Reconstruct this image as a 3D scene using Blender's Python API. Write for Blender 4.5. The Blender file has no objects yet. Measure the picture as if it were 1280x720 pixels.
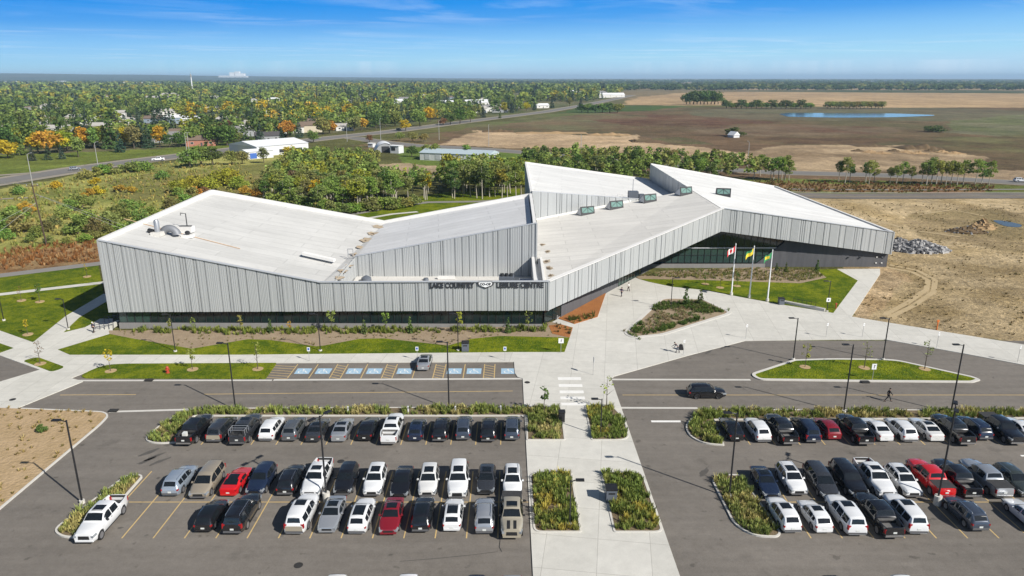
import bpy, bmesh, math, random
import numpy as np
from math import radians, sin, cos, pi, sqrt, atan, atan2, tan
from mathutils import Vector, Matrix

random.seed(7)
scene = bpy.context.scene
COL = scene.collection

# ------------------------------------------------------------------ camera
H = 38.8
F = 890.0
TH = atan(263.0 / F)
CT, ST = cos(TH), sin(TH)
cam_d = bpy.data.cameras.new("camera")
cam_d.sensor_width = 36.0
cam_d.lens = 36.0 * F / 1280.0
cam_d.clip_start = 0.5
cam_d.clip_end = 60000.0
cam = bpy.data.objects.new("camera", cam_d)
cam.location = (0, 0, H)
cam.rotation_euler = (pi / 2 - TH, 0, 0)
COL.objects.link(cam)
scene.camera = cam

def G(u, v, z=0.0):
    """survey point at height z seen at photo coordinates u, v"""
    dy = F * CT - (v - 360) * ST
    dz = -F * ST - (v - 360) * CT
    s = (z - H) / dz
    return ((u - 640) * s, dy * s)

def GP(pts, z=0.0):
    return [G(u, v, z) for u, v in pts]

# ------------------------------------------------------------------ light
SUN_AZ = (0.79, -0.613)
SUN_EL = radians(36.0)
sd = bpy.data.lights.new("sun", 'SUN')
sd.energy = 5.0
sd.angle = radians(0.53)
sd.color = (1.0, 0.955, 0.88)
sun = bpy.data.objects.new("sun", sd)
to_sun = Vector((SUN_AZ[0] * cos(SUN_EL), SUN_AZ[1] * cos(SUN_EL), sin(SUN_EL)))
sun.rotation_euler = to_sun.to_track_quat('Z', 'Y').to_euler()
sun.location = (60, -40, 80)
COL.objects.link(sun)

world = bpy.data.worlds.new("World")
scene.world = world
world.use_nodes = True
wn, wl = world.node_tree.nodes, world.node_tree.links
wn.clear()
out = wn.new('ShaderNodeOutputWorld')
bg = wn.new('ShaderNodeBackground')
sky = wn.new('ShaderNodeTexSky')
sky.sky_type = 'NISHITA'
sky.sun_disc = False
sky.sun_elevation = SUN_EL
sky.sun_rotation = atan2(SUN_AZ[0], SUN_AZ[1])
sky.altitude = 300
sky.air_density = 1.0
sky.dust_density = 0.6
sky.ozone_density = 2.5
bg.inputs['Strength'].default_value = 0.05
# thin cirrus, streaked along one direction of the sky
tc = wn.new('ShaderNodeTexCoord')
sep = wn.new('ShaderNodeSeparateXYZ')
wl.new(tc.outputs['Generated'], sep.inputs[0])
def wmath(op, a, b=None, c=None):
    n = wn.new('ShaderNodeMath'); n.operation = op
    for i, x in enumerate((a, b, c)):
        if x is None: continue
        if isinstance(x, (int, float)): n.inputs[i].default_value = x
        else: wl.new(x, n.inputs[i])
    return n.outputs[0]
zc = wmath('MAXIMUM', sep.outputs['Z'], 0.02)
px_ = wmath('DIVIDE', sep.outputs['X'], zc)
py_ = wmath('DIVIDE', sep.outputs['Y'], zc)
cmb = wn.new('ShaderNodeCombineXYZ')
wl.new(wmath('MULTIPLY_ADD', px_, 0.42, wmath('MULTIPLY', py_, 0.10)), cmb.inputs[0])
wl.new(wmath('MULTIPLY_ADD', px_, -0.22, wmath('MULTIPLY', py_, 0.55)), cmb.inputs[1])
nz = wn.new('ShaderNodeTexNoise')
nz.inputs['Scale'].default_value = 0.75
nz.inputs['Detail'].default_value = 9
nz.inputs['Roughness'].default_value = 0.62
nz.inputs['Distortion'].default_value = 0.6
wl.new(cmb.outputs[0], nz.inputs['Vector'])
nz2 = wn.new('ShaderNodeTexNoise')
nz2.inputs['Scale'].default_value = 0.22
nz2.inputs['Detail'].default_value = 3
wl.new(cmb.outputs[0], nz2.inputs['Vector'])
ramp = wn.new('ShaderNodeMapRange')
ramp.inputs['From Min'].default_value = 0.46
ramp.inputs['From Max'].default_value = 0.80
wl.new(nz.outputs['Fac'], ramp.inputs['Value'])
ramp2 = wn.new('ShaderNodeMapRange')
ramp2.inputs['From Min'].default_value = 0.42
ramp2.inputs['From Max'].default_value = 0.62
wl.new(nz2.outputs['Fac'], ramp2.inputs['Value'])
fac = wmath('MULTIPLY', wmath('MULTIPLY', ramp.outputs[0], ramp2.outputs[0]), 0.50)
hsv = wn.new('ShaderNodeHueSaturation')
hsv.inputs['Saturation'].default_value = 1.0
hsv.inputs['Hue'].default_value = 0.5
wl.new(sky.outputs[0], hsv.inputs['Color'])
mixc = wn.new('ShaderNodeMix'); mixc.data_type = 'RGBA'
mixc.inputs[7].default_value = (15.0, 16.5, 18.3, 1)
wl.new(fac, mixc.inputs[0])
# the low sky is a deep clear blue that pales quickly toward the horizon
rp = wn.new('ShaderNodeValToRGB')
el = rp.color_ramp.elements
stops = ((0.0, (4.3, 6.3, 8.0)), (.022, (3.3, 6.1, 8.0)), (.05, (1.95, 4.7, 7.9)), (.073, (.62, 3.05, 7.3)), (.095, (.06, 2.4, 7.1)), (.2, (.05, 1.5, 5.2)))
while len(el) < len(stops): el.new(0.5)
for e_, (p_, c_) in zip(el, stops):
    e_.position = p_ * 4; e_.color = (c_[0] / 8, c_[1] / 8, c_[2] / 8, 1)
wl.new(wmath('MULTIPLY', wmath('MULTIPLY_ADD', sep.outputs['X'], -0.022, sep.outputs['Z']), 4.0), rp.inputs[0])
sc8 = wn.new('ShaderNodeVectorMath'); sc8.operation = 'SCALE'; sc8.inputs['Scale'].default_value = 15.6
wl.new(rp.outputs[0], sc8.inputs[0])
low = wn.new('ShaderNodeMapRange')
low.inputs['From Min'].default_value = 0.10; low.inputs['From Max'].default_value = 0.16
low.inputs['To Min'].default_value = 1.0; low.inputs['To Max'].default_value = 0.0
wl.new(sep.outputs['Z'], low.inputs['Value'])
mixs = wn.new('ShaderNodeMix'); mixs.data_type = 'RGBA'
wl.new(low.outputs[0], mixs.inputs[0]); wl.new(hsv.outputs[0], mixs.inputs[6]); wl.new(sc8.outputs[0], mixs.inputs[7])
wl.new(mixs.outputs[2], mixc.inputs[6])
wl.new(mixc.outputs[2], bg.inputs[0])
wl.new(bg.outputs[0], out.inputs[0])

scene.view_settings.view_transform = 'Standard'
scene.view_settings.look = 'None'
scene.view_settings.gamma = 1.0
scene.view_settings.exposure = 0.34
scene.view_settings.use_curve_mapping = False
scene.render.engine = 'CYCLES'
scene.cycles.use_denoising = True
scene.cycles.max_bounces = 6
scene.cycles.diffuse_bounces = 2
scene.cycles.glossy_bounces = 3
scene.cycles.transmission_bounces = 3
scene.cycles.volume_bounces = 0
scene.cycles.caustics_reflective = False
scene.cycles.caustics_refractive = False

# ------------------------------------------------------------------ materials
MATS = {}
def nodemat(name):
    m = bpy.data.materials.new(name)
    m.use_nodes = True
    nt = m.node_tree
    b = nt.nodes['Principled BSDF']
    return m, nt, nt.nodes, nt.links, b

def simple(name, col, rough=0.6, metal=0.0, spec=0.5, coat=0.0):
    if name in MATS: return MATS[name]
    m, nt, N, L, b = nodemat(name)
    b.inputs['Base Color'].default_value = (*col, 1)
    b.inputs['Roughness'].default_value = rough
    b.inputs['Metallic'].default_value = metal
    b.inputs['Specular IOR Level'].default_value = spec
    b.inputs['Coat Weight'].default_value = coat
    m.diffuse_color = (*col, 1)
    MATS[name] = m
    return m

def mottled(name, c1, c2, layers=((0.5, .5), (0.05, .5)), rough=0.8, bump=0.0, bump_scale=4.0, spec=0.3, coords='WORLD', stretch=None, metal=0.0, con=(0.3, 0.7)):
    """colour wandering between c1 and c2 over several scales of noise"""
    if name in MATS: return MATS[name]
    m, nt, N, L, b = nodemat(name)
    if coords == 'WORLD':
        src = N.new('ShaderNodeNewGeometry').outputs['Position']
    else:
        src = N.new('ShaderNodeTexCoord').outputs['Object']
    if stretch:
        mp = N.new('ShaderNodeMapping')
        mp.inputs['Scale'].default_value = stretch
        L.new(src, mp.inputs['Vector']); src = mp.outputs[0]
    acc = None
    for sc_, w in layers:
        n = N.new('ShaderNodeTexNoise')
        n.inputs['Scale'].default_value = sc_
        n.inputs['Detail'].default_value = 5
        n.inputs['Roughness'].default_value = 0.6
        L.new(src, n.inputs['Vector'])
        mr = N.new('ShaderNodeMapRange')
        mr.inputs['From Min'].default_value = con[0]
        mr.inputs['From Max'].default_value = con[1]
        mr.inputs['To Max'].default_value = w
        L.new(n.outputs['Fac'], mr.inputs['Value'])
        if acc is None: acc = mr.outputs[0]
        else:
            a = N.new('ShaderNodeMath'); a.operation = 'ADD'
            L.new(acc, a.inputs[0]); L.new(mr.outputs[0], a.inputs[1]); acc = a.outputs[0]
    mx = N.new('ShaderNodeMix'); mx.data_type = 'RGBA'
    mx.inputs[6].default_value = (*c1, 1); mx.inputs[7].default_value = (*c2, 1)
    L.new(acc, mx.inputs[0])
    L.new(mx.outputs[2], b.inputs['Base Color'])
    b.inputs['Roughness'].default_value = rough
    b.inputs['Specular IOR Level'].default_value = spec
    b.inputs['Metallic'].default_value = metal
    if bump:
        n = N.new('ShaderNodeTexNoise')
        n.inputs['Scale'].default_value = bump_scale
        n.inputs['Detail'].default_value = 6
        L.new(src, n.inputs['Vector'])
        bp = N.new('ShaderNodeBump')
        bp.inputs['Strength'].default_value = 1.0
        bp.inputs['Distance'].default_value = bump
        L.new(n.outputs['Fac'], bp.inputs['Height'])
        L.new(bp.outputs[0], b.inputs['Normal'])
    m.diffuse_color = (*c1, 1)
    MATS[name] = m
    return m

# ------------------------------------------------------------------ mesh builder
class MB:
    def __init__(s):
        s.v = []; s.f = []; s.m = []
    def add(s, verts, faces, mi=0):
        o = len(s.v)
        s.v.extend([tuple(p) for p in verts])
        for f in faces:
            s.f.append(tuple(i + o for i in f)); s.m.append(mi)
        return s
    def box(s, c, size, rz=0.0, mi=0, taper=1.0):
        hx, hy, hz = size[0] / 2, size[1] / 2, size[2] / 2
        cr, sr = cos(rz), sin(rz)
        vs = []
        for dz, t in ((-hz, 1.0), (hz, taper)):
            for dx, dy in ((-hx, -hy), (hx, -hy), (hx, hy), (-hx, hy)):
                dx *= t; dy *= t
                vs.append((c[0] + dx * cr - dy * sr, c[1] + dx * sr + dy * cr, c[2] + dz))
        return s.add(vs, [(3, 2, 1, 0), (4, 5, 6, 7), (0, 1, 5, 4), (1, 2, 6, 5), (2, 3, 7, 6), (3, 0, 4, 7)], mi)
    def prism(s, poly, z0, z1, mi=0, bottom=False):
        a = sum(poly[i][0] * poly[(i + 1) % len(poly)][1] - poly[(i + 1) % len(poly)][0] * poly[i][1] for i in range(len(poly)))
        if a < 0: poly = poly[::-1]
        n = len(poly)
        vs = [(x, y, z0) for x, y in poly] + [(x, y, z1) for x, y in poly]
        fs = [tuple(range(n, 2 * n))]
        if bottom: fs.append(tuple(range(n - 1, -1, -1)))
        fs += [(i, (i + 1) % n, n + (i + 1) % n, n + i) for i in range(n)]
        return s.add(vs, fs, mi)
    def flat(s, poly, z, mi=0):
        a = sum(poly[i][0] * poly[(i + 1) % len(poly)][1] - poly[(i + 1) % len(poly)][0] * poly[i][1] for i in range(len(poly)))
        if a < 0: poly = poly[::-1]
        return s.add([(x, y, z) for x, y in poly], [tuple(range(len(poly)))], mi)
    def ring(s, outer, inner, z0, z1, mi=0):
        n = len(outer)
        vs = [(x, y, z0) for x, y in outer] + [(x, y, z1) for x, y in outer] + [(x, y, z1) for x, y in inner] + [(x, y, z0) for x, y in inner]
        fs = []
        for i in range(n):
            j = (i + 1) % n
            fs += [(i, j, n + j, n + i), (n + i, n + j, 2 * n + j, 2 * n + i), (2 * n + i, 2 * n + j, 3 * n + j, 3 * n + i)]
        return s.add(vs, fs, mi)
    def strip(s, pts, w, z, mi=0, h=None):
        """a flat band (or a low wall if h) of width w along a polyline"""
        L_, R_ = [], []
        n = len(pts)
        for i in range(n):
            a = Vector(pts[max(i - 1, 0)]); b = Vector(pts[min(i + 1, n - 1)])
            d = (b - a).normalized(); nrm = Vector((-d.y, d.x))
            p = Vector(pts[i])
            L_.append(p + nrm * w / 2); R_.append(p - nrm * w / 2)
        if h is None:
            return s.add([(p.x, p.y, z) for p in L_] + [(p.x, p.y, z) for p in R_], [(n + i, n + i + 1, i + 1, i) for i in range(n - 1)], mi)
        return s.prism([(p.x, p.y) for p in R_] + [(p.x, p.y) for p in L_[::-1]], z, z + h, mi)
    def tube(s, pts, r, n=8, mi=0, cap=True):
        pts = [Vector(p) for p in pts]
        rs = r if isinstance(r, (list, tuple)) else [r] * len(pts)
        vs = []
        for i, p in enumerate(pts):
            d = (pts[min(i + 1, len(pts) - 1)] - pts[max(i - 1, 0)]).normalized()
            ref = Vector((0, 0, 1)) if abs(d.z) < 0.9 else Vector((1, 0, 0))
            a = d.cross(ref).normalized(); b = d.cross(a)
            for k in range(n):
                t = 2 * pi * k / n
                vs.append(p + (a * cos(t) + b * sin(t)) * rs[i])
        fs = []
        for i in range(len(pts) - 1):
            for k in range(n):
                fs.append((i * n + k, (i + 1) * n + k, (i + 1) * n + (k + 1) % n, i * n + (k + 1) % n))
        if cap:
            fs.append(tuple(range(n))); fs.append(tuple(range(len(pts) * n - 1, (len(pts) - 1) * n - 1, -1)))
        return s.add(vs, fs, mi)
    def beam(s, p0, p1, w, h, mi=0):
        """box along a (possibly sloping) edge, its underside on the edge"""
        p0, p1 = Vector(p0), Vector(p1)
        d = (p1 - p0); n = Vector((-d.y, d.x, 0)).normalized() * w / 2
        up = Vector((0, 0, h))
        vs = [p0 - n, p0 + n, p1 + n, p1 - n]
        vs += [v + up for v in vs]
        return s.add(vs, [(0, 1, 2, 3), (7, 6, 5, 4), (0, 3, 7, 4), (2, 1, 5, 6), (1, 0, 4, 5), (3, 2, 6, 7)], mi)
    def mesh(s, name, mats, origin=(0, 0, 0), smooth=None):
        me = bpy.data.meshes.new(name)
        ox, oy, oz = origin
        me.from_pydata([(x - ox, y - oy, z - oz) for x, y, z in s.v], [], s.f)
        mats = mats if isinstance(mats, (list, tuple)) else [mats]
        for m in mats: me.materials.append(m)
        if len(mats) > 1: me.polygons.foreach_set('material_index', s.m)
        me.update()
        if smooth is not None:
            me.polygons.foreach_set('use_smooth', [True] * len(me.polygons))
            me.set_sharp_from_angle(angle=radians(smooth))
        return me
    def build(s, name, mats, parent=None, origin=(0, 0, 0), smooth=None):
        o = bpy.data.objects.new(name, s.mesh(name, mats, origin, smooth))
        COL.objects.link(o)
        if parent is not None: o.parent = parent
        return o

def tag(o, label=None, cat=None, group=None, kind=None):
    if label: o['label'] = label
    if cat: o['category'] = cat
    if group: o['group'] = group
    if kind: o['kind'] = kind
    return o

def thing(name, label, cat, loc=(0, 0, 0), rz=0.0, group=None):
    o = bpy.data.objects.new(name, None)
    o.empty_display_size = 0.5
    o.location = loc; o.rotation_euler = (0, 0, rz)
    COL.objects.link(o)
    return tag(o, label, cat, group)

def link_obj(name, me, parent=None, loc=(0, 0, 0)):
    o = bpy.data.objects.new(name, me)
    o.location = loc
    COL.objects.link(o)
    if parent is not None: o.parent = parent
    return o

def dup(root, loc, rz=0.0, scale=None, label=None, group=None, color=None):
    r = root.copy(); COL.objects.link(r)
    r.location = loc; r.rotation_euler = (0, 0, rz)
    if scale is not None: r.scale = scale if isinstance(scale, (tuple, list)) else (scale,) * 3
    if label: r['label'] = label
    if group: r['group'] = group
    for ch in list(root.children):
        c = ch.copy(); COL.objects.link(c); c.parent = r
        if color: c.color = (*color, 1)
        for g in list(ch.children):
            d = g.copy(); COL.objects.link(d); d.parent = c
    return r

def structure(mb, name, mats, smooth=None):
    return tag(mb.build(name, mats, smooth=smooth), kind='structure')

def rounded(poly, r, seg=5):
    """polygon with each corner rounded by radius r (or a list of radii)"""
    n = len(poly); out_ = []
    rs = r if isinstance(r, (list, tuple)) else [r] * n
    for i in range(n):
        p = Vector(poly[i]); a = Vector(poly[i - 1]); b = Vector(poly[(i + 1) % n])
        if rs[i] <= 0: out_.append((p.x, p.y)); continue
        da, db = (a - p), (b - p)
        k = min(rs[i], da.length * .49, db.length * .49)
        s_, e_ = p + da.normalized() * k, p + db.normalized() * k
        for j in range(seg + 1):
            t = j / seg
            q = s_ * (1 - t) ** 2 + p * 2 * t * (1 - t) + e_ * t * t
            out_.append((q.x, q.y))
    return out_

def ccw(poly):
    a = sum(poly[i][0] * poly[(i + 1) % len(poly)][1] - poly[(i + 1) % len(poly)][0] * poly[i][1] for i in range(len(poly)))
    return poly if a > 0 else poly[::-1]

def offset(poly, d):
    """ccw polygon moved inward by d"""
    n = len(poly); o = []
    for i in range(n):
        p = Vector(poly[i]); a = Vector(poly[i - 1]); b = Vector(poly[(i + 1) % n])
        e1 = (p - a).normalized(); e2 = (b - p).normalized()
        n1 = Vector((-e1.y, e1.x)); n2 = Vector((-e2.y, e2.x))
        m = n1 + n2
        if m.length < 1e-6: m = n1
        m.normalize()
        k = d / max(0.35, m.dot(n1))
        o.append((p.x + m.x * k, p.y + m.y * k))
    return o

# ------------------------------------------------------------------ numpy noise and masks
def vnoise(x, y, seed=0):
    xi = np.floor(x).astype(np.int64); yi = np.floor(y).astype(np.int64)
    fx = x - xi; fy = y - yi
    fx = fx * fx * (3 - 2 * fx); fy = fy * fy * (3 - 2 * fy)
    def h(a, b):
        n = (a * 374761393 + b * 668265263 + seed * 974634777) & 0xFFFFFFFF
        n = ((n ^ (n >> 13)) * 1274126177) & 0xFFFFFFFF
        return ((n ^ (n >> 16)) & 0xFFFF) / 65535.0
    return (h(xi, yi) * (1 - fx) + h(xi + 1, yi) * fx) * (1 - fy) + (h(xi, yi + 1) * (1 - fx) + h(xi + 1, yi + 1) * fx) * fy

def fbm(x, y, seed=0, o=4):
    a = 0.0; w = 0.5
    for k in range(o):
        a = a + w * vnoise(x * 2 ** k, y * 2 ** k, seed + k * 17); w *= 0.5
    return a / (1 - 0.5 ** o)

def inside(px, py, poly):
    r = np.zeros(px.shape, bool)
    n = len(poly)
    for i in range(n):
        x1, y1 = poly[i]; x2, y2 = poly[(i + 1) % n]
        if y1 == y2: continue
        c = ((y1 > py) != (y2 > py)) & (px < (x2 - x1) * (py - y1) / (y2 - y1) + x1)
        r ^= c
    return r

def inside1(x, y, poly):
    return bool(inside(np.array([x]), np.array([y]), poly)[0])
# ------------------------------------------------------------------ the ground sheet
ZONES = [  # (polygon in survey coordinates, colour a, colour b, noise scale m, edge wander m)
 # mid distance: moor right of the wood
 ([(440,186),(520,172),(575,160),(640,150),(760,138),(860,134),(1000,134),(1300,131),(1700,150),(1700,240),(1300,240),(1000,240),(800,214),(640,192),(540,183)], (.165,.108,.062),(.115,.098,.048), 60, 8),
 ([(600,158),(680,146),(740,140),(830,150),(780,160),(700,163)], (.15,.14,.07),(.16,.115,.065), 40, 10),
 ([(560,160),(620,152),(760,133),(830,128),(850,134),(760,140),(700,146),(620,158)], (.12,.14,.05),(.15,.13,.065), 60, 8),
 ([(700,142),(720,133),(860,131),(820,138)], (.06,.105,.03),(.08,.11,.035), 60, 5),
 ([(860,137),(980,134),(1140,134),(1300,139),(1300,152),(1160,152),(960,150),(870,146)], (.13,.125,.07),(.15,.125,.075), 50, 8),
 ([(1190,150),(1300,142),(1500,150),(1500,172),(1280,172),(1200,166)], (.14,.15,.065),(.18,.165,.10), 40, 8),
 ([(745,150),(830,143),(900,147),(965,152),(900,158),(800,158)], (.125,.068,.042),(.16,.105,.06), 30, 10),
 ([(850,160),(1000,156),(1130,160),(1110,168),(950,171),(870,168)], (.135,.078,.048),(.17,.125,.075), 24, 8),
 ([(930,170),(1020,173),(1130,172),(1110,180),(980,180)], (.10,.062,.036),(.15,.10,.055), 16, 5),
 ([(1180,172),(1300,168),(1500,176),(1500,206),(1240,204),(1190,188)], (.12,.085,.045),(.15,.14,.06), 22, 6),
 ([(700,170),(760,166),(860,172),(900,180),(840,180),(790,168)], (.14,.10,.06),(.12,.11,.05), 14, 5),
 ([(440,182),(520,170),(560,166),(560,176),(540,183),(480,184)], (.17,.12,.06),(.15,.13,.06), 14, 4),
 # tan stubble fields
 ([(775,131),(800,121),(850,116),(930,114.8),(1300,117),(1700,122),(1700,140),(1300,134.5),(1100,134.5),(1000,133),(900,131.5),(850,132)], (.43,.30,.165),(.36,.25,.14), 150, 10),
 # bare sand
 ([(545,181),(575,170),(600,163),(640,166),(700,167),(720,169),(770,171),(800,168),(793,177),(830,180),(870,183),(950,193),(1000,200),(1000,212),(935,203),(814,193),(720,187),(611,184)], (.50,.365,.225),(.42,.30,.18), 25, 3),
 ([(930,188),(985,182),(1040,181),(1135,182),(1180,190),(1240,197),(1240,214),(1160,214),(1060,216),(960,212)], (.42,.31,.19),(.24,.17,.10), 18, 5),
 ([(1100,206),(1300,214),(1400,224),(1400,232),(1180,222)], (.46,.34,.21),(.36,.26,.16), 18, 3),
 # building plot, bare earth
 ([(1000,236),(980,250),(1050,330),(1064,396),(1280,433),(1700,520),(1700,262),(1300,247)], (.50,.385,.225),(.34,.25,.125), 9, 1.2),
 ([(1140,272),(1190,262),(1260,262),(1330,280),(1320,318),(1230,312),(1160,296)], (.26,.20,.10),(.36,.27,.15), 14, 3),
 ([(1085,330),(1110,332),(1140,345),(1120,370),(1080,398),(1066,396)], (.40,.28,.15),(.50,.37,.22), 5, 1.0),
 # residential side of the highway
 ([(-700,206),(-300,206),(0,224),(110,204),(200,196),(300,183),(420,166),(530,154),(640,143),(730,130),(770,121),(700,112),(400,104),(-300,104),(-700,110)], (.10,.12,.045),(.15,.135,.07), 40, 4),
 ([(-300,232),(0,222),(120,203),(240,190),(330,180),(330,172),(200,186),(60,192),(0,194),(-300,196)], (.125,.17,.03),(.155,.185,.035), 30, 2),
 # meadow left of the building
 ([(-600,330),(-200,330),(130,328),(160,300),(300,262),(420,205),(330,190),(240,200),(110,216),(0,238),(-400,270)], (.35,.33,.10),(.21,.23,.06), 22, 4),
 ([(140,225),(300,205),(360,205),(340,235),(250,250),(160,255)], (.22,.19,.07),(.17,.17,.05), 16, 5),
 ([(-200,348),(0,344),(125,330),(130,302),(60,310),(0,322),(-200,340)], (.24,.12,.05),(.32,.22,.11), 4, 1.0),
 # turf behind the building
 ([(430,300),(430,262),(500,250),(560,244),(640,244),(640,300)], (.15,.20,.03),(.11,.16,.025), 12, 1),
 ([(500,185),(545,183),(620,187),(700,193),(780,203),(800,215),(640,215),(500,204)], (.11,.17,.028),(.13,.18,.035), 20, 2),
 ([(455,206),(500,204),(545,208),(560,222),(520,228),(480,224),(460,216)], (.40,.30,.19),(.32,.25,.15), 8, 2),
 # verge between the two roads on the right
 ([(900,222),(1100,226),(1300,233),(1300,246),(980,243)], (.17,.18,.05),(.13,.16,.035), 14, 1),
 ([(930,228),(1150,232),(1250,236),(1240,241),(1000,240)], (.24,.14,.07),(.19,.13,.06), 10, 2),
]
def ground():
    ang = np.concatenate([np.arange(-180, -52, 6.0), np.arange(-52, 52.01, 0.16), np.arange(58, 181, 6.0)])
    ang = np.radians(ang)
    rad = [0.5, 12.0, 24.0]
    r = 36.0
    while r < 28000:
        rad.append(r); r *= 1.0085
    rad.append(28000.0)
    rad = np.array(rad)
    A, R = np.meshgrid(ang, rad)
    X = np.sin(A) * R; Y = np.cos(A) * R
    # low blue ridge on the left far away
    Z = np.zeros_like(X)
    ridge = np.clip((R - 7000) / 5000, 0, 1) ** 1.3 * np.clip((0.05 - A) / 0.62, 0, 1)
    Z += ridge * 90 * (0.82 + 0.3 * fbm(X / 3000, Y / 3000, 5, 3))
    Z += np.clip((R - 5000) / 6000, 0, 1) * 12 * fbm(X / 1500, Y / 1500, 9, 3)
    # colours
    n1 = fbm(X / 420, Y / 420, 1, 4); n2 = fbm(X / 1500, Y / 1500, 2, 4)
    C = np.zeros(X.shape + (3,))
    def mixc(a, b, t): return np.array(a) * (1 - t[..., None]) + np.array(b) * t[..., None]
    base = mixc((.12, .115, .04), (.09, .10, .03), n1)
    far = mixc((.20, .155, .085), (.07, .085, .04), np.clip((n1 - .35) * 3.5, 0, 1))
    far = far * 1.0
    cell = vnoise(np.floor(X / 700) + .5, np.floor(Y / 800) + .5, 77)
    far = np.where((cell > .60)[..., None], mixc((.36, .26, .15), (.30, .22, .13), n2), far)
    far = np.where(((cell < .30))[..., None], mixc((.05, .068, .03), (.06, .075, .035), n2), far)
    wood = np.clip((R - 4200) / 1500, 0, 1) * np.clip((.10 - A) / .25, 0, 1)
    wood = np.clip(wood * (.65 + .9 * fbm(X / 900, Y / 900, 12, 3)), 0, 1)[..., None]
    far = far * (1 - wood) + np.array((.05, .068, .04)) * wood
    t = np.clip((R - 900) / 500, 0, 1)[..., None]
    C = base * (1 - t) + far * t
    for poly, a, b, sc_, wander in ZONES:
        P = GP(poly)
        wx = (fbm(X / (wander * 5), Y / (wander * 5), 31, 4) - .5) * wander * 4
        wy = (fbm(X / (wander * 5), Y / (wander * 5), 57, 4) - .5) * wander * 4
        m = inside(X + wx, Y + wy, P)
        if not m.any(): continue
        n = np.clip((fbm(X / sc_, Y / sc_, int(sc_) + 3, 5) - .32) * 2.8, 0, 1)
        c = mixc(a, b, n)
        C[m] = c[m]
    # cut banks: dark faces and spoil along the pit
    nr, na = X.shape
    verts = np.stack([X, Y, Z], -1).reshape(-1, 3)
    idx = np.arange(nr * na).reshape(nr, na)
    a = idx[:-1, :-1]; b = idx[:-1, 1:]; c = idx[1:, 1:]; d = idx[1:, :-1]
    faces = np.stack([a, b, c, d], -1).reshape(-1, 4)
    # ccw seen from above
    faces = faces[:, ::-1]
    me = bpy.data.meshes.new('ground')
    me.vertices.add(len(verts)); me.vertices.foreach_set('co', verts.astype(np.float32).ravel())
    me.loops.add(faces.size); me.loops.foreach_set('vertex_index', faces.astype(np.int32).ravel())
    me.polygons.add(len(faces)); me.polygons.foreach_set('loop_start', np.arange(0, faces.size, 4, dtype=np.int32))
    me.update(calc_edges=True)
    ca = me.color_attributes.new('soil', 'FLOAT_COLOR', 'POINT')
    ca.data.foreach_set('color', np.concatenate([C.reshape(-1, 3), np.ones((nr * na, 1))], 1).astype(np.float32).ravel())
    m, nt, N, L, bs = nodemat('ground_soil')
    at = N.new('ShaderNodeAttribute'); at.attribute_name = 'soil'
    pos = N.new('ShaderNodeNewGeometry').outputs['Position']
    acc = None
    for sc_, lo, hi in ((0.012, .72, 1.28), (0.06, .72, 1.28), (0.35, .70, 1.30), (1.6, .62, 1.38)):
        n = N.new('ShaderNodeTexNoise'); n.inputs['Scale'].default_value = sc_; n.inputs['Detail'].default_value = 6; n.inputs['Roughness'].default_value = .65
        L.new(pos, n.inputs['Vector'])
        mr = N.new('ShaderNodeMapRange'); mr.inputs['From Min'].default_value = .3; mr.inputs['From Max'].default_value = .7
        mr.inputs['To Min'].default_value = lo; mr.inputs['To Max'].default_value = hi
        L.new(n.outputs['Fac'], mr.inputs['Value'])
        if acc is None: acc = mr.outputs[0]
        else:
            mm = N.new('ShaderNodeMath'); mm.operation = 'MULTIPLY'; L.new(acc, mm.inputs[0]); L.new(mr.outputs[0], mm.inputs[1]); acc = mm.outputs[0]
    vm = N.new('ShaderNodeVectorMath'); vm.operation = 'SCALE'
    L.new(at.outputs['Color'], vm.inputs[0]); L.new(acc, vm.inputs['Scale'])
    # scattered darker tufts
    vo = N.new('ShaderNodeTexNoise'); vo.inputs['Scale'].default_value = 0.55; vo.inputs['Detail'].default_value = 8; vo.inputs['Roughness'].default_value = .75
    L.new(pos, vo.inputs['Vector'])
    mr = N.new('ShaderNodeMapRange'); mr.inputs['From Min'].default_value = .56; mr.inputs['From Max'].default_value = .64; mr.inputs['To Max'].default_value = .5
    L.new(vo.outputs['Fac'], mr.inputs['Value'])
    mx = N.new('ShaderNodeMix'); mx.data_type = 'RGBA'; mx.inputs[7].default_value = (.10, .075, .032, 1)
    L.new(mr.outputs[0], mx.inputs[0]); L.new(vm.outputs[0], mx.inputs[6])
    L.new(mx.outputs[2], bs.inputs['Base Color'])
    bs.inputs['Roughness'].default_value = 0.95; bs.inputs['Specular IOR Level'].default_value = 0.1
    n = N.new('ShaderNodeTexNoise'); n.inputs['Scale'].default_value = 0.9; n.inputs['Detail'].default_value = 7; n.inputs['Roughness'].default_value = .7
    L.new(pos, n.inputs['Vector'])
    bp = N.new('ShaderNodeBump'); bp.inputs['Distance'].default_value = 0.9; bp.inputs['Strength'].default_value = .8
    L.new(n.outputs['Fac'], bp.inputs['Height']); L.new(bp.outputs[0], bs.inputs['Normal'])
    me.materials.append(m)
    o = link_obj('ground', me); tag(o, kind='structure')
ground()

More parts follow.
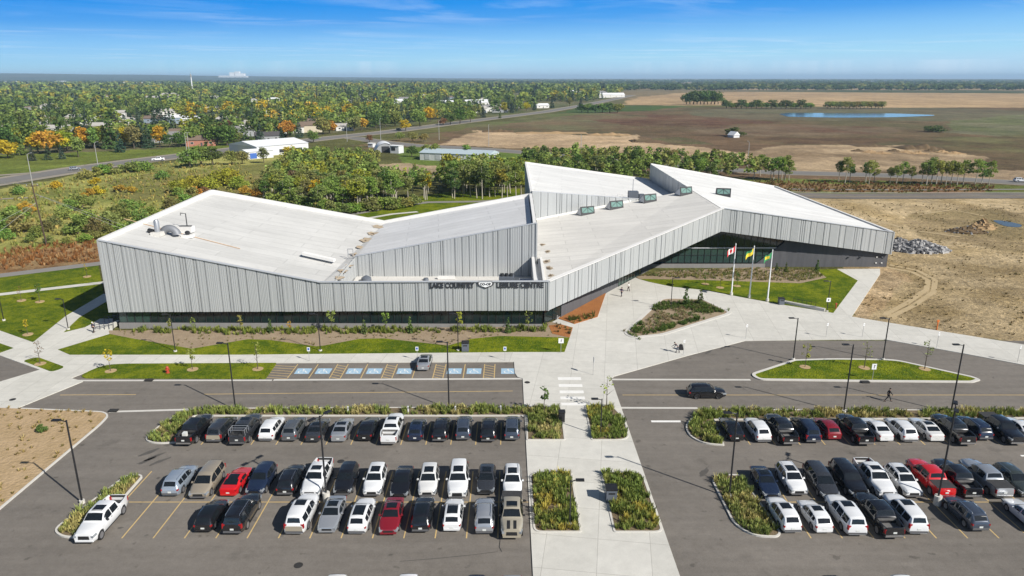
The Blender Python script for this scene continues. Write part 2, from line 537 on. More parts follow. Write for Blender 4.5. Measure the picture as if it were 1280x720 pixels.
# ------------------------------------------------------------------ site surfaces
def asphalt_mat():
    m, nt, N, L, b = nodemat('asphalt')
    pos = N.new('ShaderNodeNewGeometry').outputs['Position']
    def noise(scale, det=5, rough=.6, stretch=None):
        src = pos
        if stretch:
            mp = N.new('ShaderNodeMapping'); mp.inputs['Scale'].default_value = stretch; L.new(pos, mp.inputs['Vector']); src = mp.outputs[0]
        n = N.new('ShaderNodeTexNoise'); n.inputs['Scale'].default_value = scale; n.inputs['Detail'].default_value = det; n.inputs['Roughness'].default_value = rough
        L.new(src, n.inputs['Vector']); return n.outputs['Fac']
    def rng(x, a, b_, lo, hi):
        mr = N.new('ShaderNodeMapRange'); mr.inputs['From Min'].default_value = a; mr.inputs['From Max'].default_value = b_
        mr.inputs['To Min'].default_value = lo; mr.inputs['To Max'].default_value = hi; L.new(x, mr.inputs['Value']); return mr.outputs[0]
    def mul(a, b_):
        mm = N.new('ShaderNodeMath'); mm.operation = 'MULTIPLY'; L.new(a, mm.inputs[0]); L.new(b_, mm.inputs[1]); return mm.outputs[0]
    k = mul(rng(noise(.06), .3, .7, .86, 1.14), rng(noise(.5, stretch=(.12, 1.6, 1)), .3, .7, .90, 1.10))
    k = mul(k, rng(noise(1.1, 7, .7), .3, .7, .90, 1.10))
    k = mul(k, rng(noise(14, 3, .7), .3, .7, .84, 1.16))
    k = mul(k, rng(noise(.28, 3), .62, .74, 1.0, .80))
    k = mul(k, rng(noise(.75, 2), .66, .73, 1.0, .68))
    k = mul(k, rng(noise(.17, 6, .7, (1, 2.2, 1)), .60, .78, 1.0, 1.22))
    vm = N.new('ShaderNodeVectorMath'); vm.operation = 'SCALE'; vm.inputs[0].default_value = (.172, .155, .136)
    L.new(k, vm.inputs['Scale']); L.new(vm.outputs[0], b.inputs['Base Color'])
    b.inputs['Roughness'].default_value = .88; b.inputs['Specular IOR Level'].default_value = .2
    n = noise(40, 3)
    bp = N.new('ShaderNodeBump'); bp.inputs['Distance'].default_value = .01; bp.inputs['Strength'].default_value = .5
    L.new(n, bp.inputs['Height']); L.new(bp.outputs[0], b.inputs['Normal'])
    return m
M_asphalt = asphalt_mat()

def concrete_mat(name, c, joint=3.0, rz=0.0):
    """broom-finished slabs with sawn joints"""
    m, nt, N, L, b = nodemat(name)
    pos = N.new('ShaderNodeNewGeometry').outputs['Position']
    mp = N.new('ShaderNodeMapping'); mp.inputs['Rotation'].default_value = (0, 0, rz); L.new(pos, mp.inputs['Vector'])
    br = N.new('ShaderNodeTexBrick'); br.offset = 0; br.squash = 1
    br.inputs['Scale'].default_value = 1.0; br.inputs['Brick Width'].default_value = joint; br.inputs['Row Height'].default_value = joint
    br.inputs['Mortar Size'].default_value = .022; br.inputs['Mortar Smooth'].default_value = 0.2
    br.inputs['Color1'].default_value = (c[0] * 1.03, c[1] * 1.03, c[2] * 1.03, 1); br.inputs['Color2'].default_value = (c[0] * .95, c[1] * .95, c[2] * .945, 1)
    br.inputs['Mortar'].default_value = (c[0] * .62, c[1] * .61, c[2] * .6, 1)
    L.new(mp.outputs[0], br.inputs['Vector'])
    k = None
    for sc_, lo, hi in ((.09, .92, 1.06), (.8, .93, 1.07), (9, .95, 1.05)):
        n = N.new('ShaderNodeTexNoise'); n.inputs['Scale'].default_value = sc_; n.inputs['Detail'].default_value = 6; n.inputs['Roughness'].default_value = .65
        L.new(pos, n.inputs['Vector'])
        mr = N.new('ShaderNodeMapRange'); mr.inputs['From Min'].default_value = .3; mr.inputs['From Max'].default_value = .7
        mr.inputs['To Min'].default_value = lo; mr.inputs['To Max'].default_value = hi; L.new(n.outputs['Fac'], mr.inputs['Value'])
        if k is None: k = mr.outputs[0]
        else:
            mm = N.new('ShaderNodeMath'); mm.operation = 'MULTIPLY'; L.new(k, mm.inputs[0]); L.new(mr.outputs[0], mm.inputs[1]); k = mm.outputs[0]
    vm = N.new('ShaderNodeVectorMath'); vm.operation = 'SCALE'; L.new(br.outputs['Color'], vm.inputs[0]); L.new(k, vm.inputs['Scale'])
    L.new(vm.outputs[0], b.inputs['Base Color'])
    b.inputs['Roughness'].default_value = .9; b.inputs['Specular IOR Level'].default_value = .2
    return m
M_conc = concrete_mat('concrete_paving', (.565, .55, .50), 3.0)
M_conc2 = concrete_mat('concrete_plaza', (.56, .545, .50), 4.5, radians(8))
M_kerb = mottled('concrete_kerb', (.60, .58, .54), (.50, .48, .44), ((.8, .5), (6, .4)), .9)
M_lawn = mottled('lawn_turf', (.235, .255, .012), (.060, .105, .006), ((.10, .42), (.45, .34), (2.2, .32), (7, .22)), .95, bump=.25, bump_scale=5, spec=.1, con=(.41, .59))
M_yellow = mottled('yellow_line_paint', (.62, .43, .17), (.45, .34, .17), ((1.5, .5), (9, .4)), .8)
M_white = mottled('white_line_paint', (.82, .81, .78), (.66, .65, .62), ((1.2, .5), (8, .4)), .8)
M_blue = mottled('blue_bay_paint', (.30, .46, .60), (.40, .53, .62), ((2, .6),), .8)
M_mulch = mottled('orange_mulch', (.42, .17, .05), (.25, .10, .035), ((.5, .4), (5, .6)), .95, bump=.1, bump_scale=7)
M_mulch2 = mottled('wood_chip_mulch', (.37, .29, .20), (.23, .17, .11), ((.5, .4), (5, .6)), .95, bump=.1, bump_scale=7)
M_bedsoil = mottled('bed_soil', (.13, .10, .06), (.20, .15, .09), ((.7, .5), (5, .5)), .95, bump=.08, bump_scale=7)
M_path = mottled('gravel_path', (.20, .19, .175), (.26, .245, .225), ((.5, .5), (6, .5)), .95)
M_road = mottled('highway_asphalt', (.16, .15, .14), (.21, .20, .185), ((.05, .5), (.6, .5)), .9)
M_shoulder = mottled('gravel_shoulder', (.33, .29, .23), (.26, .23, .18), ((.1, .5), (1, .5)), .95)

# asphalt of the car park and the drive
structure(MB().flat([(-150, 6), (190, 6), (190, 84), (150, 97), (100, 102.6), (-6, 102.6), (-58, 98), (-74, 97), (-105, 104), (-150, 110)], .03), 'parking_lot', M_asphalt)

# paved plaza, sidewalks and the walk through the car park
WALK = [(667.5, 745), (653.3, 474), (647, 472), (643.5, 467), (642.5, 453), (300, 454.6), (300, 444.3), (640, 441), (705.6, 441), (716, 410.5), (690, 403.4), (698, 399), (718, 406), (747, 397), (757, 368), (775, 352),
        (790.6, 346), (799, 349.5), (811, 353), (839, 359), (886, 364), (920, 371), (972, 380.6), (1041.5, 392), (1072, 351.5), (1045.6, 337), (1100, 336.5), (1100, 343), (1064.4, 396.5), (1280, 431.6), (1700, 500),
        (1700, 548), (1280, 457), (1201, 442), (1111, 426), (1105, 425), (1040, 425), (991, 425.6), (931, 426.6), (860, 445), (768, 471), (764, 474), (766, 480), (858, 745)]
structure(MB().prism(GP(WALK), .0, .12), 'pavement', M_conc2)
PATHS_L = [(-60, 405), (0, 414), (41, 428.5), (43, 427.5), (82.5, 395.6), (129.4, 368), (135, 368), (136, 376), (99, 397.5), (79, 416.6), (106, 410), (114, 406), (125, 399), (141, 399), (141, 417.5), (137, 418), (72.5, 438), (87.5, 444.4), (300, 444.3),
           (300, 455), (130, 457), (89, 473.5), (104, 477.5), (22, 511), (-60, 540), (-60, 492), (0, 478), (50, 463), (0, 445), (-60, 431)]
structure(MB().prism(GP(PATHS_L), .0, .12), 'sidewalk', M_conc)

LAWNS = []
def lawn(pts, z=.15, r=0.0, kerb=0.0, px=True):
    P = GP(pts) if px else pts
    P = ccw(P)
    if r: P = rounded(P, r)
    if kerb:
        structure(MB().ring(P, offset(P, kerb), .0, .17), 'kerb', M_kerb)
        P = offset(P, kerb)
    LAWNS.append(P)
    return structure(MB().prism(P, .0, z), 'lawn', M_lawn)

lawn([(-300, 372), (-60, 360), (0, 347), (123, 332), (127, 352), (129.4, 368), (82.5, 395.6), (43, 427.5), (41, 428.5), (0, 414), (-60, 405), (-300, 400)], .08)
lawn([(-20, 432), (0, 430), (17, 436), (0, 442), (-20, 447)], .15)
lawn([(79, 416.6), (99, 397.5), (136, 376), (141, 399), (125, 399), (114, 406), (106, 410)], .08)
lawn([(28, 452), (47, 447.2), (82, 460), (65, 466)], .15, .8)
lawn([(72.5, 438), (137, 418.5), (165, 424), (240, 437), (310, 425), (338, 426), (395, 434), (405, 433), (450, 424.5), (480, 424), (560, 433), (590, 424.5), (625, 421), (712, 423), (705.6, 441), (640, 441), (300, 444.3), (87.5, 444.4)], .15)
lawn([(92, 473.5), (130, 457), (160, 455.6), (346, 454.6), (332, 474.2)], .15, [.3, .3, .1, 1.5, 2.5])
lawn([(799, 349.5), (811, 353), (839, 359), (886, 364), (920, 371), (972, 380.6), (1041.5, 392), (1072, 351.5), (1045.6, 337), (1020, 338), (1033, 348), (1000, 355), (880, 351)], .16)
lawn([(937, 468.5), (992, 450.5), (1040, 449), (1104, 449.8), (1122, 451), (1217, 472), (1226, 476), (1216, 479), (1090, 478), (948, 476)], .15, [2, 1.5, .3, .3, 1.5, 1.5, .6, 1.5, .3, 2], .45)
lawn([(430, 300), (430, 262), (560, 240), (650, 236), (650, 300)], .05)

# thin paths on the turf
m = MB()
m.strip(GP([(-80, 374.5), (0, 368.6), (128, 353.8), (150, 351)]), 1.9, .095)
m.strip(GP([(455, 274), (490, 268), (522, 265)]), 1.9, .1)
structure(m, 'path', M_conc)
m = MB()
m.strip(GP([(-200, 360), (-40, 349), (0, 345), (123, 330), (165, 323)]), 3.6, .10)
m.strip(GP([(330, 292), (440, 268), (496, 257.5), (535, 253), (600, 252), (660, 248)]), 3.2, .07)
structure(m, 'path', M_path)

# mulched beds along the facade and the entrance
structure(MB().prism(GP([(137, 418.5), (165, 424), (240, 437), (310, 425), (338, 426), (395, 434), (405, 433), (450, 424.5), (480, 424), (560, 433), (590, 424.5), (625, 421), (712, 423), (716, 410.5), (690, 403.4), (684, 404), (683, 409), (136, 414)]), .0, .13), 'planting_bed_soil', M_mulch2)
structure(MB().prism(GP([(698, 399.3), (717.5, 382), (735, 368), (757, 366), (757, 368), (747, 397), (718, 406)]), .0, .2), 'mulch_bed', M_mulch)
structure(MB().prism(GP([(712, 423), (716, 410.5), (700, 406), (686, 408), (690, 418)]), .0, .16), 'mulch_bed', M_mulch)
structure(MB().prism(GP([(795, 347), (830, 339.5), (944, 335), (1020, 338), (1033, 348), (1000, 355), (880, 351), (799, 349.5)]), .0, .17), 'planting_bed_soil', M_mulch2)

# planted islands: kerb, soil
BEDS = []
def island(pts, r, name='bed_soil', kw=.18, soil=None, z=.14):
    P = rounded(ccw(GP(pts)), r)
    P = ccw(P)
    structure(MB().ring(P, offset(P, kw), .0, .18), 'kerb', M_kerb)
    Q = offset(P, kw)
    structure(MB().prism(Q, .0, z), name, soil or M_bedsoil)
    BEDS.append(Q)
    return Q
# the long rows in front of the drive
B_left = island([(179, 551), (194, 556), (221, 554.5), (243, 521), (658, 521), (658, 551.5), (707, 551.5), (702, 509.5), (240, 511.5), (206, 527)], [1.2, 1, .3, .3, .2, .2, .3, .6, 1.0, 1.5])
B_mid = island([(730.5, 508), (765, 508), (781, 524), (788, 551.5), (739, 551.5)], [.3, 1.5, 2, .3, .3])
B_right = island([(855, 533), (862, 547), (880, 556), (905.6, 558), (893, 526), (1280, 524), (1750, 524), (1750, 513), (1280, 513.5), (875, 513)], [1.5, 1.5, 1.5, .2, .3, 0, 0, 0, 0, 1.5])
B_wl = island([(661.7, 591.7), (715, 591.7), (727.5, 667), (667, 667)], [.8, .3, .3, 1.0])
B_wr = island([(750.5, 591.7), (803, 591.7), (829.5, 667), (767, 667)], [.3, .8, .8, .3])
B_ll = island([(65.5, 664), (77, 673.5), (111, 673.5), (179, 597), (176, 594.5), (158, 595)], [1.5, 1.5, .4, .5, .5, 1.5])
B_lr = island([(889, 601), (897, 594.5), (925, 594.5), (933, 604), (976.4, 668), (972, 673), (942, 672), (917, 657)], [1, 1, .5, .3, .5, .5, 1.5, 2])
B_plaza = island([(778, 417), (826, 372.5), (880, 374), (915, 391), (912, 394), (830, 420), (790, 424)], [2.5, 1, 2, 1, 1, 2, 2.5], kw=.7, soil=M_mulch2)

# bare corner on the left
P = ccw(rounded(GP([(-420, 505), (0, 510), (130, 515.5), (137, 520), (127, 531), (0, 638), (-300, 900)]), [0, 0, 1.2, 1.2, 1.2, 0, 0]))
structure(MB().ring(P, offset(P, .2), .0, .17), 'kerb', M_kerb)
M_dirt = mottled('dry_dirt', (.47, .34, .205), (.31, .22, .11), ((.35, .5), (2.2, .45)), .95, bump=.15, bump_scale=3)
DIRT_L = offset(P, .2)
structure(MB().prism(DIRT_L, .0, .135), 'bare_earth', M_dirt)

# concrete pans across the drive
m = MB()
m.strip(GP([(342, 475.2), (654, 473.6)]), .5, .036)
m.strip(GP([(765, 474.6), (938, 475)]), .5, .036)
m.strip(GP([(770, 510), (872, 510.4)]), .45, .036)
m.strip(GP([(137, 515), (242, 512)]), .45, .036)
m.strip(GP([(90, 476), (340, 475.6)]), .45, .036)
structure(m, 'gutter', M_kerb)
# parking bays
X0 = -1.25
def bay_lines(ks, ya, yb):
    mb = MB()
    for k in ks:
        x = X0 + 2.75 * k
        mb.strip([(x, ya), (x, yb)], .11, .034)
    return mb
m = bay_lines(range(-13, 1), 70.3, 75.6)
for k in range(-13, 1):
    x = X0 + 2.75 * k; m.strip([(x, 53.7), (x, 64.8)], .11, .034)
m.strip([(X0 - 13 * 2.75, 59.25), (1.6, 59.25)], .11, .038)
for k in range(10, 32):
    x = X0 + 2.75 * k; m.strip([(x, 53.7), (x, 64.8)], .11, .034); m.strip([(x, 70.3), (x, 75.6)], .11, .034)
m.strip([(X0 + 27.5, 59.25), (X0 + 31 * 2.75, 59.25)], .11, .038)
for k in list(range(-13, 1)) + list(range(10, 32)):
    x = X0 + 2.75 * k; m.strip([(x, 42.2), (x, 47.8)], .11, .034)
# centre lines of the drive
m.strip(GP([(75, 494), (170, 493.5)]), .13, .034)
m.strip(GP([(255, 493), (641, 489)]), .13, .034)
m.strip(GP([(778, 494), (1700, 494)]), .13, .034)
# stalls by the sidewalk: hatched aisles between accessible bays
yt, yb = 90.0, 95.6
def bx(u, v): return G(u, v)[0]
for u in (386, 416.5, 431.5, 455, 482, 494.5, 519, 553.5, 566, 580.5, 605, 618):
    pass
stalls = [(371, 360.5), (397, 386.5), (421.5, 412.5), (434, 426.5), (459, 451.5), (483.5, 477.5), (496, 490.5), (521, 515), (545, 541), (557, 554), (581.5, 578.8), (606, 604), (619, 617.5)]
xs = [(bx(a, 455.5), bx(b, 473.3)) for a, b in stalls]
YT, YB = G(640, 455.5)[1], G(640, 473.3)[1]
for a, b in xs:
    x = (a + b) / 2
    m.strip([(x, YT), (x, YB)], .12, .034)
def hatch(xa, xb, n=6):
    for k in range(n):
        y = YB + (YT - YB) * (k + .25) / n
        m.strip([(xa + .06, y + .3), (xb - .06, y - .3)], .11, .034)
xm = [(a + b) / 2 for a, b in xs]
hatch(xm[0] - 4.0, xm[0], 6)
for i in (2, 5, 8, 11): hatch(xm[i], xm[i + 1])
structure(m, 'road_marking', M_yellow)
# blue panels with the white wheelchair figure
mb_b, mb_w = MB(), MB()
def isa(x, y):
    mb_b.box((x, y, .036), (2.0, 1.9, .004))
    z = .0405
    def seg(pts, w=.14): mb_w.strip([(x + a, y + b) for a, b in pts], w, z)
    mb_w.flat([(x - .05 + .14 * cos(t * pi / 5), y + .62 + .14 * sin(t * pi / 5)) for t in range(10)], z)
    seg([(-.05, .45), (-.02, -.05), (.38, -.05), (.55, -.5), (.7, -.45)])
    seg([(-.04, .25), (.3, .25)], .1)
    seg([(-.15 + .42 * cos(t), -.28 + .42 * sin(t)) for t in [radians(d) for d in range(110, 340, 23)]], .12)
for i, j in ((0, 1), (1, 2), (3, 4), (4, 5), (6, 7), (9, 10), (10, 11)):
    isa((xm[i] + xm[j]) / 2, (YT + YB) / 2)
isa(xm[12] + 1.9, (YT + YB) / 2)
structure(mb_b, 'road_marking', M_blue)
structure(mb_w, 'road_marking', M_white)
# crosswalk and stop bars
m = MB()
for v0, v1 in ((472.6, 476.0), (481.2, 484.6), (489.2, 492.6), (496.8, 500.2), (504.4, 507.8)):
    x0 = 697 + (v0 - 472) * .13; x1 = 726.5 + (v0 - 472) * .2
    a, b = G(x0, v0), G(x1, v1)
    m.prism([(a[0], b[1]), (b[0], b[1]), (b[0], a[1]), (a[0], a[1])], .118, .1245)
m.strip(GP([(814, 527), (851, 527)]), .45, .034)
m.strip(GP([(1276, 570), (1330, 570)]), .3, .034)
structure(m, 'road_marking', M_white)
# old drips and tyre scuffs
m = MB(); srng = random.Random(8)
def stain(x, y, rx, ry, rot=0.0):
    pts = []
    for k in range(12):
        t = 2 * pi * k / 12; q = srng.uniform(.55, 1.1); dx, dy = q * rx * cos(t), q * ry * sin(t)
        pts.append((x + dx * cos(rot) - dy * sin(rot), y + dx * sin(rot) + dy * cos(rot)))
    m.flat(pts, .0325)
for k in list(range(-13, 0)) + list(range(10, 26)):
    for yy in (56.3, 62.3, 72.6):
        if srng.random() < .55: stain(X0 + 2.75 * (k + .5) + srng.uniform(-.5, .5), yy + srng.uniform(-1.5, 1.5), srng.uniform(.12, .4), srng.uniform(.2, .6))
for u, v in ((186, 566), (193, 571), (200, 577), (184, 576), (905, 434), (886, 440), (560, 648), (880, 590)):
    x, y = G(u, v); stain(x, y, .35, 1.3, -.7)
structure(m, 'oil_stain', mottled('oil_stain', (.085, .078, .07), (.12, .11, .10), ((2, .6),), .7))
# tar-sealed cracks and manhole covers
m = MB()
M_tar = simple('tar_seal', (.02, .02, .02), .5)
m.strip(GP([(624, 667), (625, 676), (624, 684), (627, 690)]), .07, .0335)
m.strip(GP([(500, 702), (540, 699), (590, 694), (622, 690)]), .04, .0335)
structure(m, 'road_marking', M_tar)
def manhole(u, v, label, z=.03, r=.38, nm='manhole_cover', cat='manhole cover'):
    x, y = G(u, v)
    o = MB().prism([(r * cos(t * pi / 8), r * sin(t * pi / 8)) for t in range(16)], 0, .012).build(nm, simple('cast_iron', (.03, .028, .026), .7))
    o.location = (x, y, z); tag(o, label, cat)
manhole(373, 707, 'round black manhole cover on the asphalt in the foreground aisle')
manhole(426, 577, 'round black manhole cover on the aisle behind the first row of cars')
manhole(659, 479, 'dark drain cover in the concrete beside the crosswalk', .12)
manhole(16, 500.5, 'dark drain cover on the concrete apron by the bare corner', .12)
def drain(u, v, label):
    x, y = G(u, v)
    t = thing('storm_drain', label, 'drain', (x, y, .0))
    MB().box((0, 0, .075), (.95, .5, .15)).build('inlet_throat', simple('drain_black', (.012, .012, .012), .8), t)
    MB().box((0, .05, .19), (1.1, .62, .05)).build('inlet_hood', simple('cast_iron', (.03, .028, .026), .7), t)
drain(186.5, 476.3, 'cast iron storm drain in the kerb of the drive below the fire hydrant')
drain(1081.5, 478.6, 'cast iron storm drain in the lower kerb of the grass island')
drain(142, 514.5, 'cast iron storm drain at the corner of the bare earth')

# roads further away
def road(name, pts, w, sh, z, mat_=None):
    if sh:
        structure(MB().strip(GP(pts), w + 2 * sh, z), 'road_shoulder', M_shoulder)
    structure(MB().strip(GP(pts), w, z + .06), name, mat_ or M_road)
road('road', [(-500, 296), (-200, 254), (-60, 236), (0, 227), (60, 217.6), (120, 208.3), (180, 200.5), (240, 193.2), (300, 186), (360, 178.5), (420, 171.5), (480, 165.5), (530, 159), (600, 150), (680, 140), (730, 131.5), (765, 124.5), (790, 119)], 13, 4.5, .10)
road('road', [(440, 172), (480, 178), (520, 182), (560, 184), (611, 187), (690, 193.5), (790, 203.5), (870, 210), (960, 215.5), (1040, 217.5), (1130, 220), (1280, 229), (1600, 250)], 11, 2.0, .06)
road('road', [(930, 241), (1000, 244.5), (1060, 245.6), (1280, 244.8), (1700, 243)], 11.5, 0, .06, M_asphalt)
m = MB()
m.strip(GP([(960, 238.5), (1000, 240.2), (1060, 241.0), (1280, 240.6), (1700, 239)]), .5, .06)
structure(m, 'kerb', M_kerb)
structure(MB().strip(GP([(960, 236), (1050, 237.2), (1150, 237.6), (1280, 236.8), (1600, 236)]), 2.2, .08), 'path', M_path)
structure(MB().strip(GP([(-200, 250), (-60, 249.5), (0, 249), (52, 246.5)]), 2.5, .08), 'path', M_shoulder)
structure(MB().strip(GP([(-300, 224), (-60, 221), (0, 219.6), (50, 216)]), 5, .2), 'path', M_shoulder)
m = MB()
for pts in ([(1000, 244.9), (1060, 246.0), (1280, 245.2)],):
    m.strip(GP(pts), .25, .128)
structure(m, 'road_marking', M_yellow)
m = MB()
for pts in ([(1108, 334), (1140, 340), (1160, 350), (1158, 362), (1135, 378), (1105, 394)], [(1112, 331), (1147, 338), (1169, 350), (1167, 365), (1142, 382), (1112, 397)], [(1030, 256), (1080, 270), (1135, 287), (1200, 296)], [(1150, 268), (1190, 262), (1230, 270)]):
    m.strip(GP(pts), 1.0, .012)
structure(m, 'dirt_track', mottled('packed_earth', (.50, .39, .235), (.37, .28, .15), ((.4, .5), (2.5, .5)), .95))
# water
M_water = simple('pond_water', (.07, .09, .11), .10, 0, .5)
mp = M_water.node_tree
n = mp.nodes.new('ShaderNodeTexNoise'); n.inputs['Scale'].default_value = .4
bp = mp.nodes.new('ShaderNodeBump'); bp.inputs['Distance'].default_value = .012
gp = mp.nodes.new('ShaderNodeNewGeometry')
mp.links.new(gp.outputs['Position'], n.inputs['Vector']); mp.links.new(n.outputs['Fac'], bp.inputs['Height']); mp.links.new(bp.outputs[0], mp.nodes['Principled BSDF'].inputs['Normal'])
structure(MB().flat(rounded(GP([(974, 142.6), (985, 141.0), (1040, 141.5), (1120, 142.0), (1168, 143.8), (1168, 144.8), (1120, 146.6), (1050, 147.2), (984, 146.0)]), 8), .15), 'water', M_water)
structure(MB().flat(rounded(GP([(1240, 275), (1258, 276.5), (1278, 281), (1276, 284.5), (1258, 283.5), (1246, 279)]), 2), .06), 'water', M_water)
# ------------------------------------------------------------------ the leisure centre
BO = (5.0, 125.0, 0.0)
bld = thing('leisure_centre', 'large leisure centre with folded white roofs and ribbed grey metal cladding over dark glazing', 'building', BO)
M_clad = mottled('metal_cladding', (.475, .49, .495), (.41, .425, .43), ((.25, .5), (1.6, .4)), .42, spec=.5, stretch=(1, 1, .08), metal=.25)
M_coping = simple('coping_metal', (.50, .52, .55), .45, .2)
M_white_cop = mottled('white_parapet', (.74, .73, .71), (.66, .65, .63), ((.4, .6), (3, .4)), .8)
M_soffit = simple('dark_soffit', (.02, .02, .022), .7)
M_glass = simple('dark_glazing', (.012, .022, .022), .06, 0, .6)
M_glass_g = simple('green_glazing', (.03, .06, .052), .08, 0, .6)
M_frame = simple('dark_mullion', (.025, .026, .028), .5)
M_plinth = mottled('concrete_plinth', (.27, .26, .25), (.20, .195, .19), ((.6, .5), (4, .4)), .85, stretch=(1, 1, .3))
M_darkpanel = mottled('dark_wall_panel', (.105, .105, .112), (.075, .075, .082), ((.5, .4), (2.0, .6)), .7, stretch=(1, 1, .12))
M_steel = simple('galvanised_steel', (.42, .43, .45), .4, .6)
M_unit = simple('grey_unit_paint', (.105, .12, .145), .55)

def roof_mat(name, c, ang):
    """welded membrane: long sheets of slightly different white, seams, grime in patches"""
    m, nt, N, L, b = nodemat(name)
    pos = N.new('ShaderNodeNewGeometry').outputs['Position']
    mp = N.new('ShaderNodeMapping'); mp.inputs['Rotation'].default_value = (0, 0, ang); L.new(pos, mp.inputs['Vector'])
    br = N.new('ShaderNodeTexBrick'); br.offset = .37; br.squash = 1
    br.inputs['Scale'].default_value = 1; br.inputs['Brick Width'].default_value = 16; br.inputs['Row Height'].default_value = 2.6
    br.inputs['Mortar Size'].default_value = .05
    br.inputs['Color1'].default_value = (c[0], c[1], c[2], 1); br.inputs['Color2'].default_value = (c[0] * .91, c[1] * .91, c[2] * .91, 1)
    br.inputs['Mortar'].default_value = (c[0] * .70, c[1] * .70, c[2] * .70, 1)
    L.new(mp.outputs[0], br.inputs['Vector'])
    k = None
    for sc_, lo, hi, st in ((.12, .93, 1.05, None), (.5, .94, 1.05, (.08, 1.2, 1)), (1.5, .96, 1.03, None)):
        src = mp.outputs[0]
        if st:
            m2 = N.new('ShaderNodeMapping'); m2.inputs['Scale'].default_value = st; L.new(src, m2.inputs['Vector']); src = m2.outputs[0]
        n = N.new('ShaderNodeTexNoise'); n.inputs['Scale'].default_value = sc_; n.inputs['Detail'].default_value = 6; n.inputs['Roughness'].default_value = .65
        L.new(src, n.inputs['Vector'])
        mr = N.new('ShaderNodeMapRange'); mr.inputs['From Min'].default_value = .3; mr.inputs['From Max'].default_value = .7
        mr.inputs['To Min'].default_value = lo; mr.inputs['To Max'].default_value = hi; L.new(n.outputs['Fac'], mr.inputs['Value'])
        if k is None: k = mr.outputs[0]
        else:
            mm = N.new('ShaderNodeMath'); mm.operation = 'MULTIPLY'; L.new(k, mm.inputs[0]); L.new(mr.outputs[0], mm.inputs[1]); k = mm.outputs[0]
    vm = N.new('ShaderNodeVectorMath'); vm.operation = 'SCALE'; L.new(br.outputs['Color'], vm.inputs[0]); L.new(k, vm.inputs['Scale'])
    L.new(vm.outputs[0], b.inputs['Base Color'])
    b.inputs['Roughness'].default_value = .75; b.inputs['Specular IOR Level'].default_value = .25
    return m
M_roof = roof_mat('white_roof_membrane', (.575, .57, .55), 0)
M_roofb = roof_mat('bright_roof_membrane', (.74, .735, .715), radians(4))
M_roofg = roof_mat('grey_white_roof_membrane', (.66, .66, .66), radians(-6))
M_roofc = roof_mat('cream_roof_membrane', (.67, .65, .61), 0)
M_grime = mottled('ponding_grime', (.30, .22, .13), (.50, .43, .34), ((.9, .5), (4, .5)), .9)
M_grime_d = mottled('dark_silt', (.06, .045, .03), (.16, .11, .07), ((.9, .5), (4, .5)), .9)

crng = random.Random(11)
def cladding(p0, p1, zb0, zb1, zts, name='cladding', t_from=0.0):
    """ribbed metal wall from p0 to p1 (outside on the right hand); zts = [(t, ztop)...]"""
    p0, p1 = Vector(p0), Vector(p1)
    d = p1 - p0; Ln = d.length; d.normalize(); nrm = Vector((d.y, -d.x))
    prof = [(0.0, 0.0)]
    s = 0.0; base = 0.0
    while s < Ln - .3:
        w = min(crng.choice((.42, .85, 1.25, 1.25, 1.7, 2.1)), Ln - s)
        if Ln - s - w < .4: w = Ln - s
        base = crng.choice((.0, .0, .03, .06))
        e = s + w
        prof.append((s + .03, base)); x = s + .03
        pitch = crng.choice((.24, .30, .30, .42, .60)); dep_ = crng.uniform(.018, .038); fl = crng.uniform(.03, .07)
        n = int((w - .2) / pitch)
        for k in range(n):
            a = s + .1 + k * pitch
            prof += [(a, base), (a + fl, base + dep_), (a + pitch * .55, base + dep_), (a + pitch * .55 + fl * .6, base)]
        prof.append((e - .10, base)); prof.append((e - .08, -.13)); prof.append((e - .015, -.13))
        s = e
    prof[-1] = (Ln, prof[-1][1]); prof[-2] = (Ln - .05, prof[-2][1])
    # breakpoints of the top line
    def zt(t):
        for (a, za), (b, zb_) in zip(zts, zts[1:]):
            if t <= b: return za + (zb_ - za) * (t - a) / (b - a)
        return zts[-1][1]
    for t, z in zts[1:-1]:
        prof.append((t * Ln, 0.0))
    prof.sort(key=lambda q: q[0])
    mb = MB(); vs = []; n = len(prof)
    for s_, dep in prof:
        t = s_ / Ln
        q = p0 + d * s_ + nrm * dep
        vs.append((q.x, q.y, zb0 + (zb1 - zb0) * t))
    for s_, dep in prof:
        t = s_ / Ln
        q = p0 + d * s_ + nrm * dep
        vs.append((q.x, q.y, zt(t)))
    mb.add(vs, [(i, i + 1, n + i + 1, n + i) for i in range(n - 1)])
    return mb.build(name, M_clad, bld, BO)

def part(mb, name, mat_, parent=bld, smooth=None):
    return mb.build(name, mat_, parent, BO if parent is bld else (0, 0, 0), smooth)

Lp, Ap, Bp, Cp = (-64.0, 107.6), (5.8, 108.4), (43.1, 144.0), (80.0, 146.4)
Vx = -30.3
Hp, Ip, Jp = (80.0, 216.0), (41.6, 216.0), (3.9, 216.0)
Dp, Ep, Fp = (-64.0, 151.0), (-27.6, 151.0), (4.2, 151.0)
Sp, Rp = (4.3, 150.6), (42.5, 168.5)
tv = (Vx + 64.0) / 69.8
cladding(Lp, Ap, 3.0, 3.0, [(0, 14.7), (tv, 7.85), (1, 7.85)])
cladding(Ap, Bp, 3.0, 8.4, [(0, 7.85), (1, 13.2)])
cladding(Bp, Cp, 8.4, 2.95, [(0, 13.2), (1, 7.75)])
cladding(Cp, Hp, 2.95, 2.5, [(0, 7.75), (1, 7.15)])
cladding(Hp, Ip, 2.5, 2.5, [(0, 7.15), (1, 13.95)])
cladding(Ip, Jp, 2.5, 2.5, [(0, 9.2), (1, 14.4)])
cladding(Jp, (3.9, 150.6), 2.5, 2.5, [(0, 14.4), (1, 15.6)])
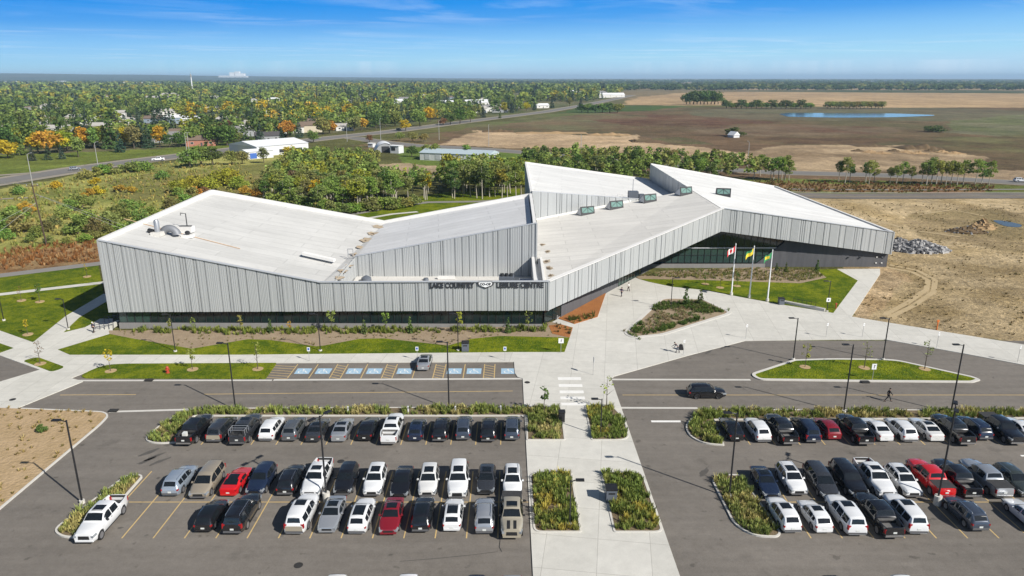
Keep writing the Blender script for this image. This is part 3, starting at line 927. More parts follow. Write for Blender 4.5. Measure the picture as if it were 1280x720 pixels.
cladding((4.2, 151.0), Ep, 2.5, 2.5, [(0, 15.1), (1, 9.15)])
cladding(Ep, Dp, 2.5, 2.5, [(0, 9.15), (1, 15.8)])
cladding(Dp, Lp, 2.5, 3.0, [(0, 15.8), (1, 14.7)])
# the upper hall behind the terrace, and the walls that stand above lower roofs
TY = 122.0
cladding((-27.7, TY), (4.3, TY), 4.8, 4.8, [(0, 8.55), (1, 14.5)])
cladding((4.3, TY), (4.3, 151.0), 7.0, 8.5, [(0, 14.5), (1, 15.1)])
cladding((-28.2, 108.6), (-27.7, TY), 4.8, 4.8, [(0, 7.8), (1, 8.5)])
cladding(Sp, (29.0, 162.1), 9.0, 11.6, [(0, 15.65), (1, 12.15)])
cladding(Ip, Rp, 8.5, 9.0, [(0, 13.95), (1, 13.45)])

# roofs, slightly below the tops of the walls
def roof(pts, mat_, dz=0.0):
    mb = MB()
    mb.add([(x, y, z + dz) for x, y, z in pts], [tuple(range(len(pts)))])
    # triangulate from the list as a fan to keep it well defined
    mb2 = MB(); mb2.add([(x, y, z + dz) for x, y, z in pts], [(0, i, i + 1) for i in range(1, len(pts) - 1)])
    o = part(mb2, 'roof', mat_)
    return o
z3 = lambda x, y: 7.8 + .041 * (y - 108) + .103 * (x - 5.6)
roof([(-30.2, 107.9, 7.55), (-28.0, 108.3, 7.6), (-27.6, TY, 8.25), (-27.5, 150.7, 8.75), (-63.7, 150.7, 15.2), (-63.7, 107.9, 14.4)], M_roof)
roof([(-27.6, TY + .1, 8.25), (3.5, TY + .1, 13.75), (3.5, 150.7, 14.4), (-27.5, 150.7, 8.75)], M_roofg)
roof([(6.0, 108.7, 7.6), (43.0, 144.2, 13.0), (42.4, 168.3, 13.3), (4.5, 150.5, 9.35), (4.5, 108.7, 7.45)], M_roofc)
roof([(43.0, 144.2, 13.05), (79.7, 146.6, 7.55), (79.7, 215.7, 6.95), (41.7, 215.7, 13.85), (42.4, 168.3, 13.35)], M_roofb)
z5 = lambda x, y: 15.3 - .0176 * (y - 150.5) - .138 * (x - 4)
roof([(4.2, 150.9, z5(4.2, 150.9)), (29.0, 162.3, z5(29, 162.3)), (42.3, 168.7, z5(42.3, 168.7)), (41.5, 215.7, z5(41.5, 215.7)), (4.1, 215.7, z5(4.1, 215.7))], M_roofb)
roof([(-27.6, 108.7, 4.9), (3.4, 108.7, 4.9), (3.4, TY, 4.9), (-27.6, TY, 4.9)], M_roofc)

# copings and white parapets, each run a part
for a_, b_, w_, h_ in (((-64, 107.65, 14.7), (Vx, 107.95, 7.85), .5, .12), ((Vx, 107.95, 7.85), (5.9, 108.4, 7.85), .5, .12), ((-27.7, TY + .1, 8.55), (4.3, TY + .1, 14.5), .45, .12),
                       ((43.1, 144.05, 13.2), (80, 146.45, 7.75), .5, .10), ((29.0, 162.2, 12.15), (4.2, 150.75, 15.65), .4, .10)):
    part(MB().beam(a_, b_, w_, h_), 'coping', M_coping)
part(MB().beam((5.85, 108.38, 7.85), (43.12, 143.98, 13.2), .56, .10), 'coping', M_white_cop)
def parapet(a, b, w=.55, drop=.9):
    """white upstand along a roof edge: top on the line a-b"""
    part(MB().beam((a[0], a[1], a[2] - drop), (b[0], b[1], b[2] - drop), w, drop + .12), 'parapet', M_white_cop)
parapet((5.5, 108.85, 7.80), (42.9, 144.35, 13.1), .3, .5)
parapet((-63.85, 107.9, 14.72), (-63.85, 151.1, 15.82), .7)
parapet((-63.5, 150.85, 15.8), (-27.6, 150.85, 9.2), .7)
parapet((-27.6, 150.86, 9.2), (4.0, 150.86, 15.12), .6)
parapet((3.95, TY + .3, 14.5), (3.95, 150.55, 15.1), .55, 1.3)
parapet((4.1, 151.0, 15.65), (4.1, 216, 14.42), .5)
parapet((4.35, 215.85, 14.4), (41.3, 215.85, 9.35), .5, .6)
parapet((41.8, 215.85, 13.98), (79.8, 215.85, 7.2), .5, .6)
parapet((79.85, 146.9, 7.75), (79.85, 215.5, 7.2), .5, .8)
# the raised gutter between terrace and entrance roof
parapet((3.7, 108.8, 7.95), (3.7, TY - .1, 8.4), .5, 3.1)
parapet((5.1, 108.8, 7.75), (5.1, TY - .1, 8.35), .35, .8)
parapet((4.8, 150.8, 9.6), (28.0, 161.8, 12.05), .35, .4)
mb = MB()
mb.flat([(3.96, 108.8), (4.92, 108.8), (4.92, TY - .2), (3.96, TY - .2)], 7.3)
part(mb, 'roof_gutter', M_coping)
for (x_, y_), z0_, z1_, (ox_, oy_) in ((Lp, 3.0, 14.75, (.0, -.03)), (Ap, 3.0, 7.9, (.02, -.06)), (Bp, 8.4, 13.25, (.02, -.08)), (Cp, 2.95, 7.8, (.04, -.06)), ((4.3, TY), 4.9, 14.5, (.0, -.05))):
    part(MB().box((x_ + ox_, y_ + oy_, (z0_ + z1_) / 2), (.26, .26, z1_ - z0_)), 'corner_trim', M_clad)
# grime where water stands
def blob(mb, x, y, zf, r, seed, sx=1.0, ang=0.0):
    rr = random.Random(seed); n = 14; pts = []
    for k in range(n):
        t = 2 * pi * k / n; q = r * (.55 + .6 * rr.random())
        dx, dy = q * cos(t) * sx, q * sin(t)
        px2, py2 = x + dx * cos(ang) - dy * sin(ang), y + dx * sin(ang) + dy * cos(ang)
        pts.append((px2, py2, zf(px2, py2)))
    mb.add(pts, [tuple(range(n))])
zr1 = lambda x, y: 7.57 + .0277 * (y - 108) - .2 * (min(x, -27.6 - (0 if y > TY else 0)) + 28.6) * (1 if x < -27.55 else 0) + (.18 * (x + 27.55) if x > -27.55 else 0)
def on_roof1(x, y):
    a = 7.6 + .0277 * (y - 108.3)
    return (a + (-27.6 - x) * .178 if x < -27.6 else a + (x + 27.6) * .177) + .02
for i, (y, r) in enumerate(((111, .55), (114.5, .6), (118, .5), (125, .7), (130, .8), (135.5, .9), (141, .9), (147, 1.0))):
    m1, m2 = MB(), MB()
    blob(m1, -27.9 - .3 * (i % 2), y, on_roof1, r * 1.9, i, .8); part(m1, 'water_stain', M_grime)
    blob(m2, -27.7 - .3 * (i % 2), y - .3, lambda x, y: on_roof1(x, y) + .012, r * .7, 40 + i, 1.4); part(m2, 'silt_stain', M_grime_d)
on3 = lambda x, y: 7.47 + (x - 4.5) * .105 + (y - 108.7) * .0455 + .03
for i, (x, y, r) in enumerate(((6.4, 112, .7), (6.3, 116, .9), (6.1, 120, .9), (6.5, 126, .8), (5.8, 131, .7), (6.2, 110.2, .5))):
    m1, m2 = MB(), MB()
    blob(m1, x, y, on3, r * 1.3, 70 + i, .6); part(m1, 'water_stain', M_grime)
    blob(m2, x - .1, y, lambda x, y: on3(x, y) + .012, r * .6, 90 + i, .7); part(m2, 'silt_stain', M_grime_d)

# ------- glazed base of the front, recessed under the cladding
GY0, GY1 = 108.5, 109.2
mb = MB()
pl = lambda x: .95 - .5 * (x + 63) / 68
mb.add([(-63.2, GY0 - .35, 0), (5.0, GY1 - .35, 0), (5.0, GY1 - .35, pl(5.0)), (-63.2, GY0 - .35, pl(-63.2)), (-63.2, GY0 + .3, pl(-63.2)), (5.0, GY1 + .3, pl(5)), (5.0, GY1 + .3, 0)],
       [(0, 1, 2, 3), (3, 2, 5, 4), (1, 6, 5, 2)])
part(mb, 'plinth', M_plinth)
nb = 27
wb = [-63.2 + 68.2 * i / nb for i in range(nb + 1)]
wrng = random.Random(3)
def window(p0, p1, z0, z1a, z1b, name='window', rows=1, cols=2, glass=None, d=.07):
    """frame bars with a pane behind, from p0 to p1 on plan, outside on the right hand"""
    p0, p1 = Vector(p0), Vector(p1); dr = (p1 - p0); Ln = dr.length; dr.normalize(); nr = Vector((dr.y, -dr.x))
    f = MB()
    def bar(sa, sb, za, zb):
        a = p0 + dr * sa; b = p0 + dr * sb
        q = [a + nr * d, b + nr * d, b - nr * d, a - nr * d]
        f.add([(p.x, p.y, za) for p in q] + [(p.x, p.y, zb) for p in q], [(0, 1, 5, 4), (1, 2, 6, 5), (2, 3, 7, 6), (3, 0, 4, 7), (4, 5, 6, 7), (3, 2, 1, 0)])
    top = lambda s_: z1a + (z1b - z1a) * s_ / Ln
    w = .06
    for k in range(cols + 1):
        s_ = Ln * k / cols
        bar(max(0, s_ - w / 2), min(Ln, s_ + w / 2), z0, min(top(max(0, s_ - w)), top(min(Ln, s_ + w))))
    for k in range(rows):
        zz = z0 + (min(z1a, z1b) - z0) * k / rows
        bar(w, Ln - w, zz, zz + w)
    fr = part(f, name, M_frame)
    g = MB()
    a, b = p0 - nr * .02, p1 - nr * .02
    g.add([(a.x, a.y, z0 + .01), (b.x, b.y, z0 + .01), (b.x, b.y, z1b), (a.x, a.y, z1a)], [(0, 1, 2, 3)])
    g.build('pane', glass or M_glass, fr, BO)
    return fr
for i in range(nb):
    ya = GY0 + (GY1 - GY0) * i / nb; yb2 = GY0 + (GY1 - GY0) * (i + 1) / nb
    window((wb[i] + .02, ya), (wb[i + 1] - .02, yb2), max(pl(wb[i]), pl(wb[i + 1])), 3.0, 3.0, cols=2, glass=M_glass if i > 1 else M_glass_g)
# corner pane at the short return beside the entrance bed
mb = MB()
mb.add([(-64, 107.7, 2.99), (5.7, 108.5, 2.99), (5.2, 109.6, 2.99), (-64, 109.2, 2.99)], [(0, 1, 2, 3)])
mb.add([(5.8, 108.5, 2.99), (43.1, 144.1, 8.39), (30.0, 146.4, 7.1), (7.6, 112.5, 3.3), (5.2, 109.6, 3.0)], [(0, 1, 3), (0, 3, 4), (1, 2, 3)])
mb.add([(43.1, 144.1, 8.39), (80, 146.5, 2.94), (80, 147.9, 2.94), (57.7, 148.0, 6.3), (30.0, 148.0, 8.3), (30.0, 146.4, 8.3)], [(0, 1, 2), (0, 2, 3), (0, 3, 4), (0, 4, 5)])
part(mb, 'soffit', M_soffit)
# return glazing and the wall that runs back to the entrance doors
window((5.2, 109.25), (8.2, 113.4), .5, 3.05, 3.3, cols=2)
d0, d1 = Vector((8.2, 113.4)), Vector((29.6, 145.6))
segs = 7
for i in range(segs):
    a = d0.lerp(d1, i / segs); b = d0.lerp(d1, (i + 1) / segs)
    za = 3.3 + 3.8 * i / segs; zb_ = 3.3 + 3.8 * (i + 1) / segs
    if i in (4, 5):
        fr = window(a, b, .12, za, zb_, 'entrance_door', rows=2, cols=4, glass=M_glass_g)
    else:
        mb = MB(); mb.add([(a.x, a.y, 0), (b.x, b.y, 0), (b.x, b.y, zb_), (a.x, a.y, za)], [(0, 1, 2, 3)])
        part(mb, 'entrance_wall', M_darkpanel)
# low retaining wall beside the orange bed
mb = MB()
q0, q1 = Vector(G(695, 400)), Vector(G(752, 360))
mb.strip([(q0.x, q0.y), (q1.x, q1.y)], .35, 0, 0, .8)
part(mb, 'retaining_wall', M_plinth)
# entrance hall glass, its light plinth and the dark concrete end wall
mb = MB()
mb.box((41.5, 146.6, .4), (24.5, .5, .8))
part(mb, 'plinth', M_plinth)
gx = [30.0 + 27.6 * i / 20 for i in range(21)]
topz = lambda x: 8.25 if x < 43.1 else 8.3 - (x - 43.1) * .1477
for i in range(20):
    a, b = gx[i], gx[i + 1]
    tz0, tz1 = topz(a) , topz(b)
    if a < 43: tz0 = min(tz0, 7.0 + (a - 30) * .1); tz1 = min(tz1, 7.0 + (b - 30) * .1)
    window((a + .01, 147.6), (b - .01, 147.6), .8, 4.1, 4.1, cols=1, rows=2, glass=M_glass_g)
    window((a + .01, 147.62), (b - .01, 147.62), 4.12, tz0, tz1, cols=1, rows=1, glass=M_glass)
mb = MB(); mb.box((43.8, 147.45, 4.11), (27.6, .14, .22))
part(mb, 'transom', M_coping)
mb = MB()
mb.prism([(0, 0), (0, 0)], 0, 0) if False else None
mb.add([(51.2, 147.2, 0), (80.0, 147.2, 0), (80.0, 147.2, 2.95), (57.6, 147.2, 6.25), (57.6, 147.2, 5.3)], [(0, 1, 2, 3, 4)])
mb.add([(51.2, 147.2, 0), (57.6, 147.2, 5.3), (57.6, 147.7, 5.3), (51.2, 147.7, 0)], [(0, 1, 2, 3)])
part(mb, 'end_wall', M_darkpanel)
for xx in (71.5, 74.0):
    o = MB().box((xx, 147.05, 2.1), (.28, .3, .22)).build('wall_lamp', M_frame, bld, BO)
for xx, zz in ((77.6, 2.2), (78.8, 2.2), (77.6, .9), (78.8, .9)):
    o = MB().box((xx, 147.12, zz), (.32, .16, .18)).build('wall_vent', M_white_cop, bld, BO)
# hidden outer base walls
mb = MB()
for a, b in (((-63.2, 109.0), (-63.2, 150.5)), ((-63.2, 150.5), (4.3, 150.5)), ((4.6, 150.5), (4.6, 215.4)), ((4.6, 215.4), (79.4, 215.4)), ((79.4, 215.4), (79.4, 147.3))):
    mb.add([(a[0], a[1], 0), (b[0], b[1], 0), (b[0], b[1], 3.3), (a[0], a[1], 3.3)], [(0, 1, 2, 3)])
part(mb, 'base_wall', M_darkpanel)

# ------- the sign over the front
def text_mesh(txt, size, depth):
    cu = bpy.data.curves.new('lettering', 'FONT')
    cu.body = txt; cu.size = size; cu.extrude = depth; cu.offset = size * .05; cu.space_character = 1.06
    ob = bpy.data.objects.new('lettering', cu)
    COL.objects.link(ob)
    dg = bpy.context.evaluated_depsgraph_get(); dg.update()
    me = bpy.data.meshes.new_from_object(ob.evaluated_get(dg))
    bpy.data.objects.remove(ob); bpy.data.curves.remove(cu)
    return me
M_letter = simple('sign_charcoal', (.028, .03, .036), .5)
M_sign_w = simple('sign_white', (.82, .83, .84), .5)
def put_text(name, txt, x0, x1, z0, z1, y0, mat_, depth=.07, parent=bld):
    me = text_mesh(txt, 1.0, .5)
    co = np.empty(len(me.vertices) * 3, np.float32); me.vertices.foreach_get('co', co); co = co.reshape(-1, 3)
    mn, mx = co.min(0), co.max(0)
    X = (co[:, 0] - mn[0]) / (mx[0] - mn[0]) * (x1 - x0) + x0
    Zz = (co[:, 1] - mn[1]) / (mx[1] - mn[1]) * (z1 - z0) + z0
    t = (X + 64) / 69.8
    Yy = y0(X) - (co[:, 2] - mn[2]) / max(1e-6, mx[2] - mn[2]) * depth
    new = np.stack([X - BO[0], Yy - BO[1], Zz - BO[2]], -1).astype(np.float32)
    me.vertices.foreach_set('co', new.ravel()); me.update()
    me.materials.clear(); me.materials.append(mat_)
    me.flip_normals() if False else None
    return link_obj(name, me, parent)
wy = lambda X: 107.6 + (X + 64) * .8 / 69.8 - .135
sg = MB()
put_text('lettering', 'LAKE COUNTRY', -13.0, -5.95, 6.80, 7.76, wy, M_letter, .035)
put_text('lettering', 'LEISURE CENTRE', -2.45, 5.0, 6.80, 7.76, wy, M_letter, .035)
def plate(pts, x, z, y0, dep, name, mat_):
    mb = MB(); n = len(pts)
    vs = [(x + a, y0, z + b) for a, b in pts] + [(x + a, y0 - dep, z + b) for a, b in pts]
    mb.add(vs, [tuple(range(n, 2 * n))] + [(i, n + i, n + (i + 1) % n, (i + 1) % n) for i in range(n)])
    return part(mb, name, mat_)
shield = [(-1.32, .42), (-1.32, .12), (-1.15, -.18), (0, -.66), (1.15, -.18), (1.32, .12), (1.32, .42), (1.1, .58), (-1.1, .58)]
ex, ez = -4.2, 7.42
plate(shield, ex, ez, wy(ex) + .1, .16, 'emblem', M_letter)
plate([(a * .80, b * .70 + .0) for a, b in shield], ex, ez, wy(ex) - .06, .03, 'emblem_face', M_sign_w)
put_text('emblem_lettering', 'CO-OP', ex - .88, ex + .88, ez - .12, ez + .27, lambda X: X * 0 + wy(ex) - .092, M_letter, .03)

# ------- things fixed to the roofs
def skylight(x, y, z, rz, dirn):
    """upstand box with a sloping glazed face toward the front"""
    c, s_ = cos(rz), sin(rz)
    def P(a, b, h): return (x + a * c - b * s_, y + a * s_ + b * c, z + h)
    w, d = 3.4, 1.5
    mb = MB()
    mb.add([P(-w / 2, -d / 2, -.5), P(w / 2, -d / 2, -.5), P(w / 2, d / 2 + .9, -.2), P(-w / 2, d / 2 + .9, -.2), P(-w / 2, -d / 2 + .45, 1.6), P(w / 2, -d / 2 + .45, 1.6)],
           [(0, 1, 5, 4), (1, 2, 5), (3, 0, 4), (2, 3, 4, 5)])
    o = part(mb, 'skylight', M_frame)
    a0 = Vector((0, -d / 2, -.5)); a1 = Vector((0, -d / 2 + .45, 1.6)); nrm = Vector((0, -2.1, .45)).normalized() * .03
    for sa, sb in ((-w / 2 + .28, -.07), (.07, w / 2 - .28)):
        g = MB(); q = []
        for t, ss in ((.36, sa), (.36, sb), (.86, sb), (.86, sa)):
            p = a0.lerp(a1, t) + nrm; q.append(P(ss, p.y, p.z))
        g.add(q, [(0, 1, 2, 3)])
        pn = g.build('pane', M_skyglass, o, BO)
        br_ = MB(); e0, e1 = (Vector(q[0]), Vector(q[2])) if sa < 0 else (Vector(q[1]), Vector(q[3]))
        br_.tube([e0 + Vector((0, -.03, 0)), e1 + Vector((0, -.03, 0))], .05, 4); br_.build('glazing_bar', M_frame, o, BO)
    fl = MB()
    fl.add([P(-w / 2 - .03, -d / 2 + .1, -.3), P(-w / 2 - .03, -d / 2 + .5, 1.45), P(-w / 2 - .03, d / 2 + .8, -.15)], [(0, 1, 2)])
    fl.build('flashing', M_coping, o, BO)
M_skyglass = simple('skylight_glass', (.16, .27, .24), .12, 0, .6)
rdir = atan2(Rp[1] - Sp[1], Rp[0] - Sp[0])
for t in (.31, .485, .695, .93):
    x, y = Sp[0] + (Rp[0] - Sp[0]) * t, Sp[1] + (Rp[1] - Sp[1]) * t - 3.6
    z = 9.35 + (x - 4.5) * .104 + (y - 150.5) * .012 + .0
    skylight(x, y, z, rdir, 1)
skylight(50.0, 168.0, 12.2, radians(-12), 1)
# plant and aerial by the valley
mb = MB(); mb.box((28.0, 164.0, 12.4), (2.2, 2.0, 2.5)); mb.box((29.9, 163.8, 12.2), (1.2, 1.6, 1.6))
o = part(mb, 'roof_unit', M_unit)
MB().tube([(27.9, 164, 13.8), (27.9, 164, 16.4)], .08, 6).build('aerial', M_steel, o, BO)
mb = MB()
for dx in (0, 1.1): mb.tube([(24.0 + dx, 161.2, 11.2), (24.0 + dx, 161.2, 13.4)], .06, 6)
for zz in (12.1, 12.8, 13.4): mb.tube([(24.0, 161.2, zz), (25.1, 161.2, zz)], .05, 6)
part(mb, 'roof_ladder', M_white_cop)
# terrace plant
mb = MB(); mb.box((-.9, 113.2, 6.15), (2.5, 2.2, 2.5)); o = part(mb, 'roof_unit', M_unit)
f = MB()
for dx in (-.75, 0, .75):
    f.tube([(-.9 + dx, 113.2, 7.4), (-.9 + dx, 113.2, 7.85)], .32, 12)
f.build('fan_cowl', M_frame, o, BO)
mb = MB(); mb.tube([(1.2, 115.5, 6.0), (3.4, 115.5, 6.0)], .35, 10); part(mb, 'duct', M_steel)
mb = MB(); mb.tube([(-25.3, 119, 4.9), (-25.3, 119, 5.5), (-25.3, 119, 5.9)], [.9, .85, .2], 14); part(mb, 'roof_ventilator', M_unit, smooth=40)
mb = MB(); mb.tube([(-15.0, 119.5, 4.9), (-15.0, 119.5, 5.3)], [.5, .4], 12); part(mb, 'roof_ventilator', M_unit, smooth=40)
mb = MB(); mb.box((-11.5, 120.2, 5.2), (3.0, .6, .5)); part(mb, 'roof_curb', M_white_cop)
mb = MB()
for x in (-28.9, -28.0): mb.tube([(x, TY, 8.2), (x, TY, 9.9)], .06, 6)
for zz in (9.0, 9.9): mb.tube([(-28.9, TY, zz), (-28.0, TY, zz)], .06, 6)
part(mb, 'roof_ladder', M_steel)
mb = MB(); mb.beam((-36.0, 119.5, 9.5), (-30.5, 118.6, 8.5), 1.0, .45); part(mb, 'roof_curb', M_white_cop)
# flue, curved duct and pipes on the high left roof
def r1(x, y): return 14.4 - (x + 63.7) * .2035 + (y - 107.9) * .0187
def P1(u, v):
    y = 120.0
    for _ in range(12):
        s_ = y / (F * CT - (v - 360) * ST); x = (u - 640) * s_
        z = r1(x, y); g = G(u, v, z); y = g[1]
    return g[0], g[1], z
x, y, z = P1(197.5, 294)
mb = MB(); mb.box((x, y, z + .25), (1.7, 1.7, .7)); o = part(mb, 'flue_base', M_roofc)
MB().tube([(x, y, z + .5), (x, y, z + 2.3), (x, y, z + 2.6)], [.45, .43, .3], 14).build('flue', M_steel, o, BO, 40)
MB().tube([(x - 1.6, y + .4, z + .75), (x - .6, y, z + .6)], .38, 10).build('flue_hood', M_frame, o, BO, 40)
x, y, z = P1(208.5, 293.5)
mb = MB()
pts = [(x - .6 + 1.15 * (1 - cos(t)), y, z + .1 + 1.0 * sin(t)) for t in [radians(d) for d in range(0, 181, 15)]]
mb.tube(pts, [.62] * 10 + [.66, .7, .75], 14)
part(mb, 'curved_duct', simple('dull_duct', (.22, .23, .25), .6, .3), smooth=40)
x, y, z = P1(233, 290)
mb = MB(); mb.box((x, y, z + .5), (2.4, 1.5, 1.0)); o = part(mb, 'roof_curb', M_white_cop)
MB().box((x, y, z + 1.06), (2.0, .5, .12)).build('vent_cap', M_frame, o, BO)
mb = MB(); mb.tube([(x - .3, y + 1.2, z), (x - .3, y + 1.2, z + 3.0), (x - 1.2, y + 1.2, z + 3.1), (x - 1.2, y + 1.2, z + 2.7)], .09, 8); part(mb, 'roof_pipe', M_frame)
x, y, z = P1(235, 296.5)
mb = MB(); mb.box((x, y, z + .2), (1.8, 1.2, .5)); o = part(mb, 'roof_curb', M_white_cop)
MB().tube([(x, y, z + .4), (x, y, z + .9), (x, y, z + 1.1)], [.3, .45, .2], 10).build('vent_cap', M_frame, o, BO)
mb = MB(); mb.tube([(x - 12, y + 3, r1(x - 12, y + 3) + .1), (x + 9, y - 1.0, r1(x + 9, y - 1.0) + .1)], .06, 6); part(mb, 'gas_pipe', simple('faded_orange', (.62, .42, .26), .7))
# steps and railing by the left corner
mb = MB()
sx, sy = G(124, 412)
for k in range(4): mb.box((sx + .6 + k * .45, sy + 1.2, .12 + .08 * (k + 1)), (.46, 2.6, .16 * (k + 1)))
part(mb, 'entry_steps', M_conc)
for yy in (sy - .2, sy + 2.6):
    mb = MB()
    for k in range(5): mb.tube([(sx - .5 + k * .75, yy, .1), (sx - .5 + k * .75, yy, 1.25 + .12 * k)], .045, 6)
    for h in (.5, .85, 1.2): mb.tube([(sx - .5, yy, h), (sx + 2.5, yy, h + .48)], .04, 6)
    part(mb, 'railing', simple('railing_paint', (.03, .035, .06), .5))
# ------------------------------------------------------------------ vehicles
M_tyre = simple('tyre_rubber', (.014, .014, .015), .85)
M_rim = simple('alloy_rim', (.38, .38, .40), .35, .7)
M_rim_d = simple('dark_rim', (.03, .03, .032), .4, .3)
M_autoglass = simple('car_glass', (.010, .013, .016), .05, 0, .6)
M_headlamp = simple('headlamp_lens', (.24, .26, .28), .12, 0, .7)
M_tail = simple('tail_lamp_red', (.30, .010, .012), .25, 0, .5)
M_trim = simple('black_trim', (.016, .016, .017), .6)
M_bumper = simple('grey_trim', (.10, .10, .105), .6)
M_plate = simple('licence_plate_white', (.62, .64, .62), .5)
M_chrome = simple('chrome', (.62, .63, .65), .2, .9)
M_bedliner = mottled('bed_liner', (.035, .035, .037), (.06, .06, .06), ((3, .6),), .8, coords='OBJECT')
M_beddusty = mottled('dusty_bed', (.17, .165, .16), (.10, .10, .10), ((2, .6), (9, .4)), .8, coords='OBJECT')
PAINT = {}
def paint(name, c, metal=0.0, rough=.3):
    m = simple('paint_' + name, c, rough * .75, metal, .55, 1.0)
    m.node_tree.nodes['Principled BSDF'].inputs['Coat Roughness'].default_value = .05
    PAINT[name] = m
paint('white', (.72, .73, .74)); paint('pearl', (.66, .66, .65)); paint('black', (.010, .010, .012)); paint('navy', (.012, .020, .045))
paint('charcoal', (.045, .048, .055), .3); paint('grey', (.13, .14, .15), .4); paint('silver', (.42, .44, .47), .5); paint('ice', (.36, .42, .50), .4)
paint('beige', (.36, .31, .24), .3); paint('tan', (.40, .36, .28), .2); paint('red', (.55, .012, .015)); paint('darkred', (.20, .010, .018)); paint('green', (.045, .055, .050), .2)
paint('bluegrey', (.06, .075, .105), .3)

def interp(tab, x):
    if x <= tab[0][0]: return tab[0][1]
    for (a, za), (b, zb) in zip(tab, tab[1:]):
        if x <= b: return za + (zb - za) * (x - a) / (b - a)
    return tab[-1][1]

# x runs from the nose (0) to the tail (L); 'top' is the silhouette, 'belt' the lower edge of the side glass
KINDS = {
 'sedan': dict(L=4.75, W=1.84, top=[(0, .62), (.06, .72), (.5, .80), (1.25, .94), (1.45, 1.0), (2.05, 1.37), (2.5, 1.44), (3.1, 1.42), (3.45, 1.34), (4.05, 1.08), (4.6, 1.03), (4.72, .93), (4.75, .70)],
               belt=[(0, .60), (1.3, .88), (2.4, .92), (4.0, .98), (4.75, .93)], ws=(1.42, 2.1), rw=(3.42, 4.05), side=[(1.75, 2.62), (2.72, 3.72)], xw=(.92, 3.72), rw_=.33, clr=.19),
 'coupe': dict(L=4.55, W=1.84, top=[(0, .58), (.06, .68), (.5, .76), (1.35, .90), (1.55, .95), (2.1, 1.26), (2.5, 1.31), (2.9, 1.28), (3.3, 1.18), (3.95, 1.0), (4.4, .98), (4.52, .9), (4.55, .66)],
               belt=[(0, .56), (1.3, .84), (2.4, .88), (3.9, .95), (4.55, .9)], ws=(1.5, 2.15), rw=(3.15, 3.9), side=[(1.85, 2.9), (2.98, 3.4)], xw=(.9, 3.6), rw_=.34, clr=.16),
 'suv': dict(L=4.65, W=1.88, top=[(0, .70), (.07, .90), (.45, 1.0), (1.15, 1.08), (1.3, 1.13), (1.9, 1.56), (2.3, 1.66), (3.3, 1.67), (4.05, 1.60), (4.25, 1.50), (4.52, 1.12), (4.62, .98), (4.65, .55)],
             belt=[(0, .66), (1.2, 1.0), (2.4, 1.03), (4.0, 1.10), (4.65, .95)], ws=(1.28, 1.95), rw=(4.2, 4.52), side=[(1.6, 2.5), (2.6, 3.4), (3.5, 4.1)], xw=(.92, 3.65), rw_=.37, clr=.22),
 'hatch': dict(L=4.3, W=1.80, top=[(0, .64), (.07, .78), (.45, .88), (1.05, .98), (1.2, 1.03), (1.8, 1.43), (2.2, 1.52), (3.0, 1.52), (3.6, 1.45), (3.85, 1.34), (4.15, 1.02), (4.27, .9), (4.3, .55)],
               belt=[(0, .62), (1.1, .92), (2.2, .95), (3.7, 1.03), (4.3, .9)], ws=(1.18, 1.85), rw=(3.8, 4.15), side=[(1.5, 2.35), (2.45, 3.2), (3.3, 3.7)], xw=(.86, 3.42), rw_=.34, clr=.19),
 'large_suv': dict(L=5.2, W=2.02, top=[(0, .85), (.07, 1.08), (.5, 1.16), (1.35, 1.22), (1.48, 1.27), (2.0, 1.74), (2.4, 1.87), (3.6, 1.89), (4.75, 1.84), (4.95, 1.74), (5.12, 1.22), (5.18, 1.05), (5.2, .6)],
                   belt=[(0, .80), (1.4, 1.12), (2.4, 1.16), (4.8, 1.20), (5.2, 1.05)], ws=(1.46, 2.06), rw=(4.92, 5.12), side=[(1.8, 2.75), (2.85, 3.8), (3.92, 4.8)], xw=(.98, 4.02), rw_=.41, clr=.25),
 'minivan': dict(L=5.1, W=1.98, top=[(0, .66), (.07, .82), (.5, .95), (.95, 1.06), (1.1, 1.10), (1.85, 1.58), (2.3, 1.72), (3.5, 1.74), (4.6, 1.70), (4.82, 1.60), (5.02, 1.1), (5.08, .95), (5.1, .5)],
                 belt=[(0, .64), (1.1, .96), (2.2, 1.0), (4.7, 1.06), (5.1, .95)], ws=(1.1, 1.9), rw=(4.8, 5.02), side=[(1.5, 2.5), (2.6, 3.6), (3.7, 4.65)], xw=(.95, 4.02), rw_=.36, clr=.2),
 'pickup': dict(L=5.9, W=2.03, top=[(0, .98), (.05, 1.19), (.5, 1.27), (1.45, 1.33), (1.6, 1.38), (2.1, 1.80), (2.45, 1.94), (3.4, 1.95), (4.02, 1.91), (4.24, 1.44), (4.29, 1.36), (5.85, 1.36), (5.9, 1.1)],
                belt=[(0, .92), (1.5, 1.22), (2.4, 1.22), (3.9, 1.25), (5.85, 1.22)], ws=(1.58, 2.2), rw=(4.02, 4.24), side=[(1.93, 2.86), (2.96, 3.92)], xw=(1.0, 4.72), rw_=.43, clr=.32, bed=(4.38, 5.77)),
}
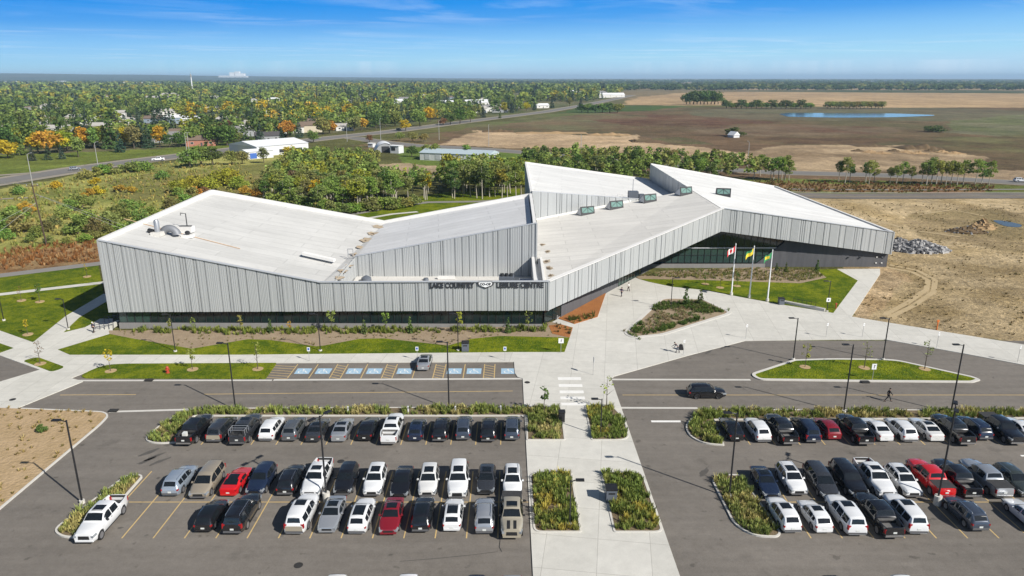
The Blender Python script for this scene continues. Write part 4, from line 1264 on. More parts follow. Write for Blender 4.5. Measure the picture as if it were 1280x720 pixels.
def car_surface(K):
    L, W = K['L'], K['W']
    def hw(x):
        u_ = abs(x - L * .5) / (L * .5)
        return W / 2 * (1 - .17 * u_ ** 5 - .02 * u_ ** 2)
    def sect(x):
        top = interp(K['top'], x); belt = min(interp(K['belt'], x), top - .05)
        w = hw(x); zb = K['clr'] + .10 * max(0, abs(x - L / 2) / (L / 2) - .8) * 5
        arch = 0
        for xc in K['xw']:
            R = K['rw_'] + .07; q = R * R - (x - xc) ** 2
            if q > 0: arch = max(arch, K['rw_'] + sqrt(q))
        h = top - belt
        ins = min(.06 + .30 * h, .30) if h > .12 else .05 + .3 * h
        z2 = max(zb + .13, arch); z3 = max((zb + belt) / 2 + .06, z2 + .02); z4 = max(belt, z3 + .02)
        y5 = w * .985 - ins
        r = min(.055, h * .3)
        return [(0, zb), (w * .90, max(zb, arch)), (w * .97, z2), (w, z3), (w * .985, z4), (y5, max(top - r, z4 + .004)), (y5 - .13, max(top, z4 + .006)), (0, max(top + .025 * min(1, h * 3), z4 + .01))]
    return hw, sect
def side_point(sect, x, t, out=.009):
    s = sect(x); a, b = s[4], s[5]
    return (a[0] + (b[0] - a[0]) * t + out, a[1] + (b[1] - a[1]) * t)
CARMESH = {}
def car_meshes(kind):
    if kind in CARMESH: return CARMESH[kind]
    K = KINDS[kind]; L, W = K['L'], K['W']; hw, sect = car_surface(K)
    xs = set(x for x, _ in K['top']) | set(np.linspace(0, L, 26).tolist())
    for xc in K['xw']:
        R = K['rw_'] + .07
        for q in (-.999, -.93, -.8, -.55, -.28, 0, .28, .55, .8, .93, .999): xs.add(xc + R * q)
        xs.add(xc - R - .015); xs.add(xc + R + .015)
    if 'bed' in K:
        for b in K['bed']: xs.update((b - .002, b + .002))
    xs = sorted(x for x in xs if 0 <= x <= L)
    xs = [x for i, x in enumerate(xs) if i == 0 or x - xs[i - 1] > .0035]
    mb = MB(); n = 15; vs = []
    cx = L / 2
    for x in xs:
        s = sect(x)
        if 'bed' in K and K['bed'][0] < x < K['bed'][1]:
            w = s[4][0]; zt_ = interp(K['top'], x)
            s = s[:4] + [(w, zt_), (w - .09, zt_), (w - .10, .82), (0, .82)]
        ring = [(y, z) for y, z in s] + [(-y, z) for y, z in s[-2:0:-1]]
        vs += [(cx - x, y, z) for y, z in ring]
    n = 14
    fs = []
    for i in range(len(xs) - 1):
        for k in range(n):
            fs.append((i * n + k, (i + 1) * n + k, (i + 1) * n + (k + 1) % n, i * n + (k + 1) % n))
    fs.append(tuple(range(n))); e = (len(xs) - 1) * n; fs.append(tuple(range(e + n - 1, e - 1, -1)))
    mb.add(vs, fs)
    M = {'body': mb.mesh('car_body', PAINT['white'], smooth=32)}
    # side glass
    sides = []
    for a, b in K['side']:
        for sg_ in (1, -1):
            g = MB(); q = [x for x in np.linspace(a, b, 7)]
            lo, hi, v2 = .07, .90, []
            for x in q:
                y, z = side_point(sect, x, lo); v2.append((cx - x, sg_ * y, z + .0))
            for x in q:
                y, z = side_point(sect, x, hi); v2.append((cx - x, sg_ * y, max(z, v2[len(v2) - 7][2] + .01)))
            m_ = len(q)
            ff = [(i, i + 1, m_ + i + 1, m_ + i) for i in range(m_ - 1)]
            if sg_ == 1: ff = [f[::-1] for f in ff]
            g.add(v2, ff); sides.append(g.mesh('side_window', M_autoglass, smooth=30))
    M['side'] = sides
    def across(x0, x1, name, fy=.97, n_=6, m_=8):
        g = MB(); v2 = []
        for x in np.linspace(x0, x1, n_):
            s = sect(x); y6, z6 = s[6]; z7 = s[7][1]
            for k in range(m_ + 1):
                t = -1 + 2 * k / m_; yy = y6 * fy * t
                v2.append((cx - x, yy, z6 + (z7 - z6) * (1 - abs(t) * fy) + .012))
        ff = []
        for i in range(n_ - 1):
            for k in range(m_):
                a = i * (m_ + 1) + k
                ff.append((a, a + m_ + 1, a + m_ + 2, a + 1)[::-1])
        g.add(v2, [f[::-1] for f in ff]); return g
    M['windscreen'] = across(K['ws'][0] + .05, K['ws'][1] - .04, 'windscreen', 1.06).mesh('windscreen', M_autoglass, smooth=30)
    M['rear_window'] = across(K['rw'][0] + .02, K['rw'][1] - .03, 'rear_window', 1.0).mesh('rear_window', M_autoglass, smooth=30)
    r0 = K['ws'][1] + .18
    M['sunroof'] = across(r0, r0 + (.85 if kind in ('sedan', 'coupe', 'pickup', 'hatch') else 1.0), 'sunroof', .82).mesh('sunroof', M_autoglass, smooth=30)
    M['panoroof'] = across(r0, K['rw'][0] - .35, 'sunroof', .9).mesh('sunroof', M_autoglass, smooth=30)
    M['black_roof'] = across(r0 - .14, K['rw'][0] - .06, 'roof_panel', 1.0).mesh('roof_panel', PAINT['black'], smooth=30)
    # wheels
    r = K['rw_']
    t = MB(); prof = [(r * .70, -.10), (r * .93, -.115), (r, -.085), (r, .085), (r * .93, .115), (r * .70, .10)]
    nn = 20; vv = []
    for (rr, yy) in prof:
        for k in range(nn):
            vv.append((rr * cos(2 * pi * k / nn), yy, rr * sin(2 * pi * k / nn)))
    ff = []
    for i in range(len(prof)):
        j = (i + 1) % len(prof)
        for k in range(nn): ff.append((i * nn + k, i * nn + (k + 1) % nn, j * nn + (k + 1) % nn, j * nn + k))
    t.add(vv, ff); M['tyre'] = t.mesh('tyre', M_tyre, smooth=40)
    w = MB(); rr = r * .70; vv = [(0, .075, 0)]
    for k in range(20):
        q = rr if True else rr; vv.append((q * cos(2 * pi * k / 20), .085, q * sin(2 * pi * k / 20)))
    for k in range(20):
        q = rr * .82; vv.append((q * cos(2 * pi * k / 20), .055 if k % 4 in (1, 2) else .088, q * sin(2 * pi * k / 20)))
    for k in range(20):
        q = rr * .28; vv.append((q * cos(2 * pi * k / 20), .085, q * sin(2 * pi * k / 20)))
    ff = []
    for k in range(20):
        k2 = (k + 1) % 20
        ff += [(1 + k, 1 + k2, 21 + k2, 21 + k), (21 + k, 21 + k2, 41 + k2, 41 + k), (41 + k, 41 + k2, 0)]
    w.add(vv, ff); w.add([(x, -y, z) for x, y, z in vv], [f[::-1] for f in ff])
    M['rim'] = w.mesh('rim', M_rim, smooth=25)
    # small fittings
    def corner(x, y, z, size, slope=0.0):
        q = MB(); q.box((0, 0, 0), size, 0, 0, .9); return q.mesh('lamp', M_headlamp)
    ft = interp(K['top'], .1); bl = interp(K['belt'], .3)
    M['headlight'] = MB().box((0, 0, 0), (.50, .40, .17), 0, 0, .92).mesh('headlight', M_headlamp)
    M['taillight'] = MB().box((0, 0, 0), (.22, .26, .17 if kind not in ('pickup', 'large_suv', 'minivan') else .40), 0, 0, .95).mesh('taillight', M_tail)
    M['mirror'] = MB().box((0, 0, 0), (.12, .22, .15), 0, 0, .8).mesh('wing_mirror', PAINT['black'])
    M['plate'] = MB().box((0, 0, 0), (.03, .32, .16)).mesh('licence_plate', M_plate)
    M['grille'] = MB().box((0, 0, 0), (.12, W * .48, .34 if kind in ('pickup', 'large_suv') else .22), 0, 0, .94).mesh('grille', M_trim)
    M['bumper_f'] = MB().box((0, 0, 0), (.16, W * .78, .16), 0, 0, .95).mesh('front_bumper', M_bumper)
    M['bumper_r'] = MB().box((0, 0, 0), (.18, W * .80, .18), 0, 0, .95).mesh('rear_bumper', M_bumper)
    M['handle'] = MB().box((0, 0, 0), (.18, .03, .035)).mesh('door_handle', M_trim)
    M['sill'] = MB().box((0, 0, 0), (K['xw'][1] - K['xw'][0] - 2 * r - .2, .05, .09)).mesh('side_sill', M_trim)
    q = MB()
    y6 = sect(r0 + .2)[6][0] + .03; zz = sect(r0 + .3)[6][1]
    xe = K['rw'][0] - .15
    rail = MB().tube([(cx - r0, 0, -.02), (cx - r0 - .1, 0, .05), (cx - xe + .1, 0, .05), (cx - xe, 0, -.04)], .02, 6)
    M['rail'] = rail.mesh('roof_rail', M_chrome)
    M['rail_y'] = (y6, zz)
    if 'bed' in K:
        b0, b1 = K['bed']; w5 = hw((b0 + b1) / 2) * .985 - .105
        q = MB(); x0, x1 = cx - b1, cx - b0
        q.add([(x0, -w5, .835), (x1, -w5, .835), (x1, w5, .835), (x0, w5, .835), (x0, -w5, 1.34), (x1, -w5, 1.34), (x1, w5, 1.34), (x0, w5, 1.34)],
              [(0, 1, 2, 3), (0, 4, 5, 1), (1, 5, 6, 2), (2, 6, 7, 3), (3, 7, 4, 0)])
        M['bed'] = q.mesh('cargo_bed', M_bedliner)
        M['cover'] = MB().box((cx - (b0 + b1) / 2, 0, 1.375), (b1 - b0 + .1, w5 * 2 + .14, .03)).mesh('bed_cover', M_bedliner)
        q = MB()
        for x in (cx - b0 - .15, cx - (b0 + b1) / 2, cx - b1 + .15):
            for s_ in (-1, 1): q.tube([(x, s_ * (w5 + .05), 1.33), (x, s_ * (w5 + .02), 1.95)], .03, 6)
            q.tube([(x, -w5 - .02, 1.95), (x, w5 + .02, 1.95)], .03, 6)
        for s_ in (-1, 1): q.tube([(cx - b0 - .15, s_ * w5, 1.95), (cx - b1 + .15, s_ * w5, 1.95)], .03, 6)
        M['rack'] = q.mesh('bed_rack', M_steel)
    CARMESH[kind] = M
    return M

def own(o, m):
    o.material_slots[0].link = 'OBJECT'; o.material_slots[0].material = m

def make_car(kind, pname, label, cat, x, y, rz, group=None, opts=(), z=.03):
    """rz turns the nose: 0 = +X, pi/2 = +Y"""
    K = KINDS[kind]; M = car_meshes(kind); hw, sect = car_surface(K); L, W = K['L'], K['W']; cx = L / 2
    P = PAINT[pname]
    t = thing('pickup_truck' if kind == 'pickup' else 'minivan' if kind == 'minivan' else 'parked_car' if group else 'car', label, cat, (x, y, z), rz, group)
    b = link_obj('body', M['body'], t); own(b, P)
    link_obj('windscreen', M['windscreen'], t); link_obj('rear_window', M['rear_window'], t)
    for m in M['side']: link_obj('side_window', m, t)
    if 'sunroof' in opts: link_obj('sunroof', M['sunroof'], t)
    if 'pano' in opts: link_obj('sunroof', M['panoroof'], t)
    if 'blackroof' in opts: link_obj('roof_panel', M['black_roof'], t)
    for xc in K['xw']:
        for s_ in (1, -1):
            w = link_obj('wheel', M['tyre'], t, (cx - xc, s_ * (W / 2 - .14), K['rw_']))
            r = link_obj('rim', M['rim'], w)
            if 'darkrim' in opts: own(r, M_rim_d)
    zf = min(interp(K['belt'], .35), interp(K['top'], .25)) - .08
    zr = interp(K['belt'], L - .05) - .03
    for s_ in (1, -1):
        h = link_obj('headlight', M['headlight'], t, (cx - .225, s_ * (hw(.2) - .165), zf + .03)); h.rotation_euler = (0, .12, -s_ * .22)
        dz = {'pickup': -.20, 'large_suv': -.02, 'minivan': -.05}.get(kind, -.08)
        h = link_obj('taillight', M['taillight'], t, (-cx + .13, s_ * (hw(L - .1) - .10), zr + dz)); h.rotation_euler = (0, 0, s_ * .18)
        if 'orange_tail' in opts: pass
        xm_ = K['ws'][0] + .42
        mi = link_obj('wing_mirror', M['mirror'], t, (cx - xm_, s_ * (hw(xm_) + .07), interp(K['belt'], xm_) + .10))
        own(mi, P if kind != 'pickup' else M_trim)
        link_obj('side_sill', M['sill'], t, (cx - sum(K['xw']) / 2, s_ * (W / 2 * .97), K['clr'] + .08))
        for a, bb in K['side'][:2]:
            link_obj('door_handle', M['handle'], t, (cx - bb + .12, s_ * (hw(bb) * .99 + .005), interp(K['belt'], bb) - .10))
    link_obj('grille', M['grille'], t, (cx - .04, 0, zf - (.10 if kind in ('pickup', 'large_suv') else .08)))
    if 'chrome' in opts:
        own(t.children[-1], M_chrome)
    bf = link_obj('front_bumper', M['bumper_f'], t, (cx - .05, 0, K['clr'] + .18))
    br = link_obj('rear_bumper', M['bumper_r'], t, (-cx + .06, 0, K['clr'] + .24))
    if kind == 'pickup':
        own(br, M_chrome if 'chrome' in opts or pname in ('white', 'silver', 'black') else M_bumper); own(bf, M_chrome if 'chrome' in opts else (P if pname != 'black' else M_bumper))
    elif kind in ('sedan', 'coupe', 'hatch'):
        own(br, P); own(bf, P)
    link_obj('licence_plate', M['plate'], t, (-cx - .012 + (.0 if kind == 'pickup' else .012), 0, zr - (.34 if kind in ('sedan', 'coupe') else .30)))
    if 'rails' in opts:
        y6, zz = M['rail_y']
        for s_ in (1, -1):
            o = link_obj('roof_rail', M['rail'], t, (0, s_ * y6, zz))
            if pname in ('black', 'navy') and 'silverrail' not in opts: own(o, M_trim)
    if kind == 'pickup':
        o = link_obj('cargo_bed', M['bed'], t)
        if 'dusty' in opts: own(o, M_beddusty)
        if 'cover' in opts: link_obj('bed_cover', M['cover'], t)
        if 'rack' in opts: link_obj('bed_rack', M['rack'], t)
    if 'stripes' in opts:
        q = MB()
        for s_ in (-1, 1):
            pts = [(cx - xx, s_ * .28, sect(xx)[6][1] + (sect(xx)[7][1] - sect(xx)[6][1]) * .7 + .012) for xx in (.12, .5, .9, 1.2)]
            q.add([(p[0], p[1] - .14, p[2]) for p in pts] + [(p[0], p[1] + .14, p[2]) for p in pts], [(i, i + 1, 5 + i, 4 + i) for i in range(3)])
        q.build('hood_stripes', M_trim, t)
    if 'tandoor' in opts:
        q = MB(); s0 = sect(L - .03); q.box((-cx + .03, 0, .82), (.10, W * .76, .46), 0, 0, .95)
        q.build('tailgate_panel', PAINT['tan'], t)
    if 'cargo' in opts:
        MB().box((-cx + 1.0, .2, 1.12), (.5, .4, .5)).build('white_box_in_bed', M_plate, t)
    return t

G_A = 'cars parked in the first row left of the walkway'
UP, DN = pi / 2, -pi / 2
def jit(s): return random.Random(s).uniform(-1, 1)
ROWS = {'A': 73.0, 'B': 62.1, 'C': 56.5, 'D': 45.25}
GRP = {'A': 'cars parked nose-in at the long planted bed', 'B': 'cars parked in the back half of the double row', 'C': 'cars parked in the front half of the double row', 'D': 'cars whose roofs show at the lower edge'}
def stall(side, i): return X0 + 1.375 - 2.75 * i if side == 'L' else X0 + 27.5 + 1.375 + 2.75 * (i - 1)
# (side, row, stall, kind, paint, nose up/down, options, label, category)
CARS = [
 ('L', 'A', 0, 'suv', 'bluegrey', UP, 'rails', 'dark blue-grey crossover at the end of the planted bed, nearest the paved walkway', 'suv'),
 ('L', 'A', 1, 'suv', 'black', UP, 'rails darkrim', 'black crossover with a bright rear window, second in from the paved walkway at the bed', 'suv'),
 ('L', 'A', 2, 'suv', 'bluegrey', UP, 'rails', 'slate blue SUV at the bed, third in from the walkway, between two black ones', 'suv'),
 ('L', 'A', 3, 'suv', 'black', UP, 'rails', 'black SUV with bare roof between slate SUV and navy sedan at the bed', 'suv'),
 ('L', 'A', 4, 'hatch', 'navy', UP, 'sunroof', 'navy hatchback parked beside the white pickup at the bed, on its right', 'car'),
 ('L', 'A', 5, 'pickup', 'white', UP, 'sunroof dusty', 'white pickup with sunroof and open dark bed, backed by the planted bed', 'pickup'),
 ('L', 'A', 6, 'sedan', 'black', UP, '', 'black sedan between the white pickup and the silver sedan at the bed', 'car'),
 ('L', 'A', 7, 'sedan', 'silver', UP, 'pano', 'silver sedan with long dark glass roof at the planted bed', 'car'),
 ('L', 'A', 8, 'sedan', 'charcoal', UP, 'sunroof', 'charcoal sedan right behind the twin-headed lamp post at the bed', 'car'),
 ('L', 'A', 9, 'suv', 'grey', UP, 'rails', 'grey crossover with upright red tail lamps beside the white one at the bed', 'suv'),
 ('L', 'A', 10, 'suv', 'white', UP, 'darkrim', 'white crossover with smooth roof next to the truck with a bed rack', 'suv'),
 ('L', 'A', 11, 'pickup', 'charcoal', UP, 'rack sunroof', 'charcoal pickup with a silver rack over its bed', 'pickup'),
 ('L', 'A', 12, 'minivan', 'charcoal', UP, 'tandoor', 'dark minivan with a beige tailgate between two dark pickups', 'minivan'),
 ('L', 'A', 13, 'pickup', 'black', UP, 'cargo sunroof', 'black pickup with a small white box in its bed at the row end', 'pickup'),
 ('L', 'B', 0, 'suv', 'white', DN, 'sunroof rails', 'white SUV with roof hatch facing the camera, directly behind the tan truck', 'suv'),
 ('L', 'B', 1, 'hatch', 'charcoal', DN, 'sunroof', 'small charcoal hatchback facing the camera between two white SUVs', 'car'),
 ('L', 'B', 2, 'large_suv', 'white', DN, 'sunroof darkrim', 'tall boxy white SUV with black grille, third in from the walkway', 'suv'),
 ('L', 'B', 3, 'suv', 'pearl', DN, 'sunroof', 'pearl white crossover behind the black SUV with red lamps', 'suv'),
 ('L', 'B', 4, 'sedan', 'black', DN, '', 'black sedan with domed roof facing the camera behind the dark red car', 'car'),
 ('L', 'B', 5, 'suv', 'white', DN, 'sunroof silverrail', 'white SUV with silver sill, behind the white crossover with dark hatch window', 'suv'),
 ('L', 'B', 6, 'suv', 'black', DN, '', 'black SUV facing the camera beside the white pickup with dark grille', 'suv'),
 ('L', 'B', 7, 'pickup', 'white', DN, 'sunroof', 'white pickup facing the camera with the lamp post across its hood', 'pickup'),
 ('L', 'B', 8, 'suv', 'black', UP, 'rails silverrail', 'black SUV with silver roof rails left of the white pickup', 'suv'),
 ('L', 'B', 9, 'suv', 'navy', DN, '', 'navy SUV facing the camera next to the red coupe', 'suv'),
 ('L', 'B', 10, 'coupe', 'red', UP, 'sunroof', 'bright red coupe, the only one of its colour among the cars left of the walkway', 'car'),
 ('L', 'B', 11, 'minivan', 'beige', DN, '', 'beige minivan facing the camera left of the red coupe', 'minivan'),
 ('L', 'B', 12, 'suv', 'ice', UP, 'rails silverrail', 'pale blue-silver crossover with glowing red lamps at the row end', 'suv'),
 ('L', 'C', 0, 'pickup', 'tan', DN, 'stripes sunroof cover', 'tan truck with two black hood stripes beside the planted islands', 'pickup'),
 ('L', 'C', 1, 'suv', 'silver', UP, 'rails silverrail', 'silver SUV with roof rails seen from behind, beside the striped tan truck', 'suv'),
 ('L', 'C', 2, 'hatch', 'white', UP, 'pano', 'white hatchback with dark roof panels seen from behind, near the silver SUV', 'car'),
 ('L', 'C', 3, 'suv', 'black', UP, 'pano', 'black SUV seen from behind beside the dark red sedan', 'suv'),
 ('L', 'C', 4, 'sedan', 'darkred', DN, 'sunroof', 'dark red sedan facing the camera in the double row', 'car'),
 ('L', 'C', 5, 'suv', 'white', UP, 'pano', 'white crossover with dark roof glass between dark red and silver sedans', 'suv'),
 ('L', 'C', 6, 'sedan', 'silver', DN, 'sunroof', 'silver sedan facing the camera beside the foot of the twin-headed lamp post', 'car'),
 ('L', 'C', 7, 'large_suv', 'white', UP, 'sunroof tandoor', 'white SUV with a tan tailgate seen from behind', 'suv'),
 ('L', 'C', 9, 'large_suv', 'black', UP, 'rails silverrail sunroof', 'long black SUV with silver rails and roof hatch seen from behind', 'suv'),
 ('L', 'C', 10, 'hatch', 'black', UP, 'pano', 'black hatchback with one bright red lamp at the left end of the front half row', 'car'),
 ('L', 'C', 13, 'pickup', 'white', DN, 'sunroof', 'white pickup alone beside the long planted island at the left', 'pickup'),
 ('L', 'D', 0, 'sedan', 'silver', DN, '', 'silver car at the lower edge, just left of the walkway', 'car'),
 ('L', 'D', 1, 'suv', 'navy', DN, 'rails', 'navy SUV roof at the lower edge, second from the walkway', 'suv'),
 ('L', 'D', 3, 'suv', 'white', DN, '', 'white SUV roof at the lower edge below the red sedan', 'suv'),
 ('L', 'D', 5, 'suv', 'pearl', DN, '', 'pearl white roof at the lower edge below the tan-tailed SUV', 'suv'),
 ('R', 'A', 0, 'sedan', 'black', UP, 'sunroof', 'black sedan behind the tall lamp post at the end of the bed', 'car'),
 ('R', 'A', 1, 'suv', 'white', UP, '', 'white crossover between a black sedan and a black pickup by the planted bed', 'suv'),
 ('R', 'A', 2, 'pickup', 'black', UP, 'dusty', 'black pickup with dusty grey bed next to the white crossover', 'pickup'),
 ('R', 'A', 3, 'minivan', 'navy', UP, 'rails', 'dark navy van-like SUV left of the small red car', 'suv'),
 ('R', 'A', 4, 'hatch', 'darkred', UP, '', 'small dark red hatchback between two dark vehicles by the bed', 'car'),
 ('R', 'A', 5, 'pickup', 'black', UP, 'sunroof', 'black pickup with empty black bed right of the small red car', 'pickup'),
 ('R', 'A', 6, 'sedan', 'white', UP, '', 'white sedan with plain roof beside the black pickup with empty bed', 'car'),
 ('R', 'A', 7, 'suv', 'white', UP, 'darkrim', 'white crossover between two white sedans', 'suv'),
 ('R', 'A', 8, 'sedan', 'pearl', UP, 'sunroof', 'white sedan with dark sunroof left of the tall lamp post', 'car'),
 ('R', 'A', 9, 'pickup', 'black', UP, 'sunroof chrome', 'black pickup crossed by the tall lamp post, tailgate to the camera', 'pickup'),
 ('R', 'A', 10, 'suv', 'navy', UP, 'rails silverrail', 'navy SUV with silver rails between two black pickups', 'suv'),
 ('R', 'A', 11, 'pickup', 'black', DN, 'chrome cover', 'black pickup with bright chrome grille facing the camera', 'pickup'),
 ('R', 'A', 12, 'sedan', 'white', UP, '', 'white car cut off by the right edge of the picture at the bed', 'car'),
 ('R', 'B', 0, 'sedan', 'navy', DN, 'sunroof', 'navy sedan facing the camera beside the curved planted island', 'car'),
 ('R', 'B', 1, 'suv', 'white', DN, 'sunroof rails', 'white SUV facing the camera right of the navy sedan', 'suv'),
 ('R', 'B', 2, 'minivan', 'charcoal', DN, '', 'charcoal van facing the camera right of a white SUV', 'minivan'),
 ('R', 'B', 3, 'large_suv', 'black', DN, '', 'big black SUV with pale seats behind its windscreen, left of a white pickup', 'suv'),
 ('R', 'B', 4, 'pickup', 'white', DN, 'sunroof', 'white pickup with sunroof facing the camera behind two white SUVs', 'pickup'),
 ('R', 'B', 5, 'suv', 'white', DN, 'sunroof darkrim rails', 'white SUV facing the camera left of the red pickup', 'suv'),
 ('R', 'B', 6, 'pickup', 'red', UP, 'cover', 'bright red pickup with a grey bed cover', 'pickup'),
 ('R', 'B', 7, 'pickup', 'black', UP, 'dusty', 'black pickup with open dusty bed right of the red pickup', 'pickup'),
 ('R', 'B', 8, 'pickup', 'silver', UP, 'cover', 'silver pickup with dark bed cover', 'pickup'),
 ('R', 'B', 9, 'suv', 'green', DN, 'rails', 'dark green-grey SUV cut by the right edge of the picture', 'suv'),
 ('R', 'C', 0, 'suv', 'white', UP, 'sunroof', 'white crossover nearest the curved planted island, seen from behind', 'suv'),
 ('R', 'C', 1, 'hatch', 'white', UP, 'sunroof', 'white hatchback with tall red tail lamps, second from the curved island', 'car'),
 ('R', 'C', 2, 'large_suv', 'white', UP, 'sunroof', 'large white SUV left of the black pickup with the worn bed', 'suv'),
 ('R', 'C', 3, 'pickup', 'black', UP, 'dusty', 'black pickup with worn grey bed between two large white SUVs', 'pickup'),
 ('R', 'C', 4, 'large_suv', 'white', UP, 'sunroof darkrim', 'large white SUV left of the lamp post on its white footing', 'suv'),
 ('R', 'C', 6, 'suv', 'bluegrey', UP, 'rails silverrail', 'blue-grey SUV standing alone right of the lamp post with white footing', 'suv'),
 ('R', 'C', 8, 'sedan', 'white', UP, '', 'white sedan in front half row at the right edge of the picture', 'car'),
 ('R', 'D', 0, 'suv', 'black', DN, '', 'dark car just showing at the lower edge under the curved island', 'suv'),
 ('R', 'D', 2, 'suv', 'white', DN, '', 'white car just showing at the lower edge under the black pickup', 'suv'),
]
for n_, (sd_, row, i, kind, pn, nose, opts, label, cat) in enumerate(CARS):
    xx = stall(sd_, i if sd_ == 'L' else i) if sd_ == 'L' else X0 + 27.5 - 1.375 + 2.75 * i
    yy = ROWS[row] + .25 * jit(n_) + (-.35 if kind == 'pickup' and row == 'A' else 0)
    if row == 'C': yy = min(yy, 59.1 - KINDS[kind]['L'] / 2)
    if row == 'B': yy = max(yy, 59.4 + KINDS[kind]['L'] / 2)
    if row == 'A': yy = min(yy, 76.0 - KINDS[kind]['L'] / 2)
    if (sd_, row, i) == ('L', 'C', 13): xx -= 1.1; yy -= .6
    make_car(kind, pn, label, cat, xx + .15 * jit(n_ + 100), yy, nose + .025 * jit(n_ + 200), GRP[row] + (' left of the walkway' if sd_ == 'L' else ' right of the walkway'), opts.split())
x, y = G(529, 461)
make_car('sedan', 'silver', 'silver sedan parked alone in an accessible bay by the sidewalk', 'car', x + .1, y + 1.2, UP, None, ['sunroof'])
x, y = G(884, 499)
make_car('suv', 'black', 'dark SUV driving along the road past the grass island', 'suv', x, y + .8, 0.0, None, ['darkrim'])
x, y = G(94, 213)
make_car('suv', 'silver', 'silver vehicle driving on the highway beyond the meadow, nearest the utility pole', 'car', x, y, .5, None, [], .2)
x, y = G(198, 201.5)
make_car('pickup', 'white', 'white truck driving on the highway near the pair of street lamps', 'pickup', x, y, .5 + pi, None, [], .2)
x, y = G(1275, 228)
make_car('suv', 'white', 'white vehicle on the far road at the right edge beyond the aspens', 'car', x, y, -.1, None, [], .2)
x, y = G(499, 163)
make_car('suv', 'black', 'dark car on the highway beside the yellow tree', 'car', x, y, .5, None, [], .2)
# ------------------------------------------------------------------ vegetation
def leaf_mat(name, attr=None, transl=.36):
    m = bpy.data.materials.new(name); m.use_nodes = True
    nt = m.node_tree; N, L = nt.nodes, nt.links; N.clear()
    o = N.new('ShaderNodeOutputMaterial')
    g = N.new('ShaderNodeNewGeometry')
    mr = N.new('ShaderNodeMapRange'); mr.inputs['To Min'].default_value = .62; mr.inputs['To Max'].default_value = 1.38
    L.new(g.outputs['Random Per Island'], mr.inputs['Value'])
    sc_ = N.new('ShaderNodeVectorMath'); sc_.operation = 'SCALE'; L.new(mr.outputs[0], sc_.inputs['Scale'])
    if attr:
        a = N.new('ShaderNodeAttribute'); a.attribute_name = attr; L.new(a.outputs['Color'], sc_.inputs[0])
    else:
        a = N.new('ShaderNodeObjectInfo'); L.new(a.outputs['Color'], sc_.inputs[0])
    d = N.new('ShaderNodeBsdfDiffuse'); t = N.new('ShaderNodeBsdfTranslucent'); mx = N.new('ShaderNodeMixShader')
    mx.inputs[0].default_value = transl
    L.new(sc_.outputs[0], d.inputs[0]); L.new(sc_.outputs[0], t.inputs[0])
    L.new(d.outputs[0], mx.inputs[1]); L.new(t.outputs[0], mx.inputs[2]); L.new(mx.outputs[0], o.inputs[0])
    return m
M_leaf = leaf_mat('leaf_object_colour')
M_leafa = leaf_mat('leaf_vertex_colour', 'leaf')
M_blade = leaf_mat('blade_vertex_colour', 'leaf', .2)
M_bark = mottled('grey_bark', (.12, .095, .07), (.06, .05, .04), ((1.2, .6), (6, .4)), .9, coords='OBJECT')
M_birch = mottled('pale_bark', (.52, .48, .40), (.26, .23, .19), ((1.0, .6), (5, .4)), .9, coords='OBJECT')

def quads(pos, size, rng, up=0.25, flat=None):
    """small leaf faces at pos, random tilt; returns verts (n,4,3)"""
    n = len(pos)
    d = rng.normal(size=(n, 3)); d[:, 2] += up
    d /= np.linalg.norm(d, axis=1, keepdims=True)
    r = rng.normal(size=(n, 3)); a = np.cross(d, r); a /= np.linalg.norm(a, axis=1, keepdims=True) + 1e-9
    b = np.cross(d, a)
    s = (size * rng.uniform(.65, 1.35, n))[:, None]
    a = a * s * .5; b = b * s * .62
    return np.stack([pos - a - b * .35, pos + a * .8 - b * .8, pos + a * .5 + b, pos - a * .9 + b * .6], 1)

def quad_mesh(name, V, mat_, colors=None):
    n = len(V)
    me = bpy.data.meshes.new(name)
    me.vertices.add(n * 4); me.vertices.foreach_set('co', V.reshape(-1).astype(np.float32))
    me.loops.add(n * 4); me.loops.foreach_set('vertex_index', np.arange(n * 4, dtype=np.int32))
    me.polygons.add(n); me.polygons.foreach_set('loop_start', np.arange(0, n * 4, 4, dtype=np.int32))
    me.update(calc_edges=True)
    if colors is not None:
        ca = me.color_attributes.new('leaf', 'FLOAT_COLOR', 'POINT')
        c = np.concatenate([np.repeat(colors, 4, 0), np.ones((n * 4, 1))], 1)
        ca.data.foreach_set('color', c.astype(np.float32).ravel())
    me.materials.append(mat_)
    return me

def crown_round(seed, h, r, z0, clumps, n, leaf, squash=1.0):
    """leaf clumps spread over an uneven ovoid between z0 and h"""
    rng = np.random.default_rng(seed)
    cz = (z0 + h) / 2; hz = (h - z0) / 2
    P = []
    for k in range(clumps):
        t = rng.uniform(-.8, .95); a = rng.uniform(0, 2 * pi)
        rad = r * sqrt(max(.05, 1 - t * t)) * rng.uniform(.35, .85)
        c = np.array([cos(a) * rad, sin(a) * rad, cz + t * hz * .8])
        cr = r * rng.uniform(.28, .48)
        m_ = max(4, int(n / clumps * rng.uniform(.6, 1.4)))
        v = rng.normal(size=(m_, 3)); v /= np.linalg.norm(v, axis=1, keepdims=True)
        v *= (cr * rng.uniform(.45, 1.0, m_) ** .5)[:, None]; v[:, 2] *= .75 * squash
        P.append(c + v)
    P = np.concatenate(P)
    P = P[P[:, 2] > z0 * .7]
    return quads(P, leaf, rng)

